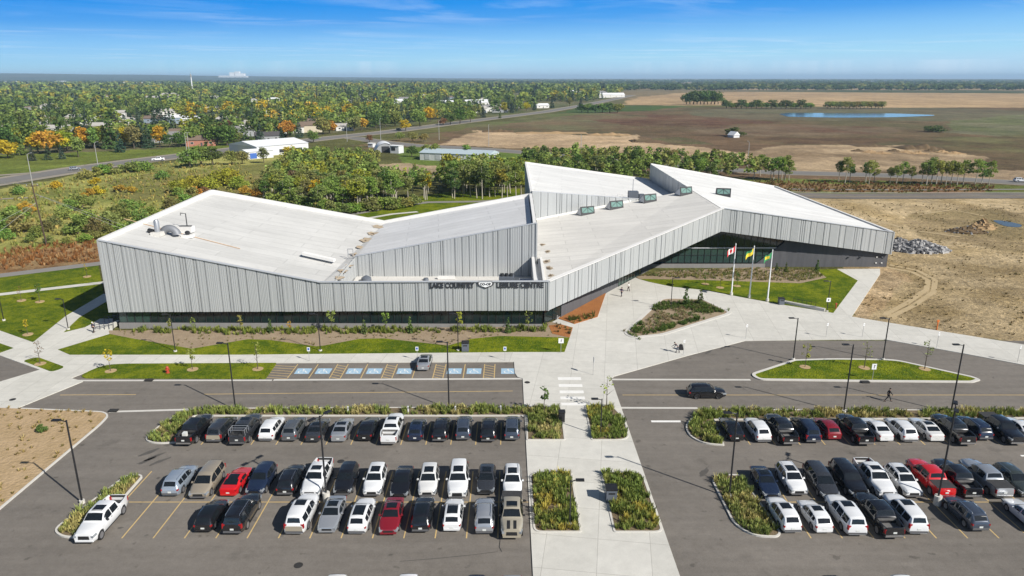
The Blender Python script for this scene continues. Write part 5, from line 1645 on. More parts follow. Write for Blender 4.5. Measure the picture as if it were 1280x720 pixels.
def crown_spruce(seed, h, r, z0, n, leaf):
    rng = np.random.default_rng(seed)
    P = []
    layers = 13
    for k in range(layers):
        t = k / (layers - 1); z = z0 + (h - z0) * t
        rr = r * (1 - t) ** .85 * rng.uniform(.85, 1.12) + .12
        m_ = max(6, int(n / layers * (1.75 * (1 - t) + .2)))
        arms = max(5, int(9 * (1 - t) + 4)); aa = rng.uniform(0, 2 * pi, arms)
        a = rng.choice(aa, m_) + rng.normal(0, .13, m_)
        q = rr * rng.uniform(.15, 1.0, m_) ** .6
        P.append(np.stack([np.cos(a) * q, np.sin(a) * q, z - .30 * q + rng.normal(0, .12, m_)], -1))
    P = np.concatenate(P)
    return quads(P, leaf, rng, .6)

def trunk_mesh(seed, h, r0, mat_, limbs, z_l, spread, lean=0.0, stems=1):
    rng = random.Random(seed); mb = MB()
    for s_ in range(stems):
        a0 = rng.uniform(0, 2 * pi); ox, oy = (cos(a0) * .35 * (stems > 1), sin(a0) * .35 * (stems > 1))
        lx, ly = rng.uniform(-1, 1) * (lean + .35 * (stems > 1)), rng.uniform(-1, 1) * (lean + .35 * (stems > 1))
        pts = [(ox + lx * t + rng.uniform(-.06, .06) * h * .04, oy + ly * t + rng.uniform(-.06, .06) * h * .04, h * t) for t in (0, .25, .5, .75, 1)]
        mb.tube(pts, [r0 * 1.25, r0, r0 * .75, r0 * .5, r0 * .18], 7)
        for k in range(limbs):
            z = rng.uniform(z_l, .85) * h; a = rng.uniform(0, 2 * pi); q = spread * (1.1 - z / h) * rng.uniform(.5, 1.1)
            bx_, by_ = ox + lx * z / h, oy + ly * z / h
            mb.tube([(bx_, by_, z), (bx_ + cos(a) * q * .5, by_ + sin(a) * q * .5, z + q * .45), (bx_ + cos(a) * q, by_ + sin(a) * q, z + q * .8)], [r0 * .42, r0 * .28, r0 * .1], 5)
    return mb.mesh('trunk', mat_, smooth=50)

TREEKIT = {
 'aspen': [(quad_mesh('crown', crown_round(10 + k, 10.5, 2.1, 2.6 + .5 * k, 22, 1000, .34, 1.1), M_leaf), trunk_mesh(20 + k, 10.0, .13, M_birch, 5, .35, 1.6, .5)) for k in range(4)],
 'broadleaf': [(quad_mesh('crown', crown_round(30 + k, 9.0, 4.3, 1.6, 30, 1000, .62), M_leaf), trunk_mesh(40 + k, 6.5, .24, M_bark, 6, .3, 3.0, .3)) for k in range(4)],
 'oval': [(quad_mesh('crown', crown_round(50 + k, 11.0, 3.1, 1.8, 26, 900, .58, 1.15), M_leaf), trunk_mesh(60 + k, 9, .2, M_bark, 6, .25, 2.2, .3)) for k in range(3)],
 'spruce': [(quad_mesh('crown', crown_spruce(70 + k, 11.5, 2.7, .5, 1000, .55), M_leaf), trunk_mesh(80 + k, 11, .18, M_bark, 0, .3, 1, .05)) for k in range(3)],
 'bush': [(quad_mesh('crown', crown_round(90 + k, 3.2, 2.0, .05, 18, 800, .30), M_leaf), trunk_mesh(95 + k, 1.8, .06, M_bark, 3, .2, 1.2, .3, 3)) for k in range(4)],
 'sapling': [(quad_mesh('crown', crown_round(110 + k, 3.3, .55, 1.1, 10, 130, .17, 1.2), M_leaf), trunk_mesh(115 + k, 3.0, .035, M_bark, 5, .35, .7, .08)) for k in range(4)],
 'bare_sapling': [(quad_mesh('crown', crown_round(130 + k, 3.6, .8, 1.3, 9, 50, .15, 1.2), M_leaf), trunk_mesh(135 + k, 3.4, .045, M_bark, 10, .28, 1.0, .1, 1)) for k in range(2)],
 'conifer': [(quad_mesh('crown', crown_spruce(150 + k, 2.6, .5, .15, 240, .2), M_leaf), trunk_mesh(155 + k, 2.4, .04, M_bark, 0, .3, .3, .02)) for k in range(2)],
}
PROTO = {}
def tree(kind, x, y, h, color, name, label, cat='tree', group=None, z=0.0, seed=0, wide=1.0):
    """a thing: crown and trunk; h is the wanted height"""
    rng = random.Random(seed * 7919 + 13)
    v = rng.randrange(len(TREEKIT[kind]))
    key = (kind, v)
    base_h = {'aspen': 10.9, 'broadleaf': 9.4, 'oval': 11.4, 'spruce': 11.6, 'bush': 3.3, 'sapling': 3.5, 'bare_sapling': 3.7, 'conifer': 2.6}[kind]
    s = h / base_h
    sc_ = (s * wide, s * wide, s)
    c = tuple(max(.004, q * rng.uniform(.85, 1.15)) for q in color)
    if key not in PROTO:
        r = thing(name, label, cat, (x, y, z), rng.uniform(0, 6.28), group)
        r.scale = sc_
        cr = link_obj('crown' if kind != 'bush' else 'foliage', TREEKIT[kind][v][0], r); cr.color = (*c, 1)
        link_obj('trunk' if kind != 'bush' else 'stems', TREEKIT[kind][v][1], r)
        PROTO[key] = r
        return r
    r = dup(PROTO[key], (x, y, z), rng.uniform(0, 6.28), sc_, label)
    r.name = name; r['category'] = cat
    if group: r['group'] = group
    elif 'group' in r: del r['group']
    for ch in r.children:
        if ch.name.startswith(('crown', 'foliage')): ch.color = (*c, 1)
    return r

GREEN = (.24, .315, .08); DGREEN = (.125, .185, .055); OLIVE = (.29, .305, .095); YELLOW = (.58, .42, .04); YGREEN = (.34, .35, .055); ORANGE = (.52, .34, .06); SPRUCE = (.085, .12, .085); RUST = (.24, .14, .08); PALE = (.20, .21, .075)

# ----- street trees and young planting of the site, each one of a kind
SAPS = [
 ('bare_sapling', 50.6, 456, 3.7, RUST, 'bare reddish young tree on the small grass island by the concrete apron'),
 ('sapling', 138.7, 465, 3.8, YELLOW, 'yellow young tree at the tip of the grass strip by the drive'),
 ('sapling', 241, 463, 3.6, OLIVE, 'olive young tree beside the red fire hydrant'),
 ('bare_sapling', 322.5, 462.5, 4.4, OLIVE, 'thin young tree on the grass strip next to the hatched bay'),
 ('bare_sapling', 27, 376.5, 3.0, RUST, 'reddish sapling on the lawn below the white path'),
 ('sapling', 50, 378, 4.2, DGREEN, 'green sapling on the lawn below the white path'),
 ('bare_sapling', 109, 346.5, 3.2, ORANGE, 'orange sapling on the lawn strip above the white path'),
 ('sapling', 35, 419, 2.8, YELLOW, 'small yellow sapling near the fork of the concrete paths'),
 ('sapling', 214, 417.5, 3.0, OLIVE, 'olive sapling behind the first lamp post of the facade bed'),
 ('sapling', 243, 417, 3.0, GREEN, 'green sapling right of the first lamp post of the facade bed'),
 ('sapling', 301, 419, 3.6, OLIVE, 'taller olive sapling in the facade bed above the tip of the lawn'),
 ('conifer', 338.5, 417, 2.3, DGREEN, 'narrow dark conifer in the facade bed under the roof valley'),
 ('sapling', 363, 418, 2.6, ORANGE, 'small orange sapling in the facade bed left of the middle lamp post'),
 ('sapling', 415, 417, 4.4, GREEN, 'bright green sapling right of the middle lamp post of the facade bed'),
 ('conifer', 455.5, 418, 2.3, DGREEN, 'conifer in the facade bed between two green saplings'),
 ('sapling', 483, 417, 4.0, GREEN, 'green sapling in the facade bed left of the accessible bays sign'),
 ('conifer', 513, 417, 2.5, DGREEN, 'conifer in the facade bed above the silver sedan'),
 ('sapling', 574, 419, 4.2, YGREEN, 'yellow-green sapling behind the right lamp post of the facade bed'),
 ('conifer', 635, 417, 2.4, DGREEN, 'conifer in the facade bed below the sign emblem'),
 ('sapling', 660.5, 416.5, 4.0, GREEN, 'rounded green sapling near the glazed corner of the building'),
 ('sapling', 680, 517, 4.2, DGREEN, 'green young tree in the planted island left of the crosswalk'),
 ('bare_sapling', 758, 512, 4.6, OLIVE, 'thin young tree in the planted island right of the crosswalk'),
 ('sapling', 1006, 460, 3.9, OLIVE, 'dense olive young tree at the left end of the grass island'),
 ('bare_sapling', 1080, 461, 4.2, OLIVE, 'leaning thin young tree in the middle of the grass island'),
 ('bare_sapling', 1155.5, 462.5, 4.6, OLIVE, 'sparse young tree on the right part of the grass island'),
 ('sapling', 881.5, 356, 2.8, DGREEN, 'dark sapling on the entrance lawn left of the flagpoles'),
 ('sapling', 900, 360.5, 3.2, OLIVE, 'sapling with mulch ring left of the first flagpole'),
 ('sapling', 921, 358.5, 3.0, DGREEN, 'sapling between the first and second flagpoles'),
 ('conifer', 857, 383, 3.2, DGREEN, 'left of two narrow conifers in the plaza planter'),
 ('conifer', 875, 382, 2.9, DGREEN, 'right of two narrow conifers in the plaza planter'),
 ('conifer', 970, 340.5, 1.9, DGREEN, 'left of two small conifers before the dark concrete wall'),
 ('conifer', 982, 340.5, 1.9, DGREEN, 'right of two small conifers before the dark concrete wall'),
 ('conifer', 1021, 339.5, 2.4, DGREEN, 'lone conifer at the right end of the bed along the dark wall'),
]
for n_, (kind, u, v, h, c, label) in enumerate(SAPS):
    x, y = G(u, v)
    tree(kind, x, y, h, c, 'young_tree' if kind != 'conifer' else 'young_conifer', label, 'young tree' if kind != 'conifer' else 'conifer', None, .13, n_ + 1)
M_chip = mottled('mulch_ring', (.45, .33, .18), (.30, .2, .1), ((3, .6),), .95)
mbm = MB()
for u, v in ((50.6, 456), (138.7, 465), (241, 463), (322.5, 462.5), (1006, 460), (1080, 461), (1155.5, 462.5), (27, 376.5), (50, 378), (109, 346.5), (35, 419), (881.5, 356), (900, 360.5), (921, 358.5)):
    x, y = G(u, v); mbm.prism([(x + .75 * cos(t * pi / 6), y + .75 * sin(t * pi / 6)) for t in range(12)], .0, .185)
tag(mbm.build('mulch', M_chip), 'rings of wood chips round the young trees on the lawns', 'mulch', kind='stuff')

# ----- scatter helper
def scatter(poly_px, spacing, seed, z=0):
    P = GP(poly_px)
    xs_ = [p[0] for p in P]; ys_ = [p[1] for p in P]
    rng = np.random.default_rng(seed)
    gx_ = np.arange(min(xs_), max(xs_), spacing); gy_ = np.arange(min(ys_), max(ys_), spacing)
    X, Y = np.meshgrid(gx_, gy_); X = X.ravel() + rng.uniform(-.48, .48, X.size) * spacing; Y = Y.ravel() + rng.uniform(-.48, .48, Y.size) * spacing
    k = inside(X, Y, P)
    return np.stack([X[k], Y[k]], -1)

STUFF = []   # (template, x, y, h, wide, colour): merged into one woodland
def pick(rng, table):
    q = rng.random(); a = 0
    for w, val in table:
        a += w
        if q < a: return val
    return table[-1][1]

# the aspen wood behind the building
W1 = [(325, 250), (372, 262), (425, 269), (470, 261), (540, 252), (652, 247), (652, 214), (600, 213), (580, 222), (548, 229), (505, 232), (472, 230), (462, 216), (470, 206), (430, 203), (395, 202), (352, 205), (372, 214), (340, 228)]
def seen_u(x, y): return 640 + x * (F * CT + 60) / y
pts = scatter(W1, 4.3, 4)
pts = pts[np.argsort(pts[:, 1])]
rng = random.Random(5)
for i, (x, y) in enumerate(pts):
    near = i < 135
    col = pick(rng, [(.55, GREEN), (.2, OLIVE), (.10, DGREEN), (.13, YGREEN), (.01, YELLOW), (.01, RUST)])
    uu = seen_u(x, y)
    if 492 < uu < 566 and rng.random() < .62: continue
    h = rng.uniform(8.0, 11.0) if y < 262 else rng.uniform(6.0, 8.5)
    if uu < 430 and y < 262: h *= .85
    if uu > 560: h *= 1.15
    if uu < 480 and y > 262: h *= 1.12
    if near:
        tree('aspen', x, y, h, col, 'aspen_tree', 'slender aspen with pale trunk in the dense wood behind the building', 'tree', 'aspens of the wood behind the building', 0, i, rng.uniform(1.3, 1.7) if uu < 500 else rng.uniform(.95, 1.25))
    else:
        STUFF.append((pick(rng, [(.6, 'aspen'), (.4, 'broadleaf')]), x, y, h * .95, 1.1, col))
for i in range(30):
    u = 335 + i * 6.2; v = 255 + 13 * min(1, max(0, (u - 335) / 90)) - max(0, (u - 430)) * .10 + rng.uniform(-2.5, .5)
    x, y = G(u, v)
    tree('bush', x, y, rng.uniform(2.6, 4.4), pick(rng, [(.7, GREEN), (.3, OLIVE)]), 'bush', 'leafy undergrowth bush at the foot of the wood behind the roof valley', 'bush', 'undergrowth at the edge of the wood', 0, 4100 + i, 1.3)
# trees beyond the right half of the building
W2 = [(655, 240), (655, 206), (720, 203), (800, 206), (900, 213), (965, 219), (960, 228), (900, 232), (800, 236)]
pts = scatter(W2, 6.0, 6); pts = pts[np.argsort(pts[:, 1])]
for i, (x, y) in enumerate(pts):
    if y < 232: continue
    col = pick(rng, [(.5, GREEN), (.25, OLIVE), (.25, DGREEN)])
    if i % 4 == 0:
        tree('aspen', x, y, rng.uniform(8.5, 10.5), col, 'aspen_tree', 'aspen whose crown shows above the peaked roofs of the building', 'tree', 'aspens rising beyond the right half of the building', 0, 500 + i, 1.3)
    else: STUFF.append(('aspen', x, y, rng.uniform(8, 10.5), 1.25, col))
# aspens between the two roads on the right
A2 = [(963, 224.5, 7), (967, 226, 10), (973, 225, 10), (977, 226.5, 9.5), (981, 225.5, 10.5), (986, 226, 8.5), (1048, 228, 9), (1056, 229, 10.5), (1062, 228, 8), (1082, 229, 8.5), (1086, 230, 9.5), (1092, 228.5, 8.5),
      (1112, 230, 7), (1120, 231, 8), (1128, 230, 9), (1138, 231, 7.5), (1152, 231, 9), (1158, 232, 10), (1164, 230.5, 11), (1170, 232, 10.5), (1176, 231, 10), (1182, 232, 9.5), (1188, 231, 10), (1196, 232, 9.5), (1204, 231, 10), (1218, 232, 10.5), (1226, 231.5, 9.5), (1236, 232, 10)]
for i, (u, v, h) in enumerate(A2):
    x, y = G(u, v)
    if i < 6: lb, gr = 'aspen of the small clump just beyond the right roof corner', 'aspens of the clump beyond the roof corner'
    elif i < 9: lb, gr = 'thin pale aspen of the trio left on the verge between the two far roads', 'trio of aspens on the verge'
    elif i < 12: lb, gr = 'airy aspen of the middle trio on the verge between the two far roads', 'middle trio of aspens on the verge'
    else: lb, gr = 'aspen of the dense row on the verge below the sandy ground', 'row of aspens on the verge below the sand'
    tree('aspen', x, y, h, pick(rng, [(.5, GREEN), (.3, OLIVE), (.2, DGREEN)]), 'aspen_tree', lb, 'tree', gr, 0, 700 + i, rng.uniform(1.05, 1.4))

# bushes of the meadow on the left
BUSH = [(95, 292, 4.5), (108, 284, 4.8), (122, 290, 4), (140, 284, 4.5), (152, 276, 5.2), (165, 270, 5), (178, 278, 4), (190, 272, 3.6), (88, 268, 4.5), (100, 263, 5.0), (80, 274, 3.6), (60, 290, 3.2), (30, 290, 4.5), (12, 284, 5), (22, 277, 4.5), (-10, 290, 5),
        (200, 280, 3.2), (215, 262, 3.8), (228, 256, 4), (240, 250, 4.2), (10, 300, 3), (40, 303, 2.4), (62, 305, 2), (85, 306, 2), (105, 303, 2.2), (205, 224, 3.6), (212, 222, 3.2), (20, 241, 3.4), (24, 243, 3), (132, 296, 3), (150, 293, 3), (168, 290, 3.2), (180, 289, 2.8), (115, 300, 2.4), (135, 302, 2.2), (48, 296, 3), (70, 283, 3), (225, 245, 3.0), (35, 268, 2.4)]
for i, (u, v, h) in enumerate(BUSH):
    x, y = G(u, v)
    tree('bush', x, y, h, pick(rng, [(.6, GREEN), (.25, PALE), (.15, OLIVE)]), 'bush', 'green willow bush in the wild meadow left of the building', 'bush', 'willow bushes of the meadow', 0, 900 + i, rng.uniform(1.0, 1.35))
YB_ = [(222, 241, 4.6), (236, 238, 5.2), (250, 236, 5.0), (262, 238, 5), (280, 232, 6.5), (290, 230, 6.2), (300, 236, 4.8), (245, 246, 3.6)]
for i, (u, v, h) in enumerate(YB_):
    x, y = G(u, v)
    tree('bush', x, y, h, YGREEN if i < 7 else ORANGE, 'bush', 'yellow-green thicket bush behind the high roof corner', 'bush', 'yellow bushes behind the roof corner', 0, 960 + i, 1.2)
for i, (u, v, h, c) in enumerate([(70, 236, 3, YELLOW), (120, 232, 3, YELLOW), (105, 224, 4, OLIVE), (118, 221, 4, OLIVE), (130, 219, 4.5, GREEN), (140, 218, 4.5, OLIVE), (160, 216, 4.5, GREEN), (172, 215, 5, GREEN), (182, 214, 4.5, GREEN), (110, 246, 3, ORANGE), (125, 243, 3, YELLOW), (150, 240, 2.6, ORANGE), (165, 241, 2.4, ORANGE), (30, 262, 2.6, ORANGE), (38, 266, 2.6, YELLOW), (255, 243, 2.6, RUST), (305, 243, 3, ORANGE), (320, 246, 3, ORANGE)]):
    x, y = G(u, v)
    tree('bush', x, y, h, c, 'bush', 'autumn coloured shrub along the meadow edge below the highway' if i < 9 else 'small orange-yellow shrub in the open meadow', 'bush', 'shrubs below the highway' if i < 9 else 'orange shrubs of the open meadow', 0, 980 + i, 1.3)
# bigger trees between meadow and white works
for i, (u, v, h, kind, c, lb) in enumerate([
    (238, 210, 9, 'broadleaf', GREEN, 'wide green tree at the highway bend, leftmost of its clump'), (252, 208, 10, 'broadleaf', GREEN, 'wide green tree at the highway bend, middle of its clump'), (266, 207, 9, 'broadleaf', DGREEN, 'wide green tree at the highway bend, rightmost of its clump'),
    (290, 206, 7, 'broadleaf', OLIVE, 'greyish tree left of the white workshop'), (303, 205, 6.5, 'broadleaf', OLIVE, 'olive tree just left of the white workshop'), (330, 204, 8, 'oval', PALE, 'thin pale tree standing before the white workshop'),
    (365, 203, 8, 'broadleaf', YELLOW, 'yellow tree right of the white workshop'), (392, 178, 8, 'broadleaf', GREEN, 'round green tree at the highway edge behind the white workshop'),
    (515, 196, 6, 'broadleaf', DGREEN, 'dark tree before the long metal shed'), (541, 198, 8, 'broadleaf', GREEN, 'green tree before the middle of the long metal shed'), (532, 197, 7, 'oval', GREEN, 'smaller green tree before the long metal shed'), (565, 220, 10, 'broadleaf', YGREEN, 'yellow-green tree at the bare ground behind the wood'),
    (583, 200, 8, 'oval', GREEN, 'tall green tree before the right end of the long shed'), (500, 176, 6, 'broadleaf', OLIVE, 'olive tree beyond the white quonset hut'), (516, 177, 6.5, 'broadleaf', OLIVE, 'broad olive tree in the clump beyond the quonset hut'), (530, 178, 6, 'broadleaf', OLIVE, 'rightmost olive tree of the clump beyond the quonset hut'), (462, 178, 5, 'broadleaf', RUST, 'rust coloured tree left of the quonset hut'),
    (507, 164, 9, 'broadleaf', YELLOW, 'round yellow tree beside the highway near the quonset hut'), (525, 158, 13, 'broadleaf', GREEN, 'green tree behind the round yellow highway tree'),
    (563, 156, 11, 'broadleaf', DGREEN, 'leftmost dark tree of the clump between the highway lanes'), (575, 154.5, 13, 'broadleaf', DGREEN, 'middle dark tree of the clump between the highway lanes'), (588, 153, 11, 'broadleaf', GREEN, 'rightmost tree of the clump between the highway lanes'), (554, 156.5, 6, 'bush', RUST, 'reddish shrub at the foot of the clump by the highway')]):
    x, y = G(u, v)
    tree(kind, x, y, h, c, 'deciduous_tree', lb, 'tree', None, 0, 1100 + i, 1.15)
# clump and copses on the moor: each tree reads on its own
for i, (u, v, h) in enumerate([(727, 140.5, 10), (735, 140.5, 11), (744, 141, 10), (753, 141, 11), (762, 141, 12), (772, 141, 11)]):
    x, y = G(u, v); tree('broadleaf', x, y, h, DGREEN if i % 2 == 0 else GREEN, 'deciduous_tree', 'tree of the dark copse standing on the green moor', 'tree', 'copse on the moor', 0, 1200 + i, 1.5)
for i in range(10):
    x, y = G(858 + i * 4.4, 130.6); tree('broadleaf', x, y, 16 + 3 * (i % 3), DGREEN, 'deciduous_tree', 'tree of the shelterbelt at the edge of the tan field', 'tree', 'shelterbelt at the tan field', 0, 1220 + i, 1.3)
for i in range(18):
    x, y = G(908 + i * 6.2, 135.5 + .4 * i / 18); tree('broadleaf', x, y, 8 + 4 * (i % 3 == 0), GREEN if i % 3 else DGREEN, 'deciduous_tree', 'low tree in the belt along the near side of the pond field', 'tree', 'trees near the pond', 0, 1240 + i, 1.6)
for i in range(16):
    x, y = G(1034 + i * 4.6, 136); tree('broadleaf', x, y, 10, OLIVE, 'deciduous_tree', 'even low tree of the straight row behind the pond', 'tree', 'straight row behind the pond', 0, 1270 + i, 1.2)

# ----- the leafy suburb beyond the highway
FRONT = [('broadleaf', 10, 198, 10, YELLOW), ('spruce', 41, 201, 7.5, SPRUCE), ('spruce', 61, 200, 8, SPRUCE), ('spruce', 78, 199, 7, SPRUCE), ('oval', 98, 196.5, 11, OLIVE), ('spruce', 151, 190.5, 12, SPRUCE), ('spruce', 186, 185, 14, SPRUCE), ('oval', 200, 184, 13, YELLOW),
         ('broadleaf', 48, 192, 12, YELLOW), ('broadleaf', 62, 192, 13, ORANGE), ('broadleaf', 74, 191, 11, YELLOW), ('broadleaf', 84, 190, 12, YGREEN), ('bush', 26, 194, 6, GREEN), ('broadleaf', 5, 188, 14, DGREEN), ('broadleaf', 24, 184, 12, YGREEN), ('spruce', 20, 180, 16, DGREEN), ('spruce', 38, 181, 18, DGREEN), ('spruce', 30, 178, 17, DGREEN),
         ('oval', 105, 186, 13, YELLOW), ('oval', 118, 186, 13, GREEN), ('oval', 130, 185, 14, YGREEN), ('spruce', 140, 186, 20, DGREEN), ('oval', 157, 185, 13, YELLOW), ('oval', 168, 186, 14, OLIVE), ('spruce', 148, 178, 18, SPRUCE), ('spruce', 176, 176, 17, SPRUCE), ('spruce', 168, 174, 16, SPRUCE), ('oval', 192, 180, 13, GREEN), ('broadleaf', 212, 184, 8, DGREEN), ('broadleaf', 226, 184, 9, DGREEN), ('broadleaf', 238, 182, 12, GREEN),
         ('spruce', 195, 164, 17, SPRUCE), ('spruce', 203, 166, 17, SPRUCE), ('spruce', 210, 168, 16, SPRUCE), ('spruce', 262, 182, 17, DGREEN), ('broadleaf', 272, 182, 12, DGREEN), ('broadleaf', 284, 182, 13, DGREEN), ('broadleaf', 293, 181, 10, GREEN), ('oval', 286, 175, 14, RUST), ('spruce', 315, 186, 9, DGREEN), ('spruce', 326, 178, 12, SPRUCE), ('spruce', 353, 180, 10, SPRUCE), ('spruce', 374, 172, 12, SPRUCE), ('broadleaf', 404, 168, 13, OLIVE), ('broadleaf', 412, 167, 10, ORANGE), ('broadleaf', 360, 172, 12, ORANGE),
         ('broadleaf', 443, 164, 12, OLIVE), ('broadleaf', 452, 163, 10, ORANGE), ('oval', 470, 162, 14, DGREEN), ('oval', 482, 160, 14, DGREEN), ('spruce', 460, 158, 15, SPRUCE), ('broadleaf', 494, 158, 13, GREEN), ('broadleaf', 538, 152, 14, YELLOW), ('spruce', 500, 152, 16, SPRUCE), ('spruce', 604, 147, 12, SPRUCE), ('oval', 630, 142, 14, YGREEN), ('spruce', 625, 148, 7, DGREEN), ('spruce', 640, 141, 13, SPRUCE), ('broadleaf', 658, 139, 11, YELLOW), ('spruce', 668, 138, 12, SPRUCE), ('spruce', 690, 135, 14, SPRUCE), ('oval', 712, 133, 13, OLIVE), ('spruce', 726, 131, 12, SPRUCE)]
place_words = {True: 'yellow', False: 'green'}
for i, (kind, u, v, h, c) in enumerate(FRONT):
    x, y = G(u, v)
    hue = {YELLOW: 'golden yellow', ORANGE: 'orange', YGREEN: 'yellow-green', GREEN: 'green', DGREEN: 'dark green', OLIVE: 'olive green', SPRUCE: 'blue-green', RUST: 'rust brown'}[c]
    what = 'spruce' if kind == 'spruce' else 'tree'
    where = 'on the grass by the highway' if v > 194 else 'at the edge of the suburb facing the highway'
    lb = '%s %s %s' % (hue, what, where)
    tree(kind, x, y, h, c, 'spruce_tree' if kind == 'spruce' else 'deciduous_tree', lb, 'tree', '%s %ss %s' % (hue, what, where), 0, 1400 + i, rng.uniform(1.0, 1.25))
SUB = GP([(-330, 108), (-330, 190), (-60, 192), (0, 187), (60, 189), (140, 186), (240, 181), (300, 178), (420, 163), (530, 152), (620, 142), (700, 133.5), (745, 125.5), (775, 117), (785, 110), (600, 106.5), (300, 105.5), (0, 106)])
nrng = np.random.default_rng(21)
HOUSES_XY = []
suburb = []
yy = 372.0
while yy < 4200:
    sp = max(8.5, yy * .0125)
    xs_ = np.arange(-1.25 * yy, .55 * yy, sp)
    X = xs_ + nrng.uniform(-.48, .48, len(xs_)) * sp; Y = yy + nrng.uniform(-.48, .48, len(xs_)) * sp
    k = inside(X, Y, SUB) & (fbm(X / 90, Y / 130, 3, 3) > .43)
    suburb += list(zip(X[k], Y[k]))
    yy += sp
# ------------------------------------------------------------------ houses, sheds, far structures
M_siding = [simple('siding_white', (.62, .61, .58), .7), simple('siding_cream', (.50, .44, .33), .7), simple('siding_red', (.36, .15, .10), .7), simple('siding_grey', (.30, .31, .32), .7), simple('siding_blue', (.24, .30, .36), .7)]
M_shingle = [simple('shingle_brown', (.16, .115, .085), .9), simple('shingle_grey', (.20, .195, .19), .9), simple('shingle_pale', (.38, .36, .33), .9), simple('shingle_dark', (.07, .065, .065), .9), simple('metal_white_roof', (.70, .71, .72), .6)]
M_win = simple('house_window', (.02, .025, .03), .1)
HOUSE_MESH = {}
def house(u, v, w, d, h, rz, wall, roof_, label, group=None, hip=False, name='house', cat='house'):
    x, y = G(u, v)
    t = thing(name, label, cat, (x, y, 0), rz, group)
    MB().box((0, 0, h / 2), (w, d, h)).build('wall', M_siding[wall], t)
    mb = MB(); rh = d * .27; o_ = .5; ix = d * .4 if hip else 0
    a, b = w / 2 + o_, d / 2 + o_
    mb.add([(-a, -b, h), (a, -b, h), (a, b, h), (-a, b, h), (-a + ix, 0, h + rh), (a - ix, 0, h + rh)], [(0, 1, 5, 4), (2, 3, 4, 5), (3, 0, 4), (1, 2, 5), (3, 2, 1, 0)])
    r = mb.build('roof', M_shingle[roof_], t)
    MB().box((w * .22, d * .12, h + rh * .9), (.7, .7, 1.2)).build('chimney', M_shingle[0], r)
    for k, xx in enumerate((-w * .3, w * .02, w * .33)):
        if k == 1: MB().box((xx, -d / 2 - .03, 1.05), (1.0, .08, 2.1)).build('door', M_shingle[3], t)
        else:
            f = MB().box((xx, -d / 2 - .03, h * .55), (1.7, .08, 1.2)).build('window', M_siding[0], t)
            MB().box((xx, -d / 2 - .075, h * .55), (1.5, .03, 1.0)).build('pane', M_win, f)
    HOUSES_XY.append((x, y, max(w, d)))
    return t
HS = [(14, 163, 20, 9, 3.4, .2, 0, 2), (22, 154, 18, 9, 3.5, .1, 0, 2), (45, 147, 16, 9, 3.5, .3, 4, 1), (52, 155, 13, 9, 5, .1, 0, 2), (40, 142, 16, 9, 4.5, .3, 0, 1), (112, 156, 13, 9, 4.5, .4, 0, 4), (62, 136, 18, 10, 4, .1, 0, 2), (75, 166, 16, 9, 3.4, .2, 0, 2), (131, 162, 15, 9, 3.2, .3, 1, 2), (160, 155, 14, 9, 3.4, .2, 3, 2), (137, 151, 15, 9, 3.4, .2, 2, 1),
      (212, 177, 20, 10, 3.6, .35, 3, 1), (222, 172, 14, 9, 3.6, .3, 0, 0), (240, 156, 14, 9, 5, .2, 0, 4), (246, 162, 16, 9, 4, .3, 2, 0), (270, 155, 16, 9, 3.4, .2, 1, 2), (252, 182, 16, 9, 3.6, .35, 2, 0), (306, 170, 20, 10, 4.2, .4, 3, 1), (312, 162, 15, 10, 4.6, .3, 0, 2), (335, 176, 15, 9, 3.4, .35, 3, 3), (367, 166, 14, 9, 4.2, .4, 0, 0), (386, 165, 18, 10, 5, .4, 1, 0), (391, 159, 14, 9, 4.6, .4, 0, 0), (430, 163, 13, 8, 3.2, .4, 0, 2), (420, 155, 15, 9, 5, .4, 0, 1),
      (392, 143, 15, 10, 5, .3, 0, 4), (265, 126, 46, 14, 5, .05, 3, 2), (310, 121, 30, 12, 5, .1, 0, 4), (450, 122, 26, 12, 5, .1, 1, 2), (330, 112.5, 40, 14, 5, 0, 0, 4), (424, 153, 14, 9, 4, .4, 0, 1), (500, 130, 18, 10, 5, .2, 0, 4), (505, 127, 16, 10, 5, .2, 4, 1), (588, 137, 16, 9, 5, .3, 0, 4), (598, 141, 18, 10, 5, .4, 0, 2), (610, 139, 20, 10, 5, .3, 0, 1), (620, 136, 18, 10, 4, .4, 1, 2), (645, 135, 22, 10, 5.5, .4, 3, 3), (677, 135, 18, 9, 3.6, .4, 0, 4), (605, 128, 14, 9, 5, .3, 0, 2), (588, 131, 16, 9, 5, .3, 0, 4),
      (700, 119, 30, 12, 5, .3, 0, 4), (712, 117, 30, 12, 5, .3, 0, 4), (755, 122, 34, 12, 6, .3, 0, 4), (768, 121.5, 40, 14, 5, .3, 0, 4), (750, 119, 30, 14, 6, .3, 0, 1), (722, 118, 24, 10, 5, .3, 0, 2), (204, 128, 60, 16, 6, .05, 1, 2), (212, 126, 34, 20, 8, .05, 1, 2)]
hr_ = random.Random(31)
for k in range(46):
    u_ = hr_.uniform(0, 640); v_ = 117 + 52 * hr_.random() ** 1.5 * (1 - u_ / 1150)
    HS.append((u_, v_, hr_.uniform(13, 20), 9, hr_.uniform(3.4, 5.4), hr_.uniform(0, .5), hr_.choice((0, 0, 0, 1, 3, 4)), hr_.choice((1, 2, 2, 4, 0))))
wn_ = ['white', 'cream', 'brick red', 'grey', 'pale blue']; rn_ = ['brown', 'grey', 'pale', 'dark', 'white']
for i, (u, v, w, d, h, rz, wa, ro) in enumerate(HS):
    lb = 'house with %s walls and %s roof half hidden among the suburb trees' % (wn_[wa], rn_[ro])
    house(u, v, w, d, h, rz, wa, ro, lb, 'suburban houses with %s walls and %s roofs' % (wn_[wa], rn_[ro]), hip=(i % 3 == 0))

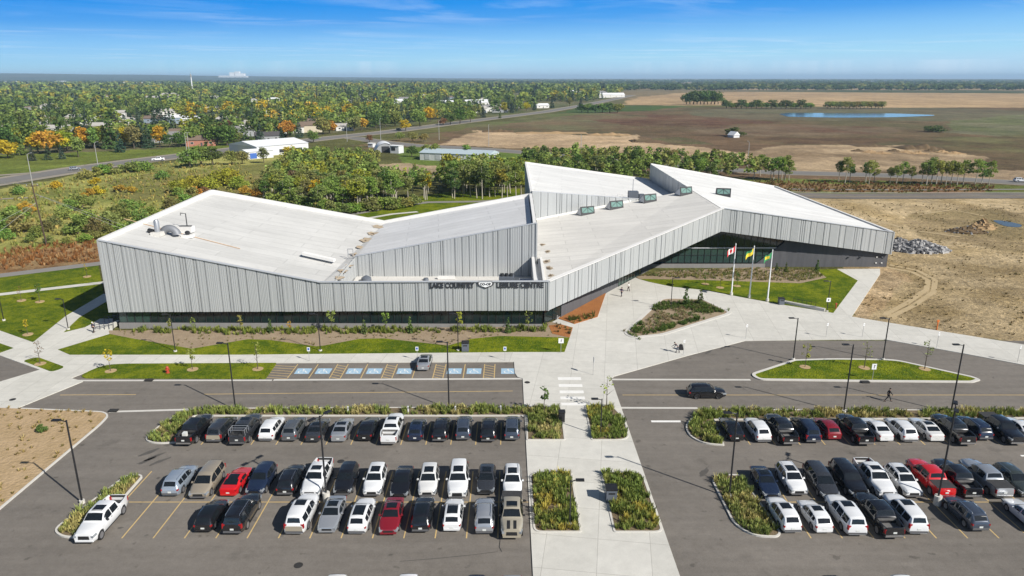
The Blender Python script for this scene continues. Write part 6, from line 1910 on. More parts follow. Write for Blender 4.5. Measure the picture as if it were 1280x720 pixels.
# merged woodland: every further tree as leaves of one mass
hx = np.array([q[0] for q in HOUSES_XY]); hy = np.array([q[1] for q in HOUSES_XY]); hr = np.array([q[2] for q in HOUSES_XY])
rng = random.Random(77)
def hidden_by(x, y):
    """keep a clearing on the near side of every house"""
    dy = hy - y; dx = hx - x * (1.0)
    dist = np.hypot(hx - x, hy - y)
    if (dist < hr * .75 + 3).any(): return True
    front = (dy > 0) & (dy < 26) & (np.abs(hx - hy / max(y, 1) * x) < hr * .55 + 1.5)
    return bool(front.any())
for x, y in suburb:
    if hidden_by(x, y): continue
    far = y > 900
    kind = pick(rng, [(.30, 'spruce'), (.45, 'broadleaf'), (.25, 'oval')])
    if kind == 'spruce': col = pick(rng, [(.6, SPRUCE), (.4, DGREEN)])
    else: 
        yel = fbm(np.array([x / 90.0]), np.array([y / 160.0]), 8, 3)[0]
        if yel > .58: col = pick(rng, [(.30, GREEN), (.12, OLIVE), (.22, YGREEN), (.28, YELLOW), (.08, ORANGE)])
        else: col = pick(rng, [(.46, GREEN), (.33, DGREEN), (.18, OLIVE), (.03, YGREEN)])
        if y > 900: col = tuple(np.array(col) * .5 + np.array(GREEN) * .5)
    k = 1.0 + .35 * min(1, max(0, (y - 700) / 1500))
    STUFF.append((kind, x, y, rng.choice((7.5, 9, 10.5, 12, 14, 16)) * k, rng.uniform(1.0, 1.35) * k ** .5, col))
LOW = {}
def low(kind, lod):
    if (kind, lod) not in LOW:
        q = {0: (150, .95), 1: (60, 1.5), 2: (26, 2.4)}[lod]
        s = {'aspen': lambda k: crown_round(200 + k, 10.5, 2.2, 3.2, 10, q[0], q[1] * .8, 1.1), 'broadleaf': lambda k: crown_round(220 + k, 9, 4.0, 1.2, 12, q[0], q[1]), 'oval': lambda k: crown_round(240 + k, 11, 3.0, 1.2, 12, q[0], q[1], 1.1), 'spruce': lambda k: crown_spruce(260 + k, 11.5, 2.7, .4, q[0], q[1] * .9)}[kind]
        LOW[(kind, lod)] = [s(k) for k in range(4)]
    return LOW[(kind, lod)]
VS, CS = [], []
for i, (kind, x, y, h, wide, col) in enumerate(STUFF):
    lod = 0 if y < 900 else 1 if y < 1900 else 2
    T = low(kind, lod)[i % 4]
    b = {'aspen': 10.7, 'broadleaf': 9.2, 'oval': 11.2, 'spruce': 11.6}[kind]
    s = h / b; a = rng.uniform(0, 6.28); ca, sa = cos(a), sin(a)
    V = np.empty_like(T)
    V[..., 0] = (T[..., 0] * ca - T[..., 1] * sa) * s * wide + x
    V[..., 1] = (T[..., 0] * sa + T[..., 1] * ca) * s * wide + y
    V[..., 2] = T[..., 2] * s
    j = rng.uniform(.8, 1.2)
    VS.append(V); CS.append(np.tile(np.array(col) * j, (len(T), 1)))
o = link_obj('woodland', quad_mesh('woodland', np.concatenate(VS), M_leafa, np.concatenate(CS)))
tag(o, 'mass of mixed green and autumn trees filling the suburb and the wood', 'woodland', kind='stuff')
print('woodland trees', len(STUFF))

# far tree belts over the plain
nr = np.random.default_rng(99)
VS, CS = [], []
n_far = 0
T = [crown_round(300 + k, 11, 9, 0.0, 9, 30, 4.2, .55) for k in range(5)]
while n_far < 5200:
    r = 1700 * (14000 / 1700) ** nr.random(); a = nr.uniform(-.78, .70)
    x, y = r * sin(a), r * cos(a)
    if r > 14000: continue
    if inside1(x, y, SUB) or (y < 3300 and x > 0.14 * y and y < 2350): continue
    f = fbm(np.array([x / 520.0]), np.array([y / 420.0]), 61, 4)[0]
    thr = .50 if r < 4500 else .44
    if f < thr: continue
    s = (.75 + r / 5200) * nr.uniform(.7, 1.3)
    V = T[n_far % 5].copy(); V[..., 0] = V[..., 0] * s * 1.5 + x; V[..., 1] = V[..., 1] * s + y; V[..., 2] = V[..., 2] * min(s, 1.5) * .95
    VS.append(V); c = np.array(DGREEN if nr.random() < .85 else OLIVE) * nr.uniform(.40, .75); CS.append(np.tile(c, (len(V), 1)))
    n_far += 1
o = link_obj('far_wood', quad_mesh('far_wood', np.concatenate(VS), M_leafa, np.concatenate(CS)))
tag(o, 'dark belts of woodland across the plain toward the horizon', 'woodland', kind='stuff')

# ----- works yard behind the wood
def shed(u0, v0, u1, v1, d, h, rh, wall, roofm, name, label, cat='shed', lean=False):
    """long building whose front foot runs between two points"""
    p0, p1 = Vector(G(u0, v0)), Vector(G(u1, v1)); w = (p1 - p0).length; rz = atan2(p1.y - p0.y, p1.x - p0.x)
    t = thing(name, label, cat, (p0.x, p0.y, 0), rz)
    MB().box((w / 2, d / 2, h / 2), (w, d, h)).build('wall', wall, t)
    mb = MB(); o_ = .35
    mb.add([(-o_, -o_, h), (w + o_, -o_, h), (w + o_, d + o_, h), (-o_, d + o_, h), (-o_, d / 2, h + rh), (w + o_, d / 2, h + rh)], [(0, 1, 5, 4), (2, 3, 4, 5), (3, 0, 4), (1, 2, 5), (3, 2, 1, 0)])
    mb.build('roof', roofm, t)
    return t, w
M_whiteroof = simple('white_metal_roof', (.76, .77, .78), .5)
M_whitewall = simple('white_metal_wall', (.60, .61, .62), .6)
M_blueroof = simple('pale_blue_roof', (.42, .50, .54), .5)
M_blue_p = simple('blue_panel', (.04, .12, .42), .6)
t, w = shed(322, 196, 386, 190, 26, 5, 2.2, M_whitewall, M_whiteroof, 'workshop', 'large white roofed workshop behind the meadow with lower front bays', 'workshop')
MB().box((5, -.08, 2.2), (5, .2, 3.4)).build('blue_door', M_blue_p, t)
MB().box((20, -.08, 2.0), (14, .2, 1.6)).build('dark_opening', M_frame, t)
t, w = shed(310, 199.5, 342, 196.8, 9, 3.6, 1.0, M_whitewall, M_whiteroof, 'workshop_bay', 'lower white annex at the front left of the workshop', 'workshop')
MB().box((3, -.08, 1.6), (3.5, .2, 2.6)).build('blue_door', M_blue_p, t)
t, w = shed(525, 200, 611, 203.5, 14, 3.6, 1.6, M_whitewall, M_blueroof, 'long_shed', 'long low shed with pale blue metal roof behind the wood', 'shed')
for k in range(6):
    MB().box((4 + k * (w - 8) / 5, -.06, 1.7), (2.6, .12, 2.4)).build('shed_door', simple('pale_door', (.48, .50, .52), .6), t)
# quonset hut
x, y = G(471, 190)
t = thing('quonset_hut', 'white arched quonset hut beyond the wood', 'hut', (x + 3.5, y + 4, 0), .25)
mb = MB(); R_ = 5.2; ln = 15; n = 16
vs = [(R_ * cos(pi * k / n), yy_, R_ * .95 * sin(pi * k / n)) for yy_ in (-ln / 2, ln / 2) for k in range(n + 1)]
mb.add(vs, [(k, k + 1, n + 2 + k, n + 1 + k) for k in range(n)][::1])
mb.add([(q[0], q[1], q[2]) for q in vs[n + 1:]], [tuple(range(n, -1, -1))])
mb.build('arched_shell', M_whiteroof, t, smooth=40)
mb = MB(); mb.add([(p[0] * .97, p[1] + .4, p[2] * .97) for p in vs[:n + 1]], [tuple(range(n + 1))]); mb.build('end_wall', M_siding[3], t)
MB().box((0, -ln / 2 + .35, 1.7), (4, .12, 3.2)).build('door', M_frame, t)
t, w = shed(488, 191.5, 498.5, 192, 5, 4.0, .3, M_whitewall, M_whiteroof, 'yard_shed', 'small white boxy shed with dark opening beside the quonset hut')
MB().box((w * .36, -.06, 2.4), (2.4, .1, 1.8)).build('dark_opening', M_frame, t)
t, w = shed(460, 184, 466, 184.3, 3, 2.2, .3, M_whitewall, M_whiteroof, 'yard_shed', 'tiny white shed left of the quonset hut')
t, w = shed(909.5, 171.5, 917, 172.3, 5, 1.6, 2.4, M_whitewall, M_whiteroof, 'field_shed', 'lone pale shed standing on the brown moor')
x, y = G(921, 171); tree('bush', x, y + 4, 6, DGREEN, 'bush', 'dark bush beside the lone shed on the moor', 'bush', None, 0, 3001, 2.0)
x, y = G(1168, 165); tree('bush', x, y, 5, DGREEN, 'bush', 'isolated dark bush on the moor below the pond end', 'bush', None, 0, 3002, 2.6)
for (u0, u1, v, h, lb) in ((0, 24, 104.5, 9, 'pale industrial shed on the far left near the horizon'), (18, 31, 104.3, 12, 'white gabled plant shed among the far sheds'), (69, 80, 104, 12, 'long tan shed far away in front of the ridge'), (152, 184, 106.5, 12, 'long white warehouse beyond the suburb treetops'), (400, 417, 110.2, 9, 'bright white warehouse roof beyond the middle of the suburb')):
    shed(u0, v, u1, v, 40, h, 4, M_whitewall, M_whiteroof, 'warehouse', lb, 'warehouse')
# far mill on the ridge and its plume-like white sheds
x, y = 9000 * (-326 / 873.0), 9000.0
t = thing('grain_mill', 'distant white grain mill on the horizon ridge', 'mill', (x, y, 40))
for k, (dx, w_, h_) in enumerate(((-120, 120, 22), (-20, 60, 60), (40, 50, 70), (95, 60, 48))):
    MB().box((dx, 0, h_ / 2), (w_, 60, h_)).build('silo_block', M_whiteroof, t)
MB().box((-10, -10, 10), (330, 90, 20)).build('base_shed', M_whitewall, t)
# tall white tower
x, y = 1900 * (-377.5 / 873.0), 1900.0
t = thing('communications_tower', 'tall thin white tower rising over the suburb trees', 'tower', (x, y, 0))
MB().tube([(0, 0, 0), (0, 0, 20), (0, 0, 40)], [1.5, 1.3, 1.1], 10).build('shaft', M_whiteroof, t, smooth=40)
MB().tube([(0, 0, 40), (0, 0, 47)], [1.8, 1.6], 10).build('antenna_ring', M_siding[3], t, smooth=40)
MB().tube([(0, 0, 47), (0, 0, 53)], [.4, .2], 6).build('mast_tip', M_siding[3], t)
# ------------------------------------------------------------------ poles, lamps and signs
M_pole = simple('black_pole_paint', (.016, .016, .018), .5)
M_poleg = simple('grey_pole', (.42, .42, .41), .5, .3)
M_lens = simple('lamp_lens', (.55, .55, .52), .3)
M_foot = mottled('lamp_footing', (.60, .58, .53), (.48, .46, .42), ((3, .6),), .9)
M_signw = simple('sign_face_white', (.80, .81, .82), .4)
LAMP_PROTO = {}
def lamp(u, v, h, label, arm=1.1, rz=pi, heads=1, foot=.35, r=.09, group='car park lamp posts', z=.0, kind=None, big_foot=False):
    x, y = G(u, v)
    t = thing('lamp_post', label, 'lamp post', (x, y, z), rz, group)
    fh = 1.0 if big_foot else foot
    MB().tube([(0, 0, 0), (0, 0, fh)], [.34 if big_foot else .25] * 2, 14).build('footing', M_foot, t, smooth=40)
    MB().tube([(0, 0, fh), (0, 0, h)], [r, r * .85], 8).build('pole', M_pole, t, smooth=40)
    for k in range(heads):
        s_ = 1 if k == 0 else -1
        MB().tube([(0, 0, h - .15), (s_ * arm * .4, 0, h - .04), (s_ * arm * .55, 0, h)], .05, 6).build('arm', M_pole, t)
        hd = MB().box((s_ * (arm * .55 + .32), 0, h + .01), (.75, .36, .12)).build('lamp_head', M_pole, t)
        MB().box((s_ * (arm * .55 + .32), 0, h - .06), (.5, .26, .03)).build('lens', M_lens, hd)
    return t
G2 = 'tall lamp posts of the car park'
lamp(103, 629, 8.7, 'tall black lamp post at the left planted island', group=G2)
lamp(294.5, 512.5, 8.7, 'tall black lamp post behind the dark pickups of the first row', group=G2)
lamp(561.3, 510.5, 8.7, 'tall black lamp post behind the black cars near the walkway', group=G2, rz=pi / 2 + 1.57)
lamp(408.5, 627, 9.0, 'twin-headed black lamp post on a white footing between the car rows', rz=pi / 2 - .6, heads=2, big_foot=True, group=G2)
lamp(911.3, 622, 9.0, 'tall black lamp post on the curved planted island', group=G2)
lamp(1054.5, 516, 8.8, 'tall black lamp post beside the road, left of the walker', group=G2)
lamp(1188.5, 516, 8.8, 'tall black lamp post right of the grass island tip', group=G2)
lamp(1171, 631, 10.2, 'tallest twin-headed lamp post on a white footing beside the red pickup', rz=pi / 2 - .5, heads=2, big_foot=True, group=G2)
lamp(991.3, 450.5, 6.4, 'black lamp post on the left rim of the grass island', group='lamp posts on the grass island')
lamp(1103.3, 450.5, 6.4, 'black lamp post on the upper rim of the grass island', group='lamp posts on the grass island')
G3 = 'lamp posts along the paths'
for u, v, h, lb, rz in ((219.4, 440.4, 5.9, 'slim lamp post on the left of the facade lawn', pi), (400.6, 439.6, 5.9, 'slim lamp post in the middle of the facade lawn', pi), (572.8, 439.2, 5.9, 'slim lamp post beside the grey bin by the sidewalk', pi),
                        (85.6, 412.4, 5.2, 'slim lamp post where the concrete paths fork', pi), (5, 401.3, 5.2, 'slim lamp post on the lawn at the left edge of the picture', pi), (838.4, 386.5, 5.7, 'slim lamp post in the plaza planter', 0), (1033.4, 390.2, 5.6, 'slim lamp post with curved arm and a white sign on the entrance lawn', pi),
                        (712, 657.5, 4.7, 'slim lamp post in the left lower garden of the walkway', 0), (750.7, 546.3, 4.7, 'slim lamp post in the upper right garden of the walkway', pi)):
    lamp(u, v, h, lb, .9, rz, 1, .3, .07, G3)
# street lamps along the highway
for u, v, h, lb in ((41, 232, 11.5, 'pale street lamp beside the utility pole top'), (123, 210, 11, 'pale street lamp by the highway above the meadow shrubs'), (234.5, 197, 12, 'left of a pair of pale street lamps at the highway bend'), (237.5, 197, 12, 'right of a pair of pale street lamps at the highway bend'), (434, 177, 12, 'pale street lamp at the highway junction'), (476, 175, 13, 'tall pale street lamp left of the yellow highway tree'), (549, 175, 12, 'pale street lamp before the left end of the sand'), (611, 183, 12, 'pale street lamp before the middle of the sand'), (726, 197, 11, 'pale street lamp above the left peak of the roof'), (934, 209, 11, 'pale street lamp above the right roof slope'),):
    x, y = G(u, v)
    t = thing('street_lamp', lb, 'street lamp', (x, y, 0), pi / 2, 'pale street lamps of the far roads')
    MB().tube([(0, 0, 0), (0, 0, h)], [.16, .10], 8).build('pole', M_poleg, t)
    MB().tube([(0, 0, h - .1), (1.2, 0, h + .35), (2.2, 0, h + .4)], .07, 6).build('arm', M_poleg, t)
    MB().box((2.5, 0, h + .38), (.8, .3, .14)).build('lamp_head', M_poleg, t)
# utility pole with wires
x, y = G(58.5, 307)
t = thing('utility_pole', 'brown wooden utility pole with crossarm standing in the meadow', 'utility pole', (x, y, 0), .3)
MB().tube([(0, 0, 0), (-.3, 0, 7), (-.7, 0, 15)], [.20, .17, .12], 8).build('pole', simple('old_wood', (.075, .05, .035), .9), t)
MB().box((-.68, 0, 14.4), (2.6, .14, .16)).build('crossarm', simple('old_wood', (.075, .05, .035), .9), t)
for dx in (-1.8, -.7, .45): MB().tube([(dx, 0, 14.5), (dx, 0, 14.85)], .07, 6).build('insulator', M_poleg, t)
M_wire = simple('wire', (.30, .30, .28), .6)
def cable(p, q, sag, label):
    pts = [tuple(Vector(p).lerp(Vector(q), k / 14) - Vector((0, 0, sag * 4 * (k / 14) * (1 - k / 14)))) for k in range(15)]
    tag(MB().tube(pts, .035, 5).build('overhead_wire', M_wire), label, 'wire', 'wires of the utility pole')
c_, s_ = cos(.3), sin(.3)
for k, dx in enumerate((-1.8, .45)):
    cable((x + dx * c_, y + dx * s_, 14.9), (x + dx * c_ - 160, y + dx * s_ + 78, 14.9), 2.5, 'thin wire running from the utility pole over the meadow toward the highway')
for gx_, gy_ in ((12, -16), (7.5, -15)):
    cable((x - .4, y, 12.5), (x + gx_ + 22, y + gy_ * .3 + 3, .1), 0, 'thin straight guy wire slanting from the utility pole to the ground')
for gx_ in (-15, -8):
    cable((x - .4, y, 10.5), (x + gx_ * 1.2, y - 14, .1), 0, 'thin guy wire slanting from the utility pole into the brown grass')
# sign posts
def sign(u, v, h, w_, hh, label, mark=None, edge=0.0, z=.12):
    x, y = G(u, v)
    t = thing('sign_post', label, 'sign', (x, y, z), edge, 'small signs on posts')
    MB().tube([(0, 0, 0), (0, 0, h)], .03, 6).build('post', M_poleg, t)
    p = MB().box((0, -.04, h - hh / 2), (w_, .02, hh)).build('sign_plate', M_signw, t)
    if mark:
        mb = MB()
        if mark == 'wheel':
            mb.box((0, -.053, h - hh * .45), (w_ * .62, .006, hh * .5)); m_ = simple('sign_blue', (.03, .12, .45), .5)
        elif mark == 'arrow':
            mb.box((0, -.053, h - hh * .5), (w_ * .14, .006, hh * .6)); mb.box((w_ * .12, -.054, h - hh * .32), (w_ * .35, .006, hh * .1)); m_ = M_letter
        else:
            mb.box((0, -.053, h - hh * .35), (w_ * .5, .006, hh * .18)); mb.box((0, -.053, h - hh * .7), (w_ * .6, .006, hh * .12)); m_ = M_letter
        mb.build('sign_mark', m_, p)
    return t
for i, (u, v, lb) in enumerate(((387, 452.2, 'small accessible parking sign left of the silver sedan'), (521.8, 451.5, 'small accessible parking sign just behind the silver sedan'), (631.2, 451.5, 'small accessible parking sign at the right end of the bays'))):
    sign(u, v, 2.1, .42, .6, lb, 'wheel')
sign(701, 442.2, 2.3, .75, .75, 'larger square white sign at the corner of the facade lawn', 'arrow')
sign(741.3, 469.5, 2.6, .5, .75, 'sign seen edge-on near the top of the crosswalk', None, pi / 2 + .1)
for u, v, h, lb in ((854, 444.2, 2.3, 'small sign post beside the stooping person on the plaza'), (932, 424, 2.3, 'small sign post at the left bend of the turning loop'), (1032.3, 422.3, 2.3, 'small sign post above the grass island, left of two'), (1077.5, 422.3, 2.3, 'small sign post above the grass island, right of two'), (1170.5, 435.3, 2.4, 'thin sign post on the sidewalk beside the bare earth'), (1271.5, 453.7, 2.5, 'thin sign post on the sidewalk at the right edge')):
    sign(u, v, h, .32, .45, lb, 'text', .5)
sign(1090, 476, 2.3, .62, .8, 'large white sign on the lower edge of the grass island', 'arrow', 0, .15)
x, y = G(1033.4, 390.2)
for u, v, h in ((436, 517, 0), (514, 517, 0), (575, 516, 0), (631, 515, 0)):
    pass
for i, (u, v) in enumerate(((435.5, 518), (510.5, 517.5), (569.5, 517.5), (626, 517))):
    x_, y_ = G(u, v); t = thing('block_heater_post', 'short white service post in the planted bed behind the cars', 'post', (x_, y_, .14), 0, 'white service posts in the bed')
    MB().box((0, 0, .45), (.14, .14, .9)).build('post', M_signw, t); MB().box((0, -.09, .72), (.2, .05, .26)).build('outlet_box', M_poleg, t)
# white sign plate on the lawn lamp post
xl, yl = G(1033.4, 390.2)
t = thing('notice_plate', 'white square notice strapped to the curved lamp post on the entrance lawn', 'sign', (xl, yl - .12, 1.9))
MB().box((0, 0, .35), (.7, .03, .7)).build('plate', M_signw, t); MB().box((0, -.02, .35), (.2, .006, .3)).build('sign_mark', M_letter, t); MB().box((0, .06, .35), (.2, .1, .08)).build('strap', M_pole, t)
# bins, bench, hydrant, markers
def bin_(u, v, label, w_=.62, h=1.15, c=M_unit, z=.13):
    x, y = G(u, v); t = thing('litter_bin', label, 'bin', (x, y, z))
    MB().box((0, 0, h * .42), (w_, w_, h * .84)).build('bin_body', c, t); MB().box((0, 0, h * .93), (w_ * 1.12, w_ * 1.12, .12)).build('lid', M_pole, t); MB().box((0, -w_ / 2 - .012, h * .66), (w_ * .6, .02, .16)).build('slot', M_trim, t)
bin_(581.8, 439.3, 'dark square litter bin beside the slim lamp post by the sidewalk', 1.0, 1.45)
bin_(702, 527.5, 'dark litter bin at the edge of the garden left of the crosswalk', .7, 1.35, M_pole)
bin_(763.5, 626.5, 'grey cabinet on the edge of the lower right garden', 1.0, 1.5, M_unit)
bin_(976, 381, 'dark bin at the end of the concrete bench by the entrance lawn', .9, 1.2, M_unit)
p0, p1 = Vector(G(979.5, 380.6)), Vector(G(1030, 390.5))
t = thing('seat_wall', 'low concrete bench wall with rail at the edge of the entrance lawn', 'bench', (p0.x, p0.y, .12), atan2((p1 - p0).y, (p1 - p0).x)); ln_ = (p1 - p0).length
MB().box((ln_ / 2, .35, .24), (ln_, .6, .48)).build('concrete_seat', M_kerb, t)
mb = MB()
for k in range(6): mb.tube([(ln_ * (.2 + .11 * k), .75, .4), (ln_ * (.2 + .11 * k), .75, 1.1)], .03, 6)
mb.tube([(ln_ * .18, .75, 1.1), (ln_ * .78, .75, 1.1)], .035, 6); mb.build('rail', M_pole, t)
x, y = G(210, 467.3)
t = thing('fire_hydrant', 'red fire hydrant on the grass strip by the drive', 'hydrant', (x, y, .15))
M_red = simple('hydrant_red', (.42, .06, .03), .5)
MB().tube([(0, 0, 0), (0, 0, .08), (0, 0, .09), (0, 0, .75), (0, 0, .8), (0, 0, .95)], [.26, .26, .17, .17, .21, .10], 12).build('barrel', M_red, t, smooth=30)
for s_ in (-1, 1): MB().tube([(s_ * .15, 0, .55), (s_ * .30, 0, .55)], .09, 8).build('nozzle_cap', M_red, t)
MB().tube([(0, -.15, .52), (0, -.32, .52)], .12, 8).build('pumper_cap', M_red, t)
x, y = G(1044.5, 386.5); t = thing('marker_post', 'short red marker post on the entrance lawn tip', 'post', (x, y, .15)); MB().tube([(0, 0, 0), (0, 0, .9)], .09, 8).build('post', M_red, t); MB().box((0, 0, .85), (.3, .22, .2)).build('cap', M_red, t)
x, y = G(1170.8, 412.3); t = thing('marker_post', 'orange marker post on the bare earth behind the sidewalk', 'post', (x, y, 0)); MB().tube([(0, 0, 0), (0, 0, 1.6)], .09, 8).build('post', simple('safety_orange', (.65, .17, .03), .6), t); MB().box((0, 0, 1.5), (.35, .1, .35)).build('cap', simple('safety_orange', (.65, .17, .03), .6), t)
# flagpoles
def flag(u, v, h, label, cols):
    x, y = G(u, v); t = thing('flagpole', label, 'flagpole', (x, y, .15), 0, 'three white flagpoles before the entrance')
    MB().tube([(0, 0, 0), (0, 0, .5)], [.3, .26], 12).build('base', M_foot, t, smooth=40)
    MB().tube([(0, 0, .5), (0, 0, h)], [.13, .07], 10).build('pole', M_signw, t, smooth=40)
    MB().tube([(0, 0, h), (0, 0, h + .22)], [.11, .02], 8).build('finial', M_signw, t)
    n_, m_ = 14, 8; W_, H_ = 1.75, 1.05
    me = MB(); vs = []
    for i in range(n_ + 1):
        for j in range(m_ + 1):
            a = i / n_; b = j / m_
            vs.append((-.1 - a * W_ * .86, -.30 * sin(a * 7 + b * .8) * a - a * .5, h - .25 - b * H_ - a * 1.0 - .1 * sin(a * 6)))
    me.add(vs, [])
    def put(fn, mats):
        for i in range(n_):
            for j in range(m_):
                k = fn((i + .5) / n_, (j + .5) / m_)
                me.f.append((i * (m_ + 1) + j, i * (m_ + 1) + j + 1, (i + 1) * (m_ + 1) + j + 1, (i + 1) * (m_ + 1) + j)); me.m.append(k)
        me.build('flag', mats, t, smooth=60)
    put(*cols)
FR, FW, FY, FG = simple('flag_red', (.55, .03, .04), .8), simple('flag_white', (.75, .75, .74), .8), simple('flag_yellow', (.70, .52, .03), .8), simple('flag_green', (.03, .22, .08), .8)
leaf_ = lambda a, b: abs(a - .5) < .17 * (1 - abs(b - .45) * 1.9) and .15 < b < .85
flag(914, 369.5, 9.6, 'left white flagpole with the red and white maple leaf flag', (lambda a, b: 0 if a < .25 or a > .75 or leaf_(a, b) else 1, [FR, FW]))
flag(936.5, 373.2, 9.6, 'middle white flagpole with a yellow and green flag', (lambda a, b: 1 if b < .35 and a > .12 else 0, [FY, FG]))
flag(959, 377.5, 9.4, 'right white flagpole with a green flag with yellow centre', (lambda a, b: 1 if abs(a - .52) < .24 and .2 < b < .8 else 0, [FG, FY]))

# ------------------------------------------------------------------ people
def skinned(name, joints, edges, mat_, parent, sub=2):
    me = bpy.data.meshes.new(name)
    me.from_pydata([j[:3] for j in joints], edges, [])
    o = bpy.data.objects.new(name, me); COL.objects.link(o); o.parent = parent
    sk = o.modifiers.new('skin', 'SKIN'); sk.use_smooth_shade = True
    o.modifiers.new('sub', 'SUBSURF').levels = sub
    for i, j in enumerate(joints):
        r = j[3]; me.skin_vertices[0].data[i].radius = (r, j[4] if len(j) > 4 else r)
        me.skin_vertices[0].data[i].use_root = (i == 0)
    dg = bpy.context.evaluated_depsgraph_get(); dg.update()
    m2 = bpy.data.meshes.new_from_object(o.evaluated_get(dg))
    o.modifiers.clear(); o.data = m2
    m2.materials.clear(); m2.materials.append(mat_)
    return o
M_skin = simple('skin', (.42, .25, .18), .6)
def person(u, v, rz, label, top, legs, hair, stride=.25, bend=0.0, size=1.0, z=.12, arms=.15, knee=.0):
    """faces local +X; bend tips the trunk forward"""
    x, y = G(u, v); t = thing('person', label, 'person', (x, y, z), rz); t.scale = (size,) * 3
    hip = Vector((0, 0, .92 - knee * .3))
    up = Vector((sin(bend), 0, cos(bend))); fw = Vector((cos(bend), 0, -sin(bend)))
    ch = hip + up * .36; sh = hip + up * .50; nk = hip + up * .58; hd = hip + up * .70 + fw * .03
    J = [(*hip, .135, .10), (*(hip + up * .18), .125, .09), (*ch, .15, .10), (*nk, .055), (*(hip + up * .66 + fw * .02), .085, .075), (*(hip + up * .76 + fw * .03), .075, .07)]
    E = [(0, 1), (1, 2), (2, 3), (3, 4), (4, 5)]
    tops = [(*hip, .14, .11), (*(hip + up * .2), .135, .10), (*(hip + up * .42), .16, .11), (*(hip + up * .52), .09, .08)]; te = [(0, 1), (1, 2), (2, 3)]
    lg = [(*hip, .14, .11)]; le = []
    for s_ in (-1, 1):
        st = stride * s_
        hp = hip + Vector((0, s_ * .09, -.06)); kn = Vector((st * .55 + .05 + knee * .3, s_ * .10, .50 - knee * .18)); an = Vector((st - (.05 if s_ < 0 else 0), s_ * .10, .09)); to = an + Vector((.15, 0, -.05))
        b = len(J); J += [(*hp, .085), (*kn, .058), (*an, .04), (*to, .035)]; E += [(0, b), (b, b + 1), (b + 1, b + 2), (b + 2, b + 3)]
        b = len(lg); lg += [(*hp, .095), (*kn, .07), (*(an + Vector((0, 0, .03))), .056)]; le += [(0, b), (b, b + 1), (b + 1, b + 2)]
        sp = sh + Vector((0, s_ * .19, -.01)); el = sp + Vector((-st * .5 + bend * .25, s_ * .05, -.28)); wr = el + Vector((-st * .3 + .08 + bend * .2, -s_ * .02, -.24)); ha = wr + Vector((.03, 0, -.09))
        b = len(J); J += [(*sp, .055), (*el, .042), (*wr, .03), (*ha, .034)]; E += [(2, b), (b, b + 1), (b + 1, b + 2), (b + 2, b + 3)]
        b = len(tops); tops += [(*sp, .07), (*el, .055), (*(wr.lerp(el, .25)), .042)]; te += [(2, b), (b, b + 1), (b + 1, b + 2)]
    body = skinned('body', J, E, M_skin, t)
    skinned('jacket', tops, te, top, t); skinned('trousers', lg, le, legs, t)
    hc = hip + up * .765 + fw * .0
    skinned('hair', [(*(hc - fw * .01), .088, .085), (*(hc + up * .05), .06, .06), (*(hc - fw * .05 - up * .06), .06, .055)], [(0, 1), (0, 2)], hair, t, 1)
    for s_ in (-1, 1):
        st = stride * s_; an = Vector((st - (.05 if s_ < 0 else 0), s_ * .10, .05))
        MB().box((an.x + .05, an.y, .045), (.27, .10, .09), 0, 0, .8).build('shoe', M_trim, t)
    return t
C_dark, C_purple, C_whitec, C_grey, C_hair, C_jean = simple('cloth_black', (.012, .012, .015), .9), simple('cloth_purple', (.07, .045, .12), .9), simple('cloth_white', (.70, .70, .68), .9), simple('cloth_grey', (.16, .165, .18), .9), simple('hair_dark', (.02, .014, .01), .7), simple('cloth_navy', (.02, .025, .05), .9)
person(776.8, 371.4, -2.3, 'person in dark purple walking toward the camera across the entrance plaza', C_purple, C_jean, C_hair, .22)
person(785.5, 364.6, 2.6, 'person in a white top with dark hair near the entrance doors', C_whitec, C_dark, C_hair, .16, 0, .95)
person(847, 441.5, pi - .3, 'person in grey bending forward on the plaza beside a black bag', C_grey, C_grey, C_hair, .2, .75, 1.0, .12)
person(1109.5, 502, -.2, 'person in black striding across the road below the grass island', C_dark, C_dark, C_hair, .36, .12, 1.02, .03)
x, y = G(850, 438)
t = thing('black_bag', 'black bag on the plaza right of the bending person', 'bag', (x + .1, y, .12))
MB().box((0, 0, .42), (.75, .5, .75), 0, 0, .6).build('bag_body', C_dark, t); MB().tube([(-.15, 0, .8), (0, 0, .98), (.15, 0, .8)], .025, 6).build('handle', C_dark, t)
person(117.5, 416.5, 1.2, 'person with white cap by the railing at the corner steps', C_jean, C_dark, C_whitec, .15)

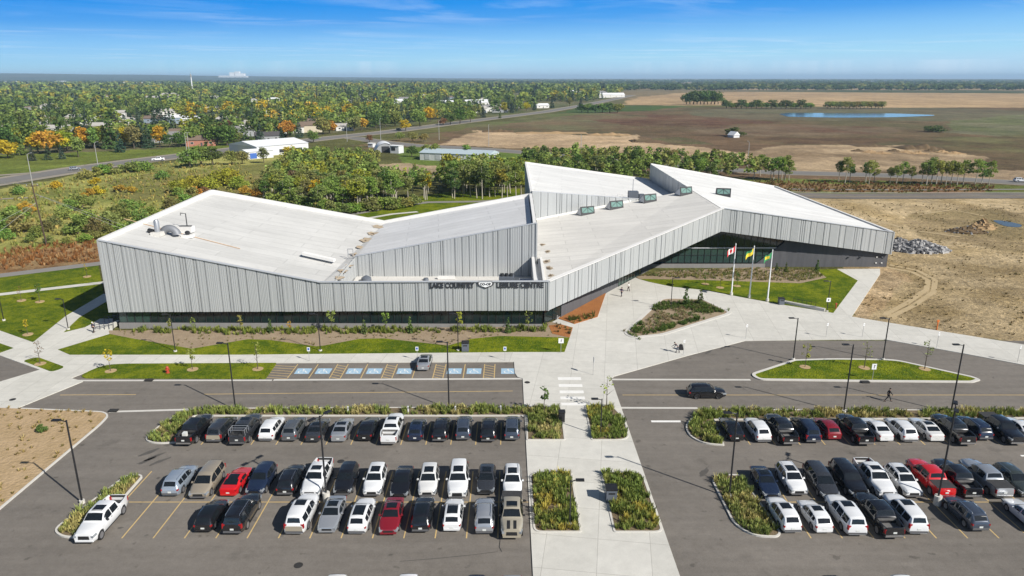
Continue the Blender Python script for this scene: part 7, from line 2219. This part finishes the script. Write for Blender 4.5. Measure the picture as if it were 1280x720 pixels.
# ------------------------------------------------------------------ low planting
def tufts(polys, dens, hmin, hmax, blades, cols, name, label, seed, z=.14, thr=0.0, width=.065, lean=.45, nscale=3.0):
    rng = np.random.default_rng(seed); VS, CS = [], []
    for P in polys:
        P = [tuple(p) for p in P]
        xs_ = [p[0] for p in P]; ys_ = [p[1] for p in P]
        area = (max(xs_) - min(xs_)) * (max(ys_) - min(ys_)); n = int(area * dens)
        X = rng.uniform(min(xs_), max(xs_), n); Y = rng.uniform(min(ys_), max(ys_), n)
        k = inside(X, Y, P) & (fbm(X / nscale, Y / nscale, seed, 3) > thr); X, Y = X[k], Y[k]; n = len(X)
        if not n: continue
        hh = rng.uniform(hmin, hmax, n) * (.7 + .6 * fbm(X / 2.2, Y / 2.2, seed + 5, 2))
        ci = np.clip((fbm(X / 1.7, Y / 1.7, seed + 9, 3) - .25) * 2, 0, .999) * len(cols)
        ci = np.clip(ci + rng.normal(0, .7, n), 0, len(cols) - 1).astype(int)
        base = np.array(cols)[ci] * rng.uniform(.8, 1.2, (n, 1))
        m_ = blades
        a = rng.uniform(0, 2 * pi, (n, m_)); q = hh[:, None] * lean * rng.uniform(.2, 1.0, (n, m_)); h = hh[:, None] * rng.uniform(.55, 1.0, (n, m_))
        bx_ = X[:, None] + np.cos(a) * hh[:, None] * .18; by_ = Y[:, None] + np.sin(a) * hh[:, None] * .18
        tx, ty = bx_ + np.cos(a) * q, by_ + np.sin(a) * q
        w = width * rng.uniform(.6, 1.3, (n, m_)) * np.clip(hh[:, None], .4, 1.2)
        sx, sy = -np.sin(a) * w, np.cos(a) * w
        zz = np.full_like(bx_, z)
        V = np.stack([np.stack([bx_ - sx, by_ - sy, zz], -1), np.stack([bx_ + sx, by_ + sy, zz], -1), np.stack([tx + sx * .45, ty + sy * .45, z + h], -1), np.stack([tx - sx * .45, ty - sy * .45, z + h * .93], -1)], 2).reshape(-1, 4, 3)
        VS.append(V); CS.append(np.repeat(base, m_, 0))
    if not VS: return
    o = link_obj(name, quad_mesh(name, np.concatenate(VS), M_blade, np.concatenate(CS)))
    return tag(o, label, name.replace('_', ' '), kind='stuff')
PG = [(.22, .27, .07), (.29, .33, .09), (.17, .22, .06), (.33, .32, .11), (.46, .40, .17)]
tufts([offset(B_left, .1), offset(B_right, .1)], 8.5, .30, .80, 20, PG, 'ornamental_grass', 'tall green and straw ornamental grass filling the beds in front of the cars', 1, .14, .30, nscale=2.0)
tufts([offset(b, .1) for b in (B_mid, B_wl, B_wr)], 11.0, .30, .80, 20, [(.17, .23, .055), (.23, .28, .07), (.20, .25, .06), (.28, .30, .08), (.44, .37, .08)], 'garden_planting', 'green shrubs with yellow flecks filling the walkway gardens', 2, .14, .28, nscale=1.8)
tufts([offset(b, .1) for b in (B_ll, B_lr)], 10.0, .30, .75, 20, [(.20, .25, .07), (.26, .30, .09), (.30, .31, .10), (.42, .37, .14)], 'island_planting', 'grassy planting of the two outer car park islands', 3, .14, .28, nscale=1.8)
pl_g = GP([(824, 379), (878, 380), (905, 391.5), (880, 393), (850, 385.5), (818, 391), (812, 388)]); pl_h = GP([(787, 415), (800, 402), (806, 410), (797, 418.5)]); pl_i = GP([(800, 418), (830, 409), (870, 398), (880, 400), (830, 415), (806, 420)])
tufts([pl_g, pl_h, pl_i], 7.0, .35, .65, 24, [(.09, .14, .035), (.13, .18, .045)], 'plaza_shrubs', 'dark green low shrubs round the plaza planter', 4, .14, .2)
tufts([offset(B_plaza, 1.0)], 6.0, .25, .5, 14, [(.32, .25, .14), (.24, .22, .10), (.14, .19, .06)], 'dry_perennials', 'rows of dry brown perennials in the plaza planter', 5, .14, .36)
bedF = GP([(170, 417), (300, 420), (683, 416), (684, 411), (150, 413)])
tufts([bedF], 3.2, .45, .85, 22, [(.18, .22, .045), (.25, .28, .06), (.14, .18, .04)], 'bed_shrubs', 'row of small green shrubs in the bed along the facade', 6, .13, .36, nscale=2.2)
bedF2 = GP([(140, 418), (240, 436), (310, 425), (395, 433), (450, 424), (480, 424), (560, 432), (625, 421), (700, 421), (700, 412), (140, 414.5)])
tufts([bedF2], .8, .2, .45, 12, [(.28, .22, .12), (.20, .19, .07), (.35, .28, .16)], 'dry_perennials', 'sparse dry perennials in the wood chips of the facade bed', 7, .13, .42)
tufts([GP([(706, 401), (745, 393), (740, 400), (718, 405)])], 3.0, .4, .8, 20, [(.10, .12, .03), (.18, .15, .04)], 'bed_shrubs', 'dark shrubs at the front of the orange mulch bed', 8, .2, .2)
tufts([GP([(692, 404), (714, 411), (712, 420), (690, 415)])], 1.2, .4, .7, 18, [(.12, .10, .04), (.10, .13, .04)], 'bed_shrubs', 'brown shrubs beside the short path to the corner glazing', 9, .16, .3)
tufts([GP([(800, 346), (830, 340.5), (944, 336), (1018, 338.5), (1030, 346.5), (1000, 353), (880, 349.5)])], 5.0, .25, .55, 16, [(.34, .28, .14), (.25, .24, .08), (.16, .19, .055)], 'dry_perennials', 'rows of dry perennials in the bed under the entrance hall glass', 10, .17, .32)
# wild grass
tufts([GP([(-60, 342), (0, 338), (121, 325), (121, 300), (60, 305), (0, 314), (-60, 322)])], .9, .5, 1.1, 14, [(.30, .14, .05), (.24, .11, .04), (.36, .22, .10)], 'dry_grass', 'rust brown dry grass along the gravel path', 11, 0, .25)
tufts([GP([(-80, 320), (122, 302), (300, 256), (330, 235), (300, 205), (200, 203), (100, 222), (0, 240), (-80, 252)])], .16, .5, 1.2, 14, [(.29, .29, .08), (.36, .33, .10), (.21, .25, .06), (.42, .33, .11)], 'meadow_grass', 'rank tufts of green and straw grass in the meadow', 12, 0, .3, .14)
tufts([GP([(1066, 394), (1280, 430), (1400, 450), (1400, 258), (1020, 252), (1116, 330)])], .22, .15, .42, 12, [(.22, .17, .08), (.16, .12, .05), (.30, .23, .12), (.14, .13, .05)], 'earth_weeds', 'sparse dry weeds over the bare building plot', 13, 0, .47, .12, .8, 6.0)
tufts([DIRT_L[:]], .7, .15, .45, 14, [(.28, .21, .08), (.20, .16, .05), (.34, .27, .12)], 'earth_weeds', 'dry weeds on the bare corner left of the car park', 14, .12, .50, .1, .8, 3.0)
tufts([GP([(930, 238), (1040, 241), (1150, 241), (1245, 239), (1240, 232), (1150, 229), (940, 226)])], .4, .5, 1.0, 12, [(.24, .13, .06), (.18, .11, .05), (.16, .15, .05)], 'verge_grass', 'reddish dry grass on the verge under the aspen row', 15, 0, .3, .14)
x, y = G(54, 541)
tree('bush', x, y, .95, DGREEN, 'small_bush', 'single small green bush on the bare corner', 'bush', None, .12, 4001, 1.1)

# ------------------------------------------------------------------ heaps
def heap(name, label, u, v, w, d, h, cols, seed, n=120, rock=(.3, .9), cat='heap', mound=None):
    x, y = G(u, v); t = thing(name, label, cat, (x, y, 0)); r = random.Random(seed)
    mb = MB(); rg, sg_ = 8, 18; vs = [(0, 0, h)]
    for i in range(1, rg + 1):
        q = i / rg
        for k in range(sg_):
            a = 2 * pi * k / sg_; jr = 1 + .18 * r.uniform(-1, 1)
            vs.append((cos(a) * w * q * jr, sin(a) * d * q * jr, max(-.05, h * (1 - q) ** 1.0 * (1 + .25 * r.uniform(-1, 1)) - .02) if i < rg else -.1))
    fs = [(0, 1 + k, 1 + (k + 1) % sg_) for k in range(sg_)]
    for i in range(rg - 1):
        for k in range(sg_):
            a = 1 + i * sg_ + k; b = 1 + i * sg_ + (k + 1) % sg_
            fs.append((a, a + sg_, b + sg_, b))
    mb.add(vs, fs); mb.build('mound', mound or cols[0], t)
    if n:
        rb = MB()
        for k in range(n):
            q = sqrt(r.random()); a = r.uniform(0, 2 * pi); px2, py2 = cos(a) * w * q, sin(a) * d * q; pz = h * (1 - q) + .1
            s_ = r.uniform(*rock)
            rb.box((px2, py2, pz), (s_, s_ * r.uniform(.5, 1), s_ * r.uniform(.3, .8)), r.uniform(0, 3), r.randrange(len(cols)), r.uniform(.4, .9))
        o = rb.build('rubble', cols, t); o['kind'] = 'stuff'
    return t
M_r1, M_r2, M_r3 = simple('rubble_pale', (.42, .41, .40), .9), simple('rubble_grey', (.22, .22, .225), .9), simple('rubble_dark', (.07, .07, .075), .9)
heap('rubble_heap', 'grey heap of broken concrete beyond the right corner of the building', 1147, 312, 7.2, 4.5, 2.3, [M_r1, M_r2, M_r3], 1, 900, (.2, 1.0), 'rubble heap', M_r2)
heap('rubble_heap', 'smaller grey rubble at the wall corner, left of the big heap', 1124, 305, 3.5, 2.5, 1.4, [M_r1, M_r2, M_r3], 2, 260, (.2, .8), 'rubble heap', M_r2)
M_e1, M_e2 = mottled('dark_earth', (.09, .06, .03), (.16, .11, .06), ((1, .5), (5, .5)), .95), mottled('tan_earth', (.40, .27, .14), (.28, .19, .10), ((1, .5), (5, .5)), .95)
heap('earth_heap', 'dark low earth heap near the puddle', 1208, 290, 5.5, 3.2, 1.5, [M_e1, M_r2], 3, 60, (.2, .7), 'earth heap', M_e1)
heap('earth_heap', 'tan topped earth heap beside the puddle', 1228, 285, 3.6, 3.2, 2.6, [M_e2, M_e1], 4, 30, (.2, .6), 'earth heap', M_e2)
for i in range(9):
    heap('spoil_heap', 'brown spoil heap in the row on the sandy pit', 1072 + i * 15, 189 + (i % 3) * 1.6, 4.2 + (i * 7 % 3), 3, 1.3, [M_e1], 10 + i, 0, (.3, .6), 'earth heap', M_e2 if i % 3 else M_e1)['group'] = 'spoil heaps on the sand'
def bank(u0, u1, v, h_, label, seed, mat_=None, dep=6):
    """eroded cut face along the edge of the pit"""
    r = random.Random(seed); n = 40; vs = []; h = h_ * .5
    for k in range(n + 1):
        x, y = G(u0 + (u1 - u0) * k / n, v + .07 * sin(k * .5)); e = min(1, 4 * min(k, n - k) / n + .1)
        hh = h * e * (.8 + .25 * sin(k * .35) + .15 * sin(k * .9))
        vs += [(x, y - .8 - .5 * sin(k * .7), -.05), (x, y + 1.9, hh), (x, y + dep, hh * .9), (x, y + dep * 3.2, -.05)]
    fs = []
    for k in range(n):
        for j in range(3): fs.append((k * 4 + j, (k + 1) * 4 + j, (k + 1) * 4 + j + 1, k * 4 + j + 1))
    o = MB().add(vs, fs).build('earth_bank', mat_ or M_e1, smooth=70); tag(o, label, 'earth bank')
bank(602, 642, 165.2, 4.0, 'dark eroded earth bank at the left end of the sand', 1)
bank(645, 735, 167.2, 2.6, 'long low eroded edge above the sand', 2, M_e2)
bank(735, 790, 169.5, 3.4, 'broken tan earth bank right of the low edge', 3, M_e2)
bank(790, 800, 178, 2.5, 'dark gully edge at the right end of the sand', 4)
bank(1130, 1182, 187, 5.0, 'long dark earth bank beyond the aspen row', 5)
bank(1072, 1112, 183.5, 2.4, 'grassy low bank above the spoil heaps', 6, M_e1)

# ------------------------------------------------------------------ air
hz = bpy.data.materials.new('haze_air'); hz.use_nodes = True
N, L = hz.node_tree.nodes, hz.node_tree.links
N.clear()
o_ = N.new('ShaderNodeOutputMaterial'); pv = N.new('ShaderNodeVolumePrincipled')
pv.inputs['Color'].default_value = (.53, .76, 1.0, 1); pv.inputs['Density'].default_value = 8.5e-5; pv.inputs['Anisotropy'].default_value = 0.0
L.new(pv.outputs[0], o_.inputs['Volume'])
mb = MB(); mb.box((0, 0, 59), (64000, 64000, 122))
h_ = mb.build('haze', hz); tag(h_, 'thin blue haze over the plain', 'haze', kind='stuff')
